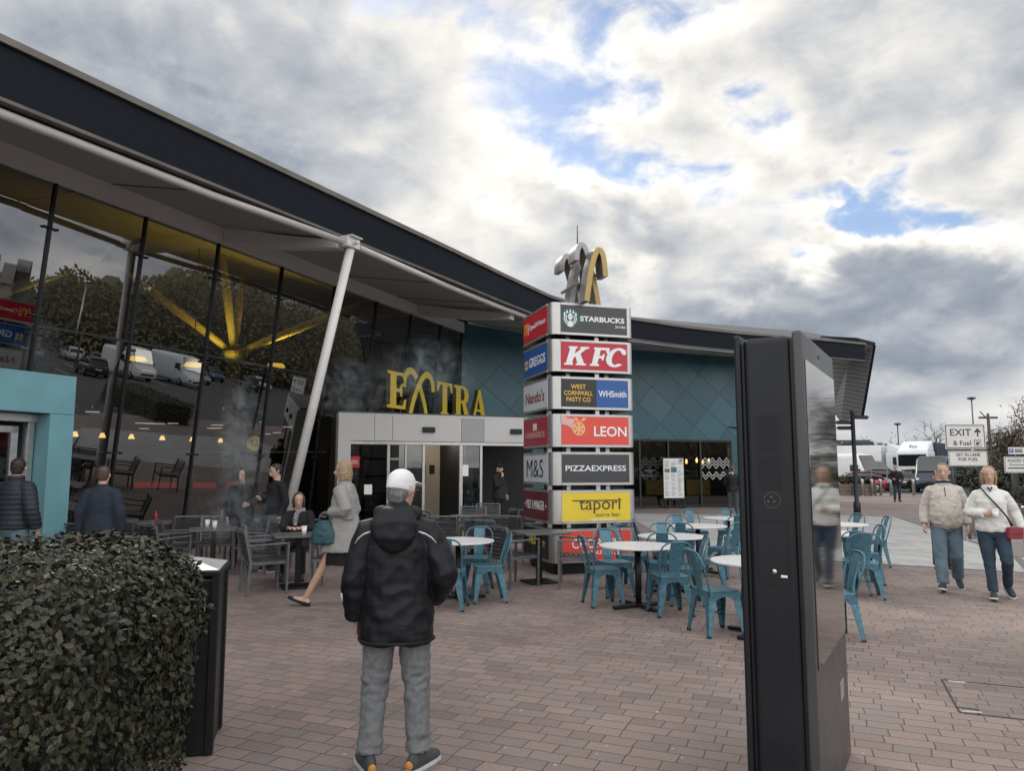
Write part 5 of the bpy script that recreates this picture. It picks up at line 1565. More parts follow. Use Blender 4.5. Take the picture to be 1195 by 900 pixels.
    def shoes(f, m, sole, laces=None, flat=False):
        for s in ('L', 'R'):
            an = f.J['an' + s]; td = f.J['to' + s].normalized(); up = Vector((0, 0, 1)); up = (up - td * up.dot(td)).normalized(); sd_ = td.cross(up)
            b = an - up * .085
            P = lambda y, z: b + td * y + up * z
            mb = MB()
            if flat: mb.loft([P(-.075, .03), P(-.04, .034), P(.06, .026), P(.14, .022), P(.19, .016)], [(.026, .03), (.033, .03), (.038, .022), (.036, .018), (.012, .008)], 14, side=sd_)
            else: mb.loft([P(-.085, .05), P(-.05, .062), P(.0, .066), P(.06, .054), P(.13, .044), P(.185, .036), P(.205, .03)], [(.026, .042), (.036, .056), (.040, .062), (.044, .048), (.047, .036), (.038, .026), (.016, .014)], 14, side=sd_)
            o = solid(mb, 'shoe', m, f.o, .006, 2)
            mb = MB(); out = [(-.088, 0), (-.08, .028), (-.03, .040), (.06, .045), (.13, .051), (.185, .043), (.213, .016)]
            pl = [(y, x) for y, x in out] + [(y, -x) for y, x in out[::-1] if abs(x) > .001]
            mb.prism(pl, b + up * .0005, td, sd_, td.cross(sd_), -.022 if td.cross(sd_).z < 0 else .022); mb.build('sole', sole, o, .004)
            if laces:
                mb = MB()
                for q in range(4): mb.bar(P(.035 + q * .02, .108 - q * .010) - sd_ * .022, P(.035 + q * .02, .108 - q * .010) + sd_ * .022, .007, .006)
                mb.build('laces', laces, o)

    def hair(f, m, kind='short', grow=1.07):
        hc = f.J['hd']; mb = MB(); X = f.hm @ Vector((1, 0, 0)); h = lambda x, y, z: hc + f.hm @ Vector((x, y, z))
        if kind in ('short', 'long', 'bob'):
            S_ = [(-.02, .074, .070, .040), (.02, .080, .088, .026), (.05, .081, .097, .016), (.08, .074, .090, .014), (.105, .056, .068, .012), (.122, .034, .040, .012), (.129, .01, .012, .012)]
            mb.loft([h(0, yo, z) for z, a, b, yo in S_], [(a, b) for z, a, b, yo in S_], 20, side=X)
            mb.loft([h(0, .04, -.075), h(0, .045, -.03), h(0, .04, .03)], [(.052, .040), (.068, .052), (.07, .06)], 14, side=X)
            if kind in ('long', 'bob'):
                dn = -.20 if kind == 'long' else -.12
                for s in (-1, 1): mb.loft([h(s * .062, .0, .05), h(s * .078, .012, -.04), h(s * .070, .03, dn)], [(.03, .055), (.026, .055), (.02, .045)], 12, side=X)
                mb.loft([h(0, .055, .04), h(0, .072, -.06), h(0, .07, dn - .01)], [(.075, .05), (.078, .042), (.06, .03)], 14, side=X)
            return solid(mb, 'hair', m, f.o, .007, 2, .004, 26)
        if kind == 'nape':
            mb.loft([h(0, .045, -.085), h(0, .045, -.05), h(0, .03, -.01)], [(.050, .038), (.064, .050), (.070, .066)], 14, side=X)
            return solid(mb, 'hair', m, f.o, .006, 2, .003, 26)
        if kind == 'beanie':
            S_ = [(.005, .080, .100, .006), (.03, .083, .104, .006), (.07, .080, .100, .008), (.105, .062, .078, .010), (.128, .035, .043, .01), (.134, .01, .012, .01)]
            mb.loft([h(0, yo, z) for z, a, b, yo in S_], [(a, b) for z, a, b, yo in S_], 20, side=X)
            return solid(mb, 'beanie', m, f.o, .007, 2, .002, 30)
        if kind == 'cap':
            S_ = [(-.012, .076, .097, .014), (.02, .080, .103, .009), (.06, .078, .098, .008), (.092, .064, .080, .010), (.114, .038, .047, .010), (.122, .012, .014, .01)]
            mb.loft([h(0, yo, z) for z, a, b, yo in S_], [(a, b) for z, a, b, yo in S_], 20, side=X)
            mb.loft([h(0, -.07, .046), h(0, -.13, .038), h(0, -.165, .028)], [(.072, .008), (.066, .007), (.035, .006)], 14, side=X)
            return solid(mb, 'cap', m, f.o, .006, 2)


JK = lambda z0, d=.0, hw=1.0: [(z0, (.185 + d) * hw, (.145 + d) * hw, .0), (z0 + .05, (.188 + d) * hw, (.148 + d) * hw, 0), (1.0, .180 + d, .138 + d, 0), (1.12, .170 + d, .130 + d, 0), (1.25, .180 + d, .135 + d, 0), (1.34, .176 + d, .126 + d, .005), (1.41, .132 + d, .10 + d, .01), (1.475, .085 + d * .5, .078 + d * .5, .015)]
c_black = cloth('black_shell_fabric', (0.0050, 0.0058, 0.0082), 0.55, .25, 6, .12, 300); c_navy = cloth('navy_wool', (0.022, 0.029, 0.042), .9)
c_grey = cloth('grey_wool_tweed', (0.255, 0.245, 0.235), .95, .2, 60, .3, 300); c_bluejean = cloth('mid_blue_denim', (0.105, 0.150, 0.185), .9, .35, 5)
c_greyjean = cloth('washed_grey_denim', (0.150, 0.156, 0.162), .9, .16, 34, .3, 260); c_darkjean = cloth('dark_blue_denim', (0.026, 0.045, 0.068), .9, .3, 5)
c_fleece = cloth('beige_fleece', (0.47, 0.435, 0.39), .98, .1, 25, .5, 160); c_white = cloth('cream_jacket', (0.62, 0.61, 0.58), .9, .08, 12, .3, 200)
c_dark = cloth('dark_cloth', (0.012, 0.012, 0.014), .85); c_sole = mat('pale_sole', (0.5, 0.5, 0.48), .6, 0, .15, 20); c_shoe = cloth('dark_shoe', (0.03, 0.032, 0.036), .6)
h_dark = mat('dark_hair', (0.020, 0.015, 0.012), .5, 0, .3, 40); h_grey = mat('grey_hair', (0.13, 0.125, 0.12), .5, 0, .3, 40); h_fair = mat('fair_hair', (0.27, 0.18, 0.10), .5, 0, .3, 40); h_brown = mat('brown_hair', (0.07, 0.045, 0.03), .5, 0, .3, 40)

# 1 the man in the foreground, his back to us
f = Figure('man standing nearest with his back to us, black hooded jacket, grey jeans and white cap', (-.66, 4.36, 0), R(180), 1.69,
           dict(shL=(.180, .01, 1.375), elL=(.25, .05, 1.11), wrL=(.245, -.01, .86), shR=(-.180, .01, 1.375), elR=(-.285, .06, 1.13), wrR=(-.21, -.10, .96),
                knL=(.125, -.02, .49), anL=(.15, .03, .085), knR=(-.115, -.03, .49), anR=(-.135, -.01, .085), toL=(.45, -1, 0), toR=(-.5, -1, 0), hd=(-.01, -.025, 1.625)),
           head=(-28, 4, 0), hands=dict(L=dict(curl=.7), R=dict(dir=(.3, -.3, -1), curl=.3)), vox=.0055)
prof = [(.735, .208, .165, .01), (.775, .218, .174, .01), (.90, .214, .172, .01), (1.05, .205, .164, .01), (1.2, .208, .162, .01), (1.30, .206, .155, .015), (1.37, .176, .132, .02), (1.43, .135, .105, .025), (1.49, .09, .09, .02), (1.53, .08, .085, .015)]
f.top('jacket', c_black, prof, (.084, .078, .072, .060), .97, .007, .012, 7.5)
mb = MB()
mb.loft([(-.235, .0, .758), (0, .0, .758)], [.001, .001], 4)
mb = MB(); ring = [(.214 * math.cos(R(a)), .012 + .172 * math.sin(R(a)), .758) for a in range(0, 361, 10)]
for z, r, nme in ((.752, .012, 'hem_band'), ):
    mb = MB(); mb.loft([(x * 1.0, y, z) for x, y, _ in ring], [(.010, .016)] * len(ring), 8, side=(0, 0, 1), caps=False); mb.build(nme, c_dark, f.o)
mb = MB()
mb.loft([(-.085, -.05, 1.475), (-.112, .03, 1.485), (-.085, .115, 1.485), (0, .150, 1.475), (.085, .115, 1.485), (.112, .03, 1.485), (.085, -.05, 1.475)], [.026, .038, .050, .056, .050, .038, .026], 14, side=(0, 0, 1))
mb.loft([(0, .13, 1.50), (0, .168, 1.43), (0, .185, 1.35), (0, .172, 1.285), (0, .165, 1.26)], [(.11, .05), (.145, .062), (.125, .05), (.07, .028), (.02, .01)], 16, side=(1, 0, 0))
solid(mb, 'hood', c_black, f.o, .008, 4, .007, 9)
c_refl = mat('reflective_piping', (0.55, 0.56, 0.58), .35, 0, .05)
for s in (-1, 1):
    mb = MB(); pts = [(s * .140, .160, 1.385), (s * .180, .146, 1.37), (s * .215, .124, 1.345), (s * .240, .098, 1.31)]
    mb.loft(pts, [(.0045, .004)] * 4, 8, side=(0, 0, 1)); mb.build('piping', c_refl, f.o)
mb = MB(); mb.loft([(.318, .08, 1.02), (.318, .06, .98), (.314, .03, .95)], [(.006, .004)] * 3, 8); mb.build('piping', c_refl, f.o)
mb = MB()
for a, b in (((-.15, .186, .86), (.15, .186, .86)), ((-.158, .184, .80), (-.15, .186, .86)), ((.158, .184, .80), (.15, .186, .86))):
    mb.bar(a, b, .004, .004)
mb.build('back_seam', c_dark, f.o)
f.legs('jeans', c_greyjean, .100, .076, .071, .066, .93, .98, (.185, .14), .006, .013, 13)
mb = MB()
for s in (-1, 1):
    cx_ = s * .085
    for a, b in (((cx_ - .06, .86), (cx_ + .06, .86)),): mb.bar((a[0], .150, a[1] - .02), (b[0], .150, b[1] - .02), .003, .005)
mb.build('pocket_stitching', c_dark, f.o)
f.shoes(cloth('grey_trainer', (0.06, 0.065, 0.07), .7), c_sole)
for s in ('L', 'R'):
    an = f.J['an' + s]; td = f.J['to' + s].normalized(); mb = MB(); p = an - td * .092 + Vector((0, 0, -.032)); mb.ball(p, (.024, .012, .026)); 
    mb.build('heel_tab', mat('orange_heel_tab', (0.5, 0.20, 0.03), .6), f.o)
f.hair(h_grey, 'nape'); f.hair(cloth('white_cap_cotton', (0.66, 0.67, 0.68), .8, .06), 'cap')

# 2 woman in the grey coat, walking left
f = Figure('woman in a long grey wool coat walking left with a teal handbag on her arm', (-2.10, 9.30, 0), R(-97), 1.77,
           dict(elL=(.235, .11, 1.16), wrL=(.16, -.12, 1.13), elR=(-.22, .07, 1.13), wrR=(-.22, -.1, .95),
                hipL=(.085, 0, .90), knL=(.075, -.20, .50), anL=(.075, -.42, .10), hipR=(-.085, 0, .90), knR=(-.085, .03, .48), anR=(-.085, .30, .15), toL=(0, -1, .38), toR=(0, -1, -.5)),
           head=(6, 0, 0), hands=dict(L=dict(curl=.9, palm=(0, 0, -1), thumb=(-1, 0, 0))))
prof = [(.655, .25, .285, .01), (.72, .242, .272, .01), (.95, .205, .205, .01), (1.08, .185, .165, .01), (1.2, .185, .155, .01), (1.32, .188, .14, .015), (1.41, .16, .105, .02), (1.475, .09, .085, .02)]
f.top('coat', c_grey, prof, (.082, .074, .066, .058), .93, .010, .009, 6, collar=(.075, .03))
mb = MB(); mb.bar((.19, .04, 1.07), (.21, .14, 1.07), .012, .045); mb.bar((.12, .175, 1.07), (.205, .13, 1.07), .012, .045); mb.build('belt_tab', c_grey, f.o, .004)
mb = MB()
for z in (1.18, 1.04, .92): mb.cyl((.05, -.16 - (1.2 - z) * .2, z), (.055, -.172 - (1.2 - z) * .2, z), .014, n=12)
mb.build('coat_buttons', c_dark, f.o)
mb = MB(); mb.loft([f.spine(.50), f.spine(.60), f.spine(.80)], [(.185, .23), (.19, .22), (.18, .17)], 20); solid(mb, 'skirt', c_dark, f.o, .01, 3, .008, 8)
f.shoes(cloth('black_flat_shoe', (0.015, 0.015, 0.017), .45), c_dark, flat=True)
f.hair(h_fair, 'bob')
wl = f.o.matrix_basis
bagp = f.o.location + Matrix.Rotation(R(-97), 3, 'Z') @ Vector((.20, -.17, .86))
hb = thing('handbag', 'soft teal handbag hanging from the arm of the woman in grey', 'handbag', bagp, R(-97))
mb = MB(); mb.loft([(0, 0, -.10), (0, 0, -.08), (0, 0, .04), (0, 0, .14), (0, 0, .19)], [(.055, .13), (.075, .165), (.065, .15), (.045, .10), (.02, .06)], 18, side=(1, 0, 0)); solid(mb, 'bag_body', cloth('teal_leather', (0.022, 0.066, 0.080), .45), hb, .008, 3, .008, 12)
mb = MB(); mb.loft([(0, -.07, .15), (-.01, -.06, .25), (-.02, 0, .295), (-.01, .06, .25), (0, .07, .15)], .009, 8, side=(1, 0, 0)); mb.build('handle', cloth('teal_strap', (0.03, 0.11, 0.14), .45), hb)

# 3 man in the quilted jacket by the teal doorway
f = Figure('man in a dark quilted jacket and blue jeans walking into the teal doorway', (-6.33, 9.5, 0), R(175), 1.80,
           dict(elL=(.25, .04, 1.13), wrL=(.24, -.06, .88), elR=(-.26, .06, 1.13), wrR=(-.29, -.02, .88), knL=(.1, -.1, .5), anL=(.1, -.08, .085), knR=(-.1, .03, .5), anR=(-.1, .2, .12), toR=(0, -1, -.3)), head=(20, 0, 0), hands=dict(R=dict(curl=.8)))
o = f.top('jacket', cloth('quilted_navy', (0.017, 0.021, 0.029), .5, .2, 8, .1), JK(.90, .02), (.09, .08, .072, .06), .92, .009, .0, 7, collar=(.085, .05))
for v in o.data.vertices: v.co += v.normal * (.010 * abs(math.sin(v.co.z * PI / .062)))
f.legs('jeans', c_bluejean, .1, .078, .074, .07); f.shoes(c_shoe, c_sole); f.hair(h_dark)
# someone at the very edge of the picture
f = Figure('person at the very left edge of the frame, only a dark sleeve showing', (-6.83, 9.35, 0), R(172), 1.72, dict(elR=(-.24, .04, 1.13), wrR=(-.235, -.04, .88)))
f.top('jacket', c_dark, JK(.90), fold=.006); f.legs('trousers', c_dark); f.shoes(c_shoe, c_dark); f.hair(h_brown)
# 4 navy coat
f = Figure('person in a plain navy coat seen from behind above the hedge', (-5.42, 9.85, 0), R(186), 1.70, dict(elL=(.25, .05, 1.14), wrL=(.27, .0, .88), elR=(-.25, .03, 1.13), wrR=(-.24, -.05, .88)))
f.top('coat', c_navy, JK(.84, .01, 1.0), (.085, .074, .066, .058), .97, .01, .006, 6, collar=(.08, .03)); f.legs('trousers', c_dark); f.shoes(c_shoe, c_dark); f.hair(h_brown)
# 5 man holding a phone, standing behind the tables
f = Figure('man in a black sweater and jeans standing by the leaning column, looking at his hand', (-3.92, 12.35, 0), R(-42), 1.74,
           dict(elL=(.24, .05, 1.13), wrL=(.23, -.05, .88), elR=(-.235, .05, 1.14), wrR=(-.12, -.22, 1.16)), head=(-8, 14, 0), hands=dict(R=dict(dir=(.6, -.6, .15), palm=(.2, .2, 1), thumb=(-.3, -.6, .5), curl=.8)))
f.top('sweater', c_dark, JK(.93), fold=.006); f.legs('jeans', c_bluejean); f.shoes(c_shoe, c_sole); f.hair(h_dark)
ph = MB(); ph.box((0, 0, 0), (.075, .15, .008))
ph = ph.build('phone', M_['black'], None, .004); ph.location = f.o.location + Matrix.Rotation(R(-42), 3, 'Z') @ Vector((-.06, -.31, 1.195)); ph.rotation_euler = (R(30), 0, R(-42)); tag(ph, 'dark phone held by the man in the black sweater', 'phone')
# 6 seated person at the table by the column
sit = dict(pel=(0, .02, .50), sp=(0, .03, .67), ch=(0, .0, .87), nb=(0, -.01, 1.06), hd=(0, -.04, 1.20), shL=(.17, .0, .985), shR=(-.17, 0, .985), elL=(.22, -.10, .76), elR=(-.22, -.10, .76), wrL=(.10, -.30, .78), wrR=(-.10, -.30, .78),
           hipL=(.1, .0, .50), hipR=(-.1, 0, .50), knL=(.12, -.43, .50), knR=(-.12, -.43, .50), anL=(.12, -.40, .085), anR=(-.12, -.40, .085))


class Seated(Figure):
    def spine(f, z, dy=0.0):
        J = f.J; ks = [(.93, J['pel']), (1.10, J['sp']), (1.30, J['ch']), (1.49, J['nb'])]
        if z <= .93: p = J['pel'] + Vector((0, 0, max(z - .93, -.09) * .9))
        else:
            p = J['nb'].copy()
            for (a, pa), (b, pb) in zip(ks[:-1], ks[1:]):
                if a <= z <= b: p = pa.lerp(pb, (z - a) / (b - a)); break
        return p + Vector((0, dy, 0))


f = Seated('person seated at the dark table by the leaning column, dark coat and patterned scarf', (-3.35, 11.72, 0), R(8), 1.72, sit, head=(10, 12, 0), hands=dict(L=dict(dir=(-.7, -.5, .1), palm=(0, 0, -1), thumb=(0, -1, .3)), R=dict(dir=(.7, -.5, .1), palm=(0, 0, -1), thumb=(0, -1, .3))))
f.top('coat', c_dark, [(.84, .18, .14, 0), (.93, .185, .14, 0), (1.1, .17, .13, 0), (1.3, .185, .13, 0), (1.41, .15, .10, 0), (1.475, .08, .08, 0)], fold=.006)
mb = MB(); mb.loft([(-.08, -.04, 1.04), (-.07, .06, 1.05), (.07, .06, 1.05), (.08, -.04, 1.04), (0, -.09, 1.02), (-.03, -.12, .92), (-.03, -.13, .80)], [.03, .035, .035, .035, .04, .04, .03], 10); solid(mb, 'scarf', cloth('patterned_scarf', (0.22, 0.21, 0.20), .95, .9, 40), f.o, .009, 2, .006, 16)
f.legs('trousers', c_dark, waist=.99); f.shoes(c_shoe, c_dark); f.hair(h_brown, 'bob')
# 7 dark standing figure further left
f = Figure('person in black standing in the smoke left of the man in the black sweater', (-4.62, 12.75, 0), R(20), 1.66, dict(elL=(.23, .03, 1.14), wrL=(.1, -.2, 1.12)), head=(-30, 5, 0))
f.top('coat', c_dark, JK(.80, .01), fold=.006); f.legs('trousers', c_dark); f.shoes(c_shoe, c_dark); f.hair(h_dark, 'long')
# 8 man in the doorway
f = Figure('man in a dark coat and beanie standing in the entrance, hand raised to his mouth', (-.36, 20.2, 0), R(62), 1.78,
           dict(elR=(-.22, -.06, 1.13), wrR=(-.10, -.16, 1.42), elL=(.22, -.03, 1.13), wrL=(.2, -.12, .92)), head=(8, 6, 0), hands=dict(R=dict(dir=(.4, .05, .9), palm=(.2, .9, 0), thumb=(.8, 0, .3), curl=1.0)))
f.top('coat', cloth('dark_coat', (0.017, 0.018, 0.022), .8), JK(.82, .015), (.085, .075, .066, .058), fold=.007, collar=(.08, .05)); f.legs('trousers', c_dark); f.shoes(c_shoe, c_dark); f.hair(c_dark, 'beanie')
# 9 person by the cafe window
f = Figure('person in a black jacket standing at the right end of the cafe window', (7.62, 25.7, 0), R(160), 1.72, dict(elL=(.25, -.02, 1.15), wrL=(.10, -.2, 1.15), elR=(-.25, -.02, 1.15), wrR=(-.1, -.2, 1.12)))
f.top('jacket', c_black, JK(.88, .02), (.09, .08, .07, .06), fold=.008); f.legs('jeans', cloth('charcoal_denim', (0.05, 0.055, 0.06), .9)); f.shoes(c_shoe, c_dark); f.hair(h_brown)
# 10 the couple walking towards us
f = Figure('man in a beige half-zip fleece and blue jeans walking towards us', (6.07, 10.45, 0), R(-27), 1.74,
           dict(shL=(.170, .01, 1.385), shR=(-.170, .01, 1.385), elL=(.235, .06, 1.13), wrL=(.25, -.03, .90), elR=(-.25, .05, 1.13), wrR=(-.275, -.06, .90), knR=(-.10, -.17, .50), anR=(-.095, -.22, .10), knL=(.10, -.03, .49), anL=(.12, .27, .15), toL=(.15, -1, -.45), toR=(-.2, -1, .22)),
           head=(-5, 4, 0), hands=dict(R=dict(curl=.7)), bulk=1.15)
prof = [(.92, .180, .150, -.01), (.96, .195, .178, -.03), (1.05, .198, .190, -.045), (1.16, .194, .178, -.04), (1.28, .186, .152, -.02), (1.35, .175, .135, 0), (1.41, .125, .105, .01), (1.475, .09, .085, .015)]
f.top('fleece', c_fleece, prof, (.074, .068, .060, .050), .95, .008, .012, 9, collar=(.080, .03))
mb = MB(); mb.bar((0, -.118, 1.42), (0, -.178, 1.30), .010, .006, up=(0, -1, 0)); mb.build('zip', c_dark, f.o)
mb = MB(); ring = [(.098 * math.cos(R(a)), .012 + .094 * math.sin(R(a)), 1.50) for a in range(0, 361, 15)]; mb.loft(ring, [(.016, .008)] * len(ring), 8, side=(0, 0, 1), caps=False); mb.build('collar_trim', c_navy, f.o)
f.legs('jeans', c_bluejean, .100, .080, .078, .076, .95, 1.0, (.185, .15), .009, .009, 8); f.shoes(c_shoe, c_sole, c_white); f.hair(h_grey)
f = Figure('woman in a cream jacket with a drink and a red crossbody bag, walking towards us', (6.29, 9.80, 0), R(-30), 1.70,
           dict(shL=(.158, .01, 1.375), shR=(-.158, .01, 1.375), elL=(.27, .08, 1.15), wrL=(.34, .02, .91), elR=(-.26, .03, 1.13), wrR=(-.07, -.22, 1.12), knL=(.135, -.14, .50), anL=(.14, .16, .16), toL=(.3, -1, -.45), knR=(-.06, -.10, .49), anR=(-.045, -.17, .095), toR=(-.05, -1, .15)),
           head=(4, 3, 0), hands=dict(R=dict(dir=(.85, -.3, .15), palm=(0, .9, .1), thumb=(.1, 0, 1), curl=.75), L=dict(curl=.5)))
prof = [(.90, .190, .155, 0), (.95, .198, .165, -.005), (1.05, .188, .158, -.01), (1.15, .178, .150, -.015), (1.27, .176, .155, -.02), (1.34, .168, .135, 0), (1.40, .12, .10, .01), (1.475, .085, .08, .015)]
f.top('jacket', c_white, prof, (.070, .064, .058, .052), .93, .008, .010, 9, collar=(.085, .01))
mb = MB(); mb.loft([(-.022, -.10, 1.475), (0, -.125, 1.42), (.022, -.10, 1.475)], .012, 8); mb.build('neck_top', c_dark, f.o)
f.legs('jeans', c_darkjean, .098, .070, .062, .058, .95, 1.0, (.182, .14), .009, .008, 9); f.shoes(c_shoe, c_sole, c_white); f.hair(h_fair, 'bob')
Rz = Matrix.Rotation(R(-30), 3, 'Z'); kf = f.k
bg = thing('crossbody_bag', 'small red bag on a dark strap across the woman in the cream jacket', 'bag', f.o.location + Rz @ (Vector((.24, -.10, .93)) * kf), R(-30) + R(25))
mb = MB(); mb.box((0, 0, -.05), (.19, .075, .15)); mb.build('bag_body', cloth('red_leather', (0.24, 0.035, 0.045), .45, .15), bg, .02, 3)
mb = MB(); mb.box((0, -.042, -.02), (.18, .012, .085)); mb.build('flap', cloth('red_leather_flap', (0.20, 0.03, 0.04), .4), bg, .006)
mb = MB(); iv = Matrix.Rotation(R(25), 3, 'Z').inverted()
sp_ = [iv @ ((Vector(p) - Vector((.24, -.10, .93))) * kf) for p in ((.215, -.10, .97), (.16, -.182, 1.10), (.04, -.196, 1.27), (-.06, -.150, 1.40), (-.10, -.06, 1.465), (-.10, .05, 1.455), (-.02, .14, 1.32), (.14, .16, 1.12), (.235, .0, .97))]
mb.loft(sp_, [(.011, .0035)] * len(sp_), 8); mb.build('strap', c_dark, bg)
cu = thing('paper_cup', 'white paper cup held by the woman in the cream jacket', 'cup', f.o.location + Rz @ (Vector((.035, -.265, 1.075)) * kf))
mb = MB(); mb.loft([(0, 0, 0), (0, 0, .10)], [.028, .038], 20, smooth=True); mb.build('cup_body', M_['white'], cu); mb = MB(); mb.loft([(0, 0, .10), (0, 0, .112), (0, 0, .116)], [.040, .038, .03], 20); mb.build('lid', M_['white'], cu)
# 11 someone behind them
f = Figure('person in pale grey top mostly hidden behind the man in the fleece', (X_at(1092, 12.3), 12.3, 0), R(-20), 1.64, dict())
f.top('sweater', cloth('pale_grey_knit', (0.36, 0.36, 0.35), .95), JK(.92, .01), (.085, .074, .066, .055), fold=.008); f.legs('jeans', c_darkjean); f.shoes(c_shoe, c_sole); f.hair(h_brown)
# 12 man in the distance
f = Figure('man in a dark open jacket and jeans far off by the bollards, walking towards us', (18.73, 36.2, 0), R(-20), 1.76,
           dict(elL=(.27, .03, 1.16), wrL=(.17, -.17, 1.05), elR=(-.27, .03, 1.16), wrR=(-.16, -.16, 1.10), knR=(-.09, -.06, .5), anL=(.1, .1, .1)), vox=.009)
f.top('jacket', c_dark, JK(.86, .03), (.10, .09, .08, .066), fold=.008, vox=.012); f.legs('jeans', c_darkjean, vox=.012); f.shoes(c_shoe, c_dark); f.hair(h_dark)

# ================================================================ BEYOND THE PAVING
M_['carglass'] = mat('car_glass', (0.012, 0.014, 0.016), 0.06, 0, spec=0.8)
M_['tyre'] = mat('tyre', (0.018, 0.018, 0.018), 0.85)
M_['rim'] = mat('wheel_rim', (0.42, 0.42, 0.43), 0.35, 0.8)
M_['headlamp'] = mat('headlamp', (0.6, 0.62, 0.64), 0.15)
M_['taillamp'] = mat('tail_lamp', (0.42, 0.012, 0.012), 0.2)
M_['plate'] = mat('number_plate', (0.65, 0.60, 0.35), 0.5)


def wheel(t, x, y, r, w=.2, name='wheel'):
    mb = MB(); s = 1 if y > 0 else -1
    mb.loft([(x, y - s * w, r), (x, y - s * w * .9, r), (x, y - s * .02, r), (x, y, r)], [r * .9, r, r, r * .86], 20, side=(1, 0, 0)); wl_ = mb.build(name, M_['tyre'], t)
    mb = MB(); mb.loft([(x, y - s * .02, r), (x, y + s * .004, r), (x, y - s * .004, r)], [r * .62, r * .60, r * .2], 16, side=(1, 0, 0)); mb.build('rim', M_['rim'], wl_)


def make_car(col, label, loc, rz, group, suv=False):
    t = thing('parked_car', label, 'car', loc, rz, group)
    m = mat('car_paint', col, .28, .15, .04, 2, coat=.6)
    k = 1.12 if suv else 1.0
    mb = MB()
    S_ = [(-2.10, .38, .80, .70), (-2.04, .30, .92, .80), (-1.7, .26, .96, .86), (-.8, .24, .95, .88), (.4, .24, .94, .88), (1.1, .24, .92, .87), (1.7, .26, .84, .84), (2.02, .30, .74, .78), (2.12, .38, .64, .66)]
    mb.loft([(x, 0, (a + b) / 2 * k) for x, a, b, w in S_], [(w, (b - a) / 2 * k) for x, a, b, w in S_], 24, side=(0, 1, 0), e=.42, up=(0, 0, 1)); mb.build('body', m, t)
    G_ = [(-1.98, .86, .90, .66), (-1.72, .86, 1.32, .70), (-1.2, .86, 1.43, .72), (-.3, .86, 1.46, .72), (.25, .86, 1.40, .70), (.75, .86, 1.12, .70), (1.12, .86, .90, .70)]
    mb = MB(); mb.loft([(x, 0, (a + b) / 2 * k) for x, a, b, w in G_], [(w, (b - a) / 2 * k) for x, a, b, w in G_], 24, side=(0, 1, 0), e=.5, up=(0, 0, 1)); mb.build('windows', M_['carglass'], t)
    mb = MB(); mb.loft([(-1.76, 0, 1.33 * k), (-1.2, 0, 1.445 * k), (-.3, 0, 1.475 * k), (.28, 0, 1.40 * k)], [(.58, .02), (.62, .028), (.62, .028), (.56, .02)], 16, side=(0, 1, 0), e=.6); mb.build('roof', m, t)
    for s in (-1, 1):
        for a, b in (((1.1, .735, .90), (.26, .60, 1.40)), ((.02, .765, .90), (-.05, .655, 1.44)), ((-1.98, .70, .88), (-1.66, .60, 1.37)), ((-1.1, .765, .92), (-1.15, .655, 1.42))):
            mb = MB(); mb.bar((a[0], s * a[1], a[2] * k), (b[0], s * b[1], b[2] * k), .06, .03); mb.build('pillar', m, t)
        for x in (-1.32, 1.33): wheel(t, x, s * .90, .33 * k)
        mb = MB(); mb.ball((2.0, s * .60, .64 * k), (.10, .15, .08)); mb.build('headlight', M_['headlamp'], t)
        mb = MB(); mb.ball((-2.04, s * .66, .78 * k), (.06, .12, .12)); mb.build('tail_light', M_['taillamp'], t)
        mb = MB(); mb.ball((.72, s * .98, .95 * k), (.07, .10, .07)); mb.build('wing_mirror', m, t)
    mb = MB(); mb.box((-2.125, 0, .62 * k), (.01, .5, .11)); mb.build('number_plate', M_['plate'], t)
    return t


def make_van(col, label, loc, rz, L=5.6, H=2.5, group=None, name='van', cat='van'):
    t = thing(name, label, cat, loc, rz, group); m = mat('van_paint', col, .35, 0, .05, 1, coat=.4)
    mb = MB(); S_ = [(-L / 2, .35, H - .1, .95), (-L / 2 + .1, .3, H, 1.0), (L / 2 - 1.9, .3, H, 1.0), (L / 2 - 1.35, .3, H - .12, .99), (L / 2 - .75, .3, 1.45, .97), (L / 2 - .15, .32, 1.15, .93), (L / 2, .42, .9, .85)]
    mb.loft([(x, 0, (a + b) / 2) for x, a, b, w in S_], [(w, (b - a) / 2) for x, a, b, w in S_], 28, side=(0, 1, 0), e=.28, up=(0, 0, 1)); mb.build('body', m, t)
    mb = MB(); zt_, zb_ = H - .12, 1.45; wq = lambda q, w_: (L / 2 - 1.35 + .6 * q + .05, w_, zt_ + (zb_ - zt_) * q + .03); mb.add([wq(.06, -.80), wq(.06, .80), wq(.97, .86), wq(.97, -.86)], [(0, 1, 2, 3)]); o = mb.build('windscreen', M_['carglass'], t); md = o.modifiers.new('thick', 'SOLIDIFY'); md.thickness = .06; md.offset = 0
    for s in (-1, 1):
        mb = MB(); mb.box((L / 2 - 1.62, s * .985, 1.72), (.75, .05, .55)); mb.build('side_window', M_['carglass'], t, .03)
        for x in (-L / 2 + 1.0, L / 2 - 1.0): wheel(t, x, s * 1.0, .35)
        mb = MB(); mb.ball((L / 2 - .1, s * .72, .92), (.1, .14, .13)); mb.build('headlight', M_['headlamp'], t)
        mb = MB(); mb.box((L / 2 - 1.05, s * 1.14, 1.5), (.10, .16, .30)); mb.build('wing_mirror', M_['black'], t, .03)
    mb = MB(); mb.box((L / 2 - .0, 0, .62), (.08, 1.3, .16)); mb.build('grille', M_['black'], t, .02)
    return t


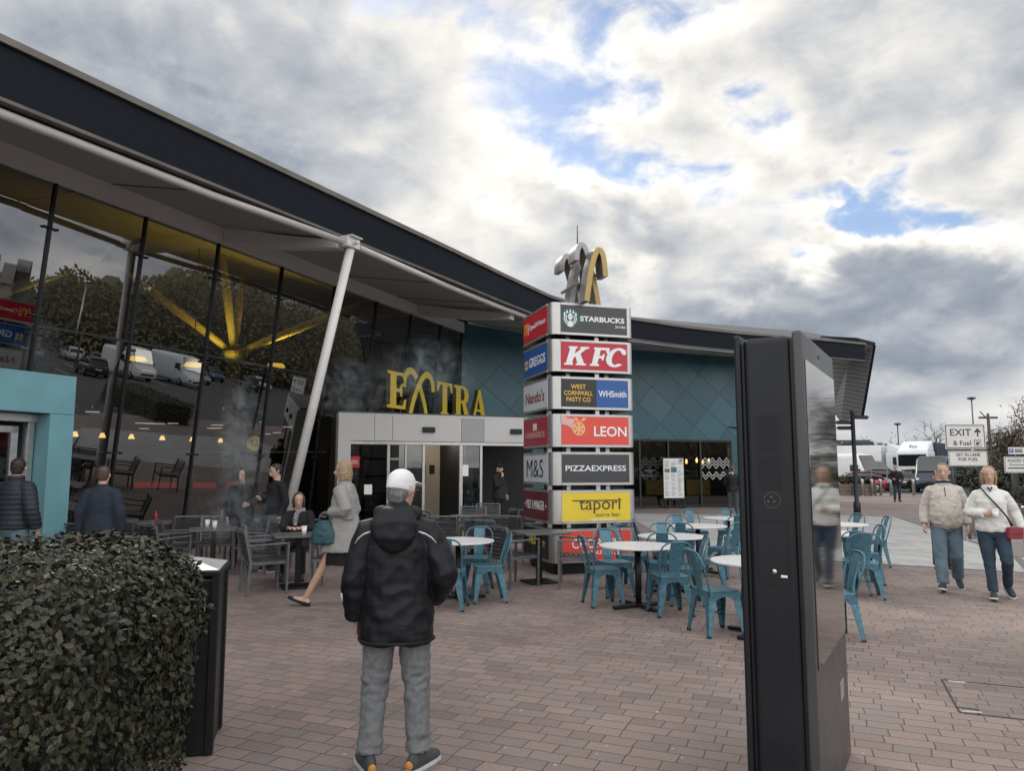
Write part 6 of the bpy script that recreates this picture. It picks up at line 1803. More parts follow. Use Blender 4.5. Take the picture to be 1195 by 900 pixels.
def make_lorry(cab, box, label, loc, rz, L=9.0, mark=None):
    t = thing('lorry', label, 'lorry', loc, rz); m = mat('lorry_cab_paint', cab, .35, 0, .05, 1, coat=.4); mbx = mat('lorry_box', box, .5, 0, .08, .6)
    mb = MB(); mb.box((L / 2 - 1.0, 0, 1.9), (1.9, 2.4, 2.4)); mb.build('cab', m, t, .12, 3)
    mb = MB(); mb.add([(L / 2 - .2, -1.1, 3.12), (L / 2 - .2, 1.1, 3.12), (L / 2 - 1.8, 1.15, 3.12), (L / 2 - 1.8, -1.15, 3.12), (L / 2 - .9, -.95, 3.75), (L / 2 - .9, .95, 3.75), (L / 2 - 1.8, 1.1, 3.95), (L / 2 - 1.8, -1.1, 3.95)],
                      [(0, 1, 5, 4), (4, 5, 6, 7), (1, 2, 6, 5), (0, 4, 7, 3), (2, 3, 7, 6)]); df = mb.build('wind_deflector', m, t, .05, 3)
    mb = MB(); mb.box((L / 2 - .045, 0, 2.35), (.05, 2.1, .95)); mb.build('windscreen', M_['carglass'], t, .02)
    mb = MB(); mb.box((L / 2 - .04, 0, 1.25), (.06, 1.7, .7)); mb.box((L / 2 - .03, 0, .62), (.1, 2.3, .35)); mb.build('grille', M_['darkgrey'], t, .03)
    mb = MB(); mb.box((-1.1, 0, 2.45), (L - 2.4, 2.48, 2.7)); mb.build('box_body', mbx, t, .03)
    mb = MB(); mb.box((-.6, 0, .85), (L - 1.6, 1.0, .3)); mb.build('chassis', M_['black'], t)
    for s in (-1, 1):
        for x in (L / 2 - 1.2, -L / 2 + 1.3, -L / 2 + 2.5): wheel(t, x, s * 1.22, .5, .3)
        mb = MB(); mb.box((L / 2 - .02, s * .95, .78), (.06, .32, .2)); mb.build('headlight', M_['headlamp'], t, .02)
        mb = MB(); mb.box((L / 2 - .25, s * 1.42, 2.3), (.14, .2, .62)); mb.bar((L / 2 - .4, s * 1.2, 2.5), (L / 2 - .25, s * 1.4, 2.5), .04); mb.build('mirror', M_['black'], t, .03)
        mb = MB(); mb.box((L / 2 - .9, s * 1.203, 2.35), (.9, .02, .7)); mb.build('side_window', M_['carglass'], t)
    if mark:
        mb = MB(); X = Vector((0, 1, 0)); nrm_ = Vector((.7, 0, .5)); o_ = Vector((L / 2 - .52, 0, 3.46)); Y = Vector((-.72, 0, .63)).normalized()
        mb.text(mark, o_, X, Y, h=.32, w=.6, mi=0, lift=.06); mb.build('mark', M_['black'], df)
    return t


GZ = -.13
make_car((0.30, 0.022, 0.03), 'red hatchback standing beyond the planters, seen past the kiosk edge', (X_at(992, 54), 54, GZ), R(168), 'cars beyond the bollards')
make_car((0.14, 0.145, 0.15), 'grey car just right of the red hatchback, beyond the bollards', (X_at(1012, 57), 57, GZ), R(160), 'cars beyond the bollards', True)
make_van((0.66, 0.67, 0.68), 'white van with blue-tinted windscreen behind the red hatchback', (X_at(984, 61), 61, GZ), R(-62), 6.4, 2.9)
make_lorry((0.62, 0.63, 0.64), (0.70, 0.70, 0.69), 'white box lorry standing behind the grey car, left of the walking man', (X_at(1020, 68), 70, GZ), R(-40), 8.0)
make_lorry((0.68, 0.69, 0.69), (0.025, 0.035, 0.06), 'white-cabbed lorry with tall roof deflector and dark navy trailer', (X_at(1062, 60) + 4.24, 60 + 4.24, GZ), R(-135), 12.0, 'fo')
make_van((0.012, 0.018, 0.034), 'dark blue van with shiny windscreen in front of the white-cabbed lorry', (X_at(1088, 54), 54, GZ), R(-128), 5.4, 2.6)
make_van((0.20, 0.21, 0.22), 'grey van between the white van and the white box lorry', (X_at(1006, 66), 66, GZ), R(-75), 5.6, 2.4)
make_lorry((0.10, 0.12, 0.15), (0.22, 0.23, 0.24), 'dark grey lorry parked behind the walking man, between the white lorries', (X_at(1043, 78), 78, GZ), R(-120), 9.0)
make_car((0.02, 0.022, 0.026), 'black estate car in front of the white-cabbed lorry, right of the walking man', (X_at(1062, 55), 55, GZ), R(-150), 'cars beyond the bollards', True)
tk = thing('tank_trailer', 'row of black tanks carried high behind the white box lorry', 'trailer', (X_at(1022, 80), 80, GZ), R(-12))
mb = MB(); mb.loft([(-3.6, 0, 3.9), (-3.5, 0, 3.9), (-.4, 0, 3.9), (-.3, 0, 3.9)], [.5, .68, .68, .5], 20, side=(0, 1, 0)); mb.build('tank', M_['black'], tk)
for k in range(5): mb = MB(); mb.cyl((.3 + k * .72, 0, 3.2), (.3 + k * .72, 0, 4.4 - .1 * k), .3, n=14); mb.build('drum', M_['darkgrey'], tk)
mb = MB(); mb.box((0, 0, 3.0), (7.6, 2.3, .35)); mb.build('deck', M_['darkgrey'], tk)
mb = MB()
for x in (-3.4, -1, 1, 3.4):
    for y in (-1, 1): mb.box((x, y, 1.6), (.15, .15, 2.6))
mb.build('stakes', M_['black'], tk)
for s in (-1, 1):
    for x in (-2.6, 2.6): wheel(tk, x, s * 1.15, .5, .3)
bk = thing('roadside_building', 'low brown brick building with a flat roof beyond the white van', 'building', (X_at(986, 88), 92, GZ), R(-10))
mb = MB(); mb.box((0, 0, 2.4), (7, 6, 4.8)); mb.build('wall', mat('brown_brick', (0.22, 0.13, 0.10), .85, 0, .2, 2), bk); mb = MB(); mb.box((0, 0, 4.9), (7.4, 6.4, .25)); mb.build('roof', M_['darkgrey'], bk)
mb = MB()
for x in (-2, 0, 2): mb.box((x, -3.0, 3.2), (1.2, .06, .9))
mb.build('window', M_['carglass'], bk)

# bollards
def make_bollard():
    t = thing('bollard', 'x', 'bollard'); mb = MB(); mb.loft([(0, 0, 0), (0, 0, .93), (0, 0, .965), (0, 0, .975)], [.085, .085, .078, .05], 20); mb.build('post', M_['steel'], t)
    mb = MB(); mb.cyl((0, 0, 0), (0, 0, .012), .12, n=20); mb.build('base_ring', M_['alu'], t); return t


bl = None
for i, (px, Y, lab) in enumerate(((1190.5, 13.9, 'brushed steel bollard at the right edge of the picture, nearest of all bollards'), (1126, 17.5, 'steel bollard showing between the walking couple'),
                    (1003, 43.5, 'far steel bollard in front of the planters'), (1014, 43.5, 'far steel bollard right of the planters, first of the row'), (1024, 43.5, 'far steel bollard left of a close pair near the walking man'),
                    (1036, 43.2, 'far steel bollard, nearer one of the pair left of the walking man'), (1038.5, 44.5, 'far steel bollard, farther one of the pair left of the walking man'), (1062, 43.5, 'far steel bollard right of the walking man, before the lorry'))):
    p = (X_at(px, Y), Y, 0)
    if bl is None: bl = make_bollard(); bl.location = p; bl['label'] = lab; bl['group'] = 'steel bollards'
    else: copy_tree(bl, p, 0, lab, 'steel bollards')


def bush_mesh(n, r, seed, s=.06, spiky=False):
    rnd = random.Random(seed); mb = MB(); r = Vector(r)
    cl = [Vector((rnd.uniform(-.7, .7) * r.x, rnd.uniform(-.7, .7) * r.y, r.z * rnd.uniform(.35, 1.35))) for _ in range(14)]
    for i in range(n):
        c = rnd.choice(cl); d = Vector((rnd.gauss(0, 1), rnd.gauss(0, 1), rnd.gauss(0, 1))).normalized()
        p = c + Vector((d.x * r.x, d.y * r.y, d.z * r.z)) * (.42 * rnd.random() ** .4)
        if p.z < .02: continue
        leaf(mb, p, d + Vector((rnd.gauss(0, .6), rnd.gauss(0, .6), rnd.gauss(.2, .6))), Vector((rnd.gauss(0, 1), rnd.gauss(0, 1), rnd.gauss(.2, .8))), s * rnd.uniform(.7, 1.4), spiky=spiky)
    return mb


M_['shrubleaf'] = island_mat('shrub_leaf', [(0.020, 0.030, 0.014), (0.034, 0.044, 0.020), (0.055, 0.052, 0.026), (0.075, 0.055, 0.030)], .55)
M_['darkleaf'] = island_mat('evergreen_leaf', [(0.016, 0.024, 0.012), (0.028, 0.036, 0.018), (0.045, 0.044, 0.022)], .55)
M_['redleaf'] = island_mat('budding_leaf', [(0.060, 0.038, 0.024), (0.085, 0.052, 0.030), (0.05, 0.045, 0.025)], .6)
M_['bark'] = mat('bark', (0.075, 0.062, 0.050), .9, 0, .3, 6, .4, 40)
for px, Y, lab in ((985, 44.5, 'wooden planter with low greenery half behind the fingerpost, left one'), (1004, 44.0, 'wooden planter with dark bushy plants right of the fingerpost')):
    t = thing('planter', lab, 'planter', (X_at(px, Y), Y, 0), R(-12), 'wooden planters')
    mb = MB()
    for z in (.14, .36, .58): mb.box((0, 0, z), (1.15, .7, .20))
    mb.build('box', mat('planter_wood', (0.16, 0.13, 0.10), .85, 0, .25, 4), t, .012); mb = MB()
    for sx in (-1, 1):
        for sy in (-1, 1): mb.box((sx * .585, sy * .36, .35), (.07, .07, .70))
    mb.build('corner_posts', mat('planter_post', (0.12, 0.10, 0.08), .85), t)
    b_ = bush_mesh(500, (.55, .35, .30), int(px), .16).build('plants', M_['darkleaf'], t, recalc=False); b_.location = (0, 0, .62)

# a few things left on the dark tables
for (x, y, z, kind, lab) in ((-4.62, 11.62, .7412, 'cup', 'small white takeaway cup on the table beyond the litter bin'), (-4.85, 11.9, .7412, 'cup', 'second white cup at the back of the table beyond the litter bin'), (-2.95, 10.62, .7412, 'cup', 'white cup on the table in front of the grey-coated woman')):
    t = thing('paper_cup', lab, 'cup', (x, y, z)); mb = MB(); mb.loft([(0, 0, 0), (0, 0, .11)], [.027, .040], 18); mb.build('cup_body', M_['white'], t); mb = MB(); mb.loft([(0, 0, .11), (0, 0, .122)], [.042, .038], 18); mb.build('lid', M_['white'], t)
t = thing('sauce_bottle', 'little red sauce bottle on the table close to the glass', 'bottle', (-6.2, 13.0, .7412)); mb = MB(); mb.loft([(0, 0, 0), (0, 0, .12), (0, 0, .16), (0, 0, .2)], [.03, .03, .012, .01], 14); mb.build('bottle_body', M_['red'], t)

# fingerpost
fp = thing('fingerpost', 'thin black fingerpost with direction arms, right of the kiosk', 'signpost', (X_at(995.5, 24.8), 24.8, 0))
mb = MB(); mb.loft([(0, 0, 0), (0, 0, .5), (0, 0, .56), (0, 0, 3.5), (0, 0, 3.58), (0, 0, 3.66)], [.12, .11, .07, .065, .085, .02], 14); mb.build('post', M_['black'], fp)
for z, a, L_ in ((3.36, 12, .62), (3.18, 186, .62), (3.0, 176, .55)):
    d = Vector((math.cos(R(a)), math.sin(R(a)), 0)); mb = MB()
    mb.prism([(.06, -.065), (L_ - .08, -.065), (L_, 0), (L_ - .08, .065), (.06, .065)], (0, .012 * (1 if d.x < 0 else -1), z), d, ZV, d.cross(ZV), .025); mb.build('direction_arm', M_['black'], fp, .003)

# road signs
def board(name, label, x0, x1, z0, z1, Y, draw=None, posts=(.2, .8), border=True):
    t = thing(name, label, 'road sign', (0, Y, 0)); w = x1 - x0; xc = (x0 + x1) / 2; t.location.x = xc; zc = (z0 + z1) / 2; h = z1 - z0
    mb = MB(); mats = [M_['signwhite']]; mb.box((0, 0, zc), (w, .03, h)); X = Vector((1, 0, 0)); g = lambda x, y: Vector((x * w / 2, -.0165, zc + y * h / 2))
    def mi(m):
        if m not in mats: mats.append(m)
        return mats.index(m)
    if border:
        q = .018 * h / .6
        for a, b, ww, hh in ((0, 1 - q / h * 3, w - q * 2.0, q), (0, -1 + q / h * 3, w - q * 2.0, q), (-1 + q / w * 3, 0, q, h - q * 4.4), (1 - q / w * 3, 0, q, h - q * 4.4)):
            mb.box(g(a, b), (ww, .006, hh), mi(cBk))
    draw(mb, g, X, mi, w, h); mb.build('sign_plate', mats, t)
    for k in posts: mb = MB(); xx = -w / 2 + w * k; mb.cyl((xx, .045, GZ), (xx, .045, z1 - .05), .04, n=10); mb.build('post', M_['darkgrey'], t)
    return t


M_['signwhite'] = mat('sign_white', (0.62, 0.60, 0.57), .5, 0, .06, 2)


def d_exit(mb, g, X, mi, w, h):
    mb.text('EXIT', g(-.22, .34), X, ZV, h=h * .27, w=w * .52, mi=mi(cBk), bold=.008)
    o = g(.62, .34); s = h * .17; mb.prism([(-.04 * 4 * s, -s), (.04 * 4 * s, -s), (.04 * 4 * s, .1 * s), (.75 * s, -.1 * s), (.75 * s, .2 * s), (0, s), (-.75 * s, .2 * s), (-.75 * s, -.1 * s), (-.04 * 4 * s, .1 * s)], o, X, ZV, Vector((0, -1, 0)), .003, mi(cBk), back=False)
    mb.text('& Fuel', g(-.18, -.52), X, ZV, h=h * .19, w=w * .44, mi=mi(cBk), bold=.006)
    mb.box(g(.60, -.52), (h * .28, .005, h * .28), mi(cBk)); o = g(.60, -.52) + Vector((0, -.003, 0)); mb.box(o, (h * .24, .005, h * .24), mi(M_['signwhite'])); o = o + Vector((0, -.003, 0))
    mb.box(o + X * (-h * .02), (h * .10, .005, h * .17), mi(cBk)); mb.box(o + X * (h * .06) + ZV * (h * .02), (h * .025, .005, h * .11), mi(cBk)); mb.box(o + X * (-h * .02) + ZV * (h * .045) + Vector((0, -.003, 0)), (h * .065, .005, h * .045), mi(M_['signwhite']))


Y_ = 30.0
board('road_sign', 'white EXIT & Fuel sign with an upward arrow above the walking couple', X_at(1102, Y_), X_at(1149, Y_), 2.42, 3.42, Y_, d_exit)
def d_lane(mb, g, X, mi, w, h): mb.text('GET IN LANE', g(0, .50), X, ZV, h=h * .2, w=w * .62, mi=mi(cBk), bold=.01); mb.text('FOR FUEL', g(0, -.1), X, ZV, h=h * .2, w=w * .5, mi=mi(cBk), bold=.01)
board('road_sign', 'smaller GET IN LANE sign on the posts directly under the exit sign', X_at(1104.5, Y_ - .1), X_at(1150, Y_ - .1), 1.72, 2.34, Y_ - .1, d_lane, posts=(.1, .9), border=True)
def d_food(mb, g, X, mi, w, h):
    mb.text('FOOD COURT', g(0, .5), X, ZV, h=h * .19, w=w * .82, mi=mi(cBk), bold=.008); mb.text('Restaurants & Retail', g(0, .02), X, ZV, h=h * .13, w=w * .74, mi=mi(cBk)); mb.box(g(0, -.42), (w * .84, .005, h * .07), mi(cBk))
Y_ = 34.0
board('road_sign', 'white FOOD COURT sign on two posts cut by the right edge, above the hedge', X_at(1169, Y_), X_at(1169, Y_) + 1.75, 1.42, 2.16, Y_, d_food, posts=(.2, .66))
def d_park(mb, g, X, mi, w, h):
    mb.box(g(-.68, 0), (h * .62, .005, h * .62), mi(cB)); mb.text('P', g(-.68, 0) + Vector((0, -.003, 0)), X, ZV, h=h * .4, mi=mi(M_['signwhite']), bold=.01)
    for y in (.35, -.05, -.42): mb.box(g(.25, y), (w * .5, .005, h * .12), mi(cBk if y else cBk))
board('road_sign', 'small pale sign with a blue parking square above the FOOD COURT sign', X_at(1175, Y_ + .3), X_at(1193, Y_ + .3), 2.28, 2.60, Y_ + .3, d_park, posts=(.5,), border=False)


def pole(name, label, px, Y, zt, r=.07, head=True):
    t = thing(name, label, 'lamp post' if head else 'pole', (X_at(px, Y), Y, GZ)); mb = MB(); mb.cyl((0, 0, 0), (0, 0, zt), r, r * .6, 10); mb.build('post', M_['darkgrey'] if head else M_['bark'], t)
    mb = MB()
    if head: mb.loft([(0, 0, zt - .05), (0, 0, zt + .05), (0, 0, zt + .16), (0, 0, zt + .2)], [.10, .36, .30, .08], 16); mb.build('lamp_head', M_['darkgrey'], t)
    else: mb.bar((-.55, 0, zt - .25), (.55, 0, zt - .25), .09, .12); mb.bar((-.2, -.05, zt - .2), (-.5, -.05, zt + .1), .05); mb.build('cross_arm', M_['bark'], t)
    return t


pole('lamp_post', 'slim flat-headed lamp post between the two bare skyline trees', 1047.5, 72, 5.9, .09)
pole('lamp_post', 'tall slim lamp post rising behind the EXIT sign', 1136, 62, 7.5, .08)
pole('telegraph_pole', 'brown wooden pole with a short arm right of the EXIT sign', 1154, 44, 5.0, .13, False)


def tree(label, loc, h, spread, seed, kind='bare', leafm=None, nleaf=0, ls=.2, levels=4, name='bare_tree', group=None):
    rnd = random.Random(seed); t = thing(name, label, 'tree', loc, 0, group); mb = MB(); tw_ = MB(); tips = []

    def grow(p, d, L, r, lv):
        q = p; dd = d.copy(); pts = [p]; n = 3
        for i in range(n):
            dd = (dd + Vector((rnd.gauss(0, .16), rnd.gauss(0, .16), rnd.gauss(.02, .10)))).normalized(); q = q + dd * (L / n); pts.append(q)
        m_ = mb if lv >= levels - 1 else tw_
        m_.loft(pts, [r, r * .86, r * .72, r * .58], 7 if lv >= levels - 1 else 4, caps=lv >= levels - 1)
        if lv <= 1: tips.extend([(pts[k], dd) for k in (1, 2, 3)])
        if lv == 0: return
        nb = rnd.choice((3, 4)) if lv > 1 else 4
        for b in range(nb):
            a = rnd.uniform(0, 2 * PI) if True else 0; k = rnd.choice((1, 2, 3)) if lv < levels else rnd.choice((2, 3, 3)); o_ = dd.orthogonal().normalized(); o2 = dd.cross(o_)
            nd = dd * rnd.uniform(.35, .8) + (o_ * math.cos(a) + o2 * math.sin(a)) * spread * rnd.uniform(.6, 1.1) + Vector((0, 0, .12))
            grow(pts[k], nd.normalized(), L * rnd.uniform(.55, .78), r * .5, lv - 1)
    grow(Vector((0, 0, 0)), Vector((rnd.gauss(0, .04), rnd.gauss(0, .04), 1)), h * .40, h * .024, levels)
    mb.build('trunk', M_['bark'], t)
    if nleaf:
        for i in range(nleaf):
            p, d = rnd.choice(tips); p = p + Vector((rnd.gauss(0, h * .03), rnd.gauss(0, h * .03), rnd.gauss(0, h * .03)))
            leaf(tw_, p, Vector((rnd.gauss(0, 1), rnd.gauss(0, 1), rnd.gauss(.4, .8))), Vector((rnd.gauss(0, 1), rnd.gauss(0, 1), rnd.gauss(0, 1))), ls * rnd.uniform(.6, 1.4), spiky=False)
    tw_.build('crown', leafm or M_['bark'], t, recalc=False)
    return t


tree('bare spreading tree on the skyline left of the first lamp post', (X_at(1033, 105), 105, GZ), 9.0, .95, 4, leafm=M_['bark'], nleaf=500, ls=.22)
tree('smaller bare tree on the skyline above the white-cabbed lorry', (X_at(1074, 110), 110, GZ), 7.6, .9, 9, leafm=M_['bark'], nleaf=300, ls=.2)
tree('thin bare tree behind the left side of the EXIT sign', (X_at(1088, 95), 95, GZ), 8.2, .6, 21, leafm=M_['bark'])
tree('bare tree behind the black tanks, low on the skyline', (X_at(1012, 120), 120, GZ), 6.6, .8, 33, leafm=M_['bark'], nleaf=200)
tree('dark brushy tree with brownish buds right of the wooden pole', (X_at(1180, 41), 41, GZ), 5.4, .75, 12, leafm=M_['redleaf'], nleaf=2600, ls=.11, levels=5, name='budding_tree')
tree('dark brushy tree cut by the right edge of the picture', (X_at(1206, 38), 38, GZ), 6.2, .8, 17, leafm=M_['redleaf'], nleaf=3000, ls=.11, levels=5, name='budding_tree')
for px, Y, r, n, lab in ((1096, 74, (2.2, 1.6, 2.3), 2600, 'rounded dark evergreen bush left of the EXIT sign'), (1160, 47, (2.6, 1.6, 1.6), 2600, 'dark evergreen shrub behind the FOOD COURT sign'), (1188, 44, (2.4, 1.6, 1.5), 2400, 'dark evergreen shrub at the right edge under the budding tree'), (1140, 52, (2.0, 1.5, 1.6), 2000, 'dark shrub behind the heads of the walking couple'), (1176, 56, (3.4, 2, 2.6), 3600, 'tall evergreen thicket rising behind the budding trees')):
    t = thing('shrub', lab, 'shrub', (X_at(px, Y), Y, GZ), 0, 'dark shrubs by the road'); bush_mesh(n, r, int(px), .22).build('foliage', M_['darkleaf'], t, recalc=False)
hd_ = thing('low_hedge', 'brownish clipped hedge behind the woman in the cream jacket', 'hedge', (0, 0, GZ))
hedge_leaves(15.6, 24.0, 21.5, 23.3, 1.25, 9000, .085, .22, 8, depth=.15, spiky=False).build('leaves', M_['shrubleaf'], hd_, recalc=False)
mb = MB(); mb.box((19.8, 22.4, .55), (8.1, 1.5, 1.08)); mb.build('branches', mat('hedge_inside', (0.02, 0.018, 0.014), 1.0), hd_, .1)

# far tree line on the horizon
mb = MB(); rnd = random.Random(44)
for i in range(9000):
    x = rnd.uniform(20, 190); y = 150 + rnd.uniform(-5, 5) - x * .1; hh = 4.2 + 1.8 * noise.noise(Vector((x * .09, 0, 3))) + 1.0 * noise.noise(Vector((x * .4, 0, 7)))
    leaf(mb, Vector((x, y, rnd.random() ** .7 * hh)), Vector((rnd.gauss(0, .6), -1, rnd.gauss(.3, .5))), Vector((rnd.gauss(0, 1), 0, rnd.gauss(0, 1))), rnd.uniform(.5, 1.1), spiky=False)
o = mb.build('tree_line', M_['darkleaf'], None, recalc=False); tag(o, 'low dark tree line along the horizon behind the lorries', 'tree line', kind='stuff')

# what the tall glass mirrors: the car park to the right of the picture
cols = [(0.05, 0.09, 0.16), (0.60, 0.61, 0.62), (0.25, 0.26, 0.27), (0.03, 0.03, 0.035), (0.60, 0.6, 0.6), (0.28, 0.03, 0.03), (0.12, 0.2, 0.3)]
base_cars = []
k = 0
for X0, yl in ((47.0, [-1.5, 1.2, 6.6, 9.3, 14.7, 17.4, 20.1, 25.5]), (58.0, [1.2, 3.9, 6.6, 12.0, 14.7, 20.1, 22.8, 28.2, 30.9, 36.3, 39.0, 44.4]), (68.0, [4, 9.4, 12.1, 17.5, 20.2, 28.3, 33.7, 36.4, 44.5, 49.9])):
    for y in yl:
        p = (X0, y + .2, GZ); rz = R(0 if k % 2 else 180)
        if len(base_cars) < 4: base_cars.append(make_car(cols[k % 7], 'parked car mirrored in the tall glass front', p, rz, 'cars mirrored in the glass', k % 3 == 0))
        else: copy_tree(base_cars[k % 4], p, rz)
        k += 1
make_van((0.66, 0.68, 0.70), 'white van mirrored in the upper glass panes', (48, 29.0, GZ), R(160), 6.2, 2.8, 'vans mirrored in the glass')
make_van((0.62, 0.66, 0.70), 'white van mirrored in the upper glass panes', (50, 34.0, GZ), R(165), 6.2, 2.8, 'vans mirrored in the glass')
mb = MB(); rnd = random.Random(45)
for i in range(34000):
    y = rnd.uniform(-60, 84); x = 85 + rnd.uniform(-6, 6); hh = 6.4 + 8.0 * min(1, max(0, (y - 22) / 26)) + 2.6 * noise.noise(Vector((y * .07, 0, 3))) + 1.6 * noise.noise(Vector((y * .3, 0, 7)))
    leaf(mb, Vector((x, y, rnd.random() ** .7 * hh)), Vector((-1, rnd.gauss(0, .6), rnd.gauss(.3, .5))), Vector((0, rnd.gauss(0, 1), rnd.gauss(0, 1))), rnd.uniform(.3, .75), spiky=False)
for i in range(35):
    y = -58 + i * 4.1; hh = 6.0 + 8.0 * min(1, max(0, (y - 22) / 26)) + 1.5 * math.sin(i * 2.3); mb.loft([(88, y, 0), (88, y, hh * .45), (88, y, hh * .8), (88, y, hh)], [(1.5, 2.6), (2.4, 3.4), (1.8, 2.6), (.5, .8)], 10)
M_['beltleaf'] = island_mat('spring_leaf', [(0.115, 0.108, 0.065), (0.15, 0.138, 0.08), (0.13, 0.12, 0.08), (0.18, 0.16, 0.11)], .7)
o = mb.build('tree_belt', M_['beltleaf'], None, recalc=False); tag(o, 'belt of trees beyond the car park, mirrored in the glass', 'tree belt', kind='stuff')
hd2 = thing('low_hedge', 'low dark hedge at the car park edge, mirrored in the glass', 'hedge', (0, 0, GZ))
hedge_leaves(15.5, 18.0, 2.0, 11.0, 1.0, 3500, .13, .25, 18, depth=.15, spiky=False).build('leaves', M_['darkleaf'], hd2, recalc=False)
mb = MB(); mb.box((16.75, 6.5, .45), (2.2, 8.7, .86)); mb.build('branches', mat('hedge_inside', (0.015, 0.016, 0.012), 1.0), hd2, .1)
for i, (x, y) in enumerate(((26, 14), (54, 4), (54, 26))):
    t = thing('lamp_post', 'tall car park lamp post mirrored in the glass', 'lamp post', (x, y, GZ), 0, 'lamp posts mirrored in the glass'); mb = MB(); mb.cyl((0, 0, 0), (0, 0, 8), .1, .06, 10); mb.build('post', M_['alu'], t)
    mb = MB(); mb.box((.4, 0, 8), (.8, .25, .1)); mb.box((-.4, 0, 8), (.8, .25, .1)); mb.build('lamp_head', M_['darkgrey'], t)

# yellow disc sign behind the glass
d = dirpx(297, 518); k = d.x / d.y; Y = 14.6 / (.4235 - k); p = Vector((k * Y, Y, EYE + d.z / d.y * Y))
hs = thing('hanging_sign', 'round yellow sign with a dark ring mark hanging inside the glass', 'sign', p, R(10))
mb = MB(); mb.loft([(0, .02, 0), (0, -.02, 0)], [.19, .19], 28, side=(1, 0, 0), smooth=False); mb.build('disc', mat('yellow_lit_sign', (0.7, 0.5, 0.03), .5, emit=(1, .68, .04), estr=.45), hs)
mb = MB(); glyph(mb, [arc(0, 0, .095, 0, 2 * PI, 24)[:-1], arc(0, 0, .055, 0, 2 * PI, 24)[:-1]], (-.095, -.021, .02), (1, 0, 0), (0, 0, 1), 1, .19, .004); mb.bar((.02, -.026, -.02), (.10, -.026, -.10), .03, .006, up=(0, -1, 0)); mb.build('ring_mark', cDr, hs)
mb = MB(); mb.cyl((0, 0, .19), (0, 0, 1.2), .008, n=6); mb.build('hanger', M_['black'], hs)

# menu board by the cafe window
x = X_at(785, wall_y(7.0) - .35); yb_ = wall_y(6.9) - .35
mbd = thing('menu_board', 'white menu sheet on a dark stand in front of the cafe window', 'menu board', (X_at(784.5, yb_), yb_, 0), R(14))
mb = MB(); mb.box((0, 0, 1.23), (.98, .05, 1.72)); mb.build('frame', M_['black'], mbd, .006)
mb = MB(); mats = [M_['white'], mat('print_grey', (0.20, 0.20, 0.20), .7), mat('print_photo', (0.22, 0.15, 0.11), .7, 0, .6, 30), mat('print_blue', (0.05, 0.16, 0.22), .7, 0, .5, 30)]
mb.box((0, -.028, 1.23), (.90, .006, 1.62)); rnd = random.Random(6)
for c in range(3):
    z = 1.95
    while z > .48:
        if 1.42 < z < 1.66 and c < 2: z -= .03; continue
        if rnd.random() < .82: L_ = rnd.uniform(.12, .25); mb.box((-.28 + c * .29 - (.25 - L_) / 2, -.0325, z), (L_, .004, .010), 1)
        z -= .03
mb.box((-.29, -.0335, 1.54), (.24, .004, .16), 2); mb.box((.01, -.0335, 1.57), (.26, .004, .22), 3); mb.box((.33, -.0335, 1.96), (.14, .004, .10), 1)
mb.build('menu_sheet', mats, mbd)
mb = MB(); mb.box((-.4, 0, .18), (.05, .05, .37)); mb.box((.4, 0, .18), (.05, .05, .37)); mb.box((-.4, 0, .012), (.08, .5, .022)); mb.box((.4, 0, .012), (.08, .5, .022)); mb.build('stand', M_['black'], mbd)

# access cover in the paving, spots of gum and litter
ac = thing('access_cover', 'brick-filled access cover with a thin metal rim in the paving at lower right', 'access cover', (3.11, 5.34, 0), math.atan2(-.39, .92))
mb = MB()
for (x0, y0, x1, y1) in ((0, 0, 1.05, 0), (0, .86, 1.05, .86), (0, 0, 0, .86), (1.05, 0, 1.05, .86), (.12, .0, .12, .12), (0, .12, .12, .12)):
    mb.bar((x0, y0, .0015), (x1, y1, .0015), .013, .005)
mb.build('rim', mat('rusty_rim', (0.05, 0.045, 0.042), .6, .4, .3, 10), ac)
mb = MB()
for (x0, y0) in ((.03, .04), (.05, .83)): mb.box((x0 + .05, y0, .002), (.12, .03, .006), rz=.1)
mb.build('mortar_patch', mat('pale_mortar', (0.42, 0.41, 0.40), .9, 0, .2, 20), ac)
mb = MB(); rnd = random.Random(3)
for i in range(230):
    y = 3.2 + 9 * rnd.random() ** 1.3; x = rnd.uniform(-.62, .72) * y
    r = rnd.uniform(.006, .016); a0 = rnd.random() * 6; st_ = rnd.uniform(.5, 1.0)
    pts = [(x + r * math.cos(a) * rnd.uniform(.7, 1.1), y + r * st_ * math.sin(a) * rnd.uniform(.7, 1.1)) for a in [a0 + k * PI / 4 for k in range(8)]]
    mb.prism(pts, (0, 0, .0006), (1, 0, 0), (0, 1, 0), (0, 0, 1), .0016, rnd.choice((0, 0, 1)), back=False)
o = mb.build('litter', [mat('gum_pale', (0.42, 0.40, 0.38), .8), mat('gum_dark', (0.16, 0.15, 0.14), .8)]); tag(o, 'pale specks of gum and litter trodden into the brick paving', 'litter', kind='stuff')

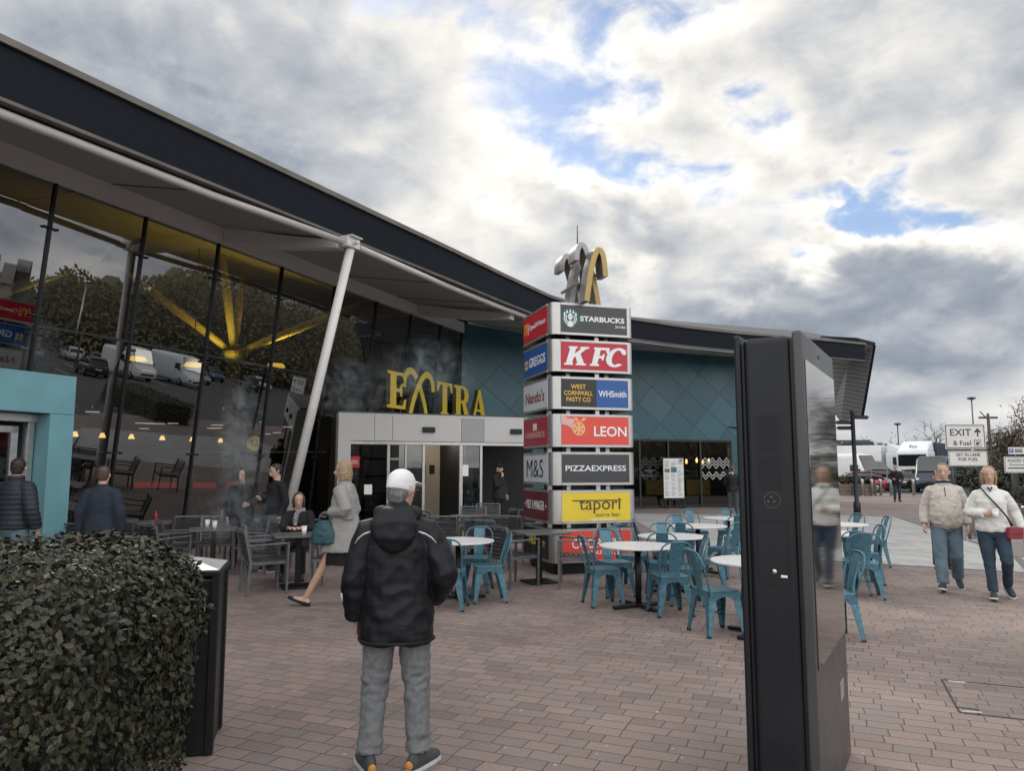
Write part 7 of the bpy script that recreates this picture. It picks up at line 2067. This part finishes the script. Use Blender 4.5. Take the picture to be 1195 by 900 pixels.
# smoke drifting from the tables
def smoke(c, r, dens, seed):
    m = bpy.data.materials.new('smoke'); m.use_nodes = True; nt = m.node_tree; nt.nodes.clear(); N, L = nt.nodes, nt.links
    out = N.new('ShaderNodeOutputMaterial'); pv = N.new('ShaderNodeVolumePrincipled'); pv.inputs['Color'].default_value = (.78, .86, .92, 1); pv.inputs['Anisotropy'].default_value = .2
    tc = N.new('ShaderNodeTexCoord'); nz = N.new('ShaderNodeTexNoise'); nz.inputs['Scale'].default_value = 3.2; nz.inputs['Detail'].default_value = 6; nz.inputs['Roughness'].default_value = .6; nz.inputs['Distortion'].default_value = 1.2
    ad = N.new('ShaderNodeVectorMath'); ad.operation = 'ADD'; L.new(tc.outputs['Object'], ad.inputs[0]); ad.inputs[1].default_value = (seed, seed * 2, 0); L.new(ad.outputs[0], nz.inputs['Vector'])
    dv = N.new('ShaderNodeVectorMath'); dv.operation = 'DIVIDE'; L.new(tc.outputs['Object'], dv.inputs[0]); dv.inputs[1].default_value = r
    ln = N.new('ShaderNodeVectorMath'); ln.operation = 'LENGTH'; L.new(dv.outputs[0], ln.inputs[0])
    fo = N.new('ShaderNodeMath'); fo.operation = 'SUBTRACT'; fo.inputs[0].default_value = 1.0; fo.use_clamp = True; L.new(ln.outputs['Value'], fo.inputs[1])
    th = N.new('ShaderNodeMapRange'); L.new(nz.outputs[0], th.inputs[0]); th.inputs[1].default_value = .47; th.inputs[2].default_value = .72; th.inputs[3].default_value = 0; th.inputs[4].default_value = dens
    mu = N.new('ShaderNodeMath'); mu.operation = 'MULTIPLY'; L.new(th.outputs[0], mu.inputs[0]); L.new(fo.outputs[0], mu.inputs[1]); L.new(mu.outputs[0], pv.inputs['Density']); L.new(pv.outputs[0], out.inputs['Volume'])
    mb = MB(); mb.ball((0, 0, 0), r, 16, 0, 10); o = mb.build('smoke', m); o.location = c; tag(o, 'thin grey smoke drifting above the dark tables', 'smoke', kind='stuff')


smoke((-4.3, 11.7, 2.0), (.42, .35, 1.25), 5.5, 1.0)
smoke((-2.75, 12.6, 3.05), (.85, .45, .65), 2.6, 5.0)
smoke((-1.55, 13.2, 3.35), (.95, .45, .75), 3.2, 9.0)
smoke((-4.0, 10.9, .95), (.8, .5, .5), 2.4, 3.0)
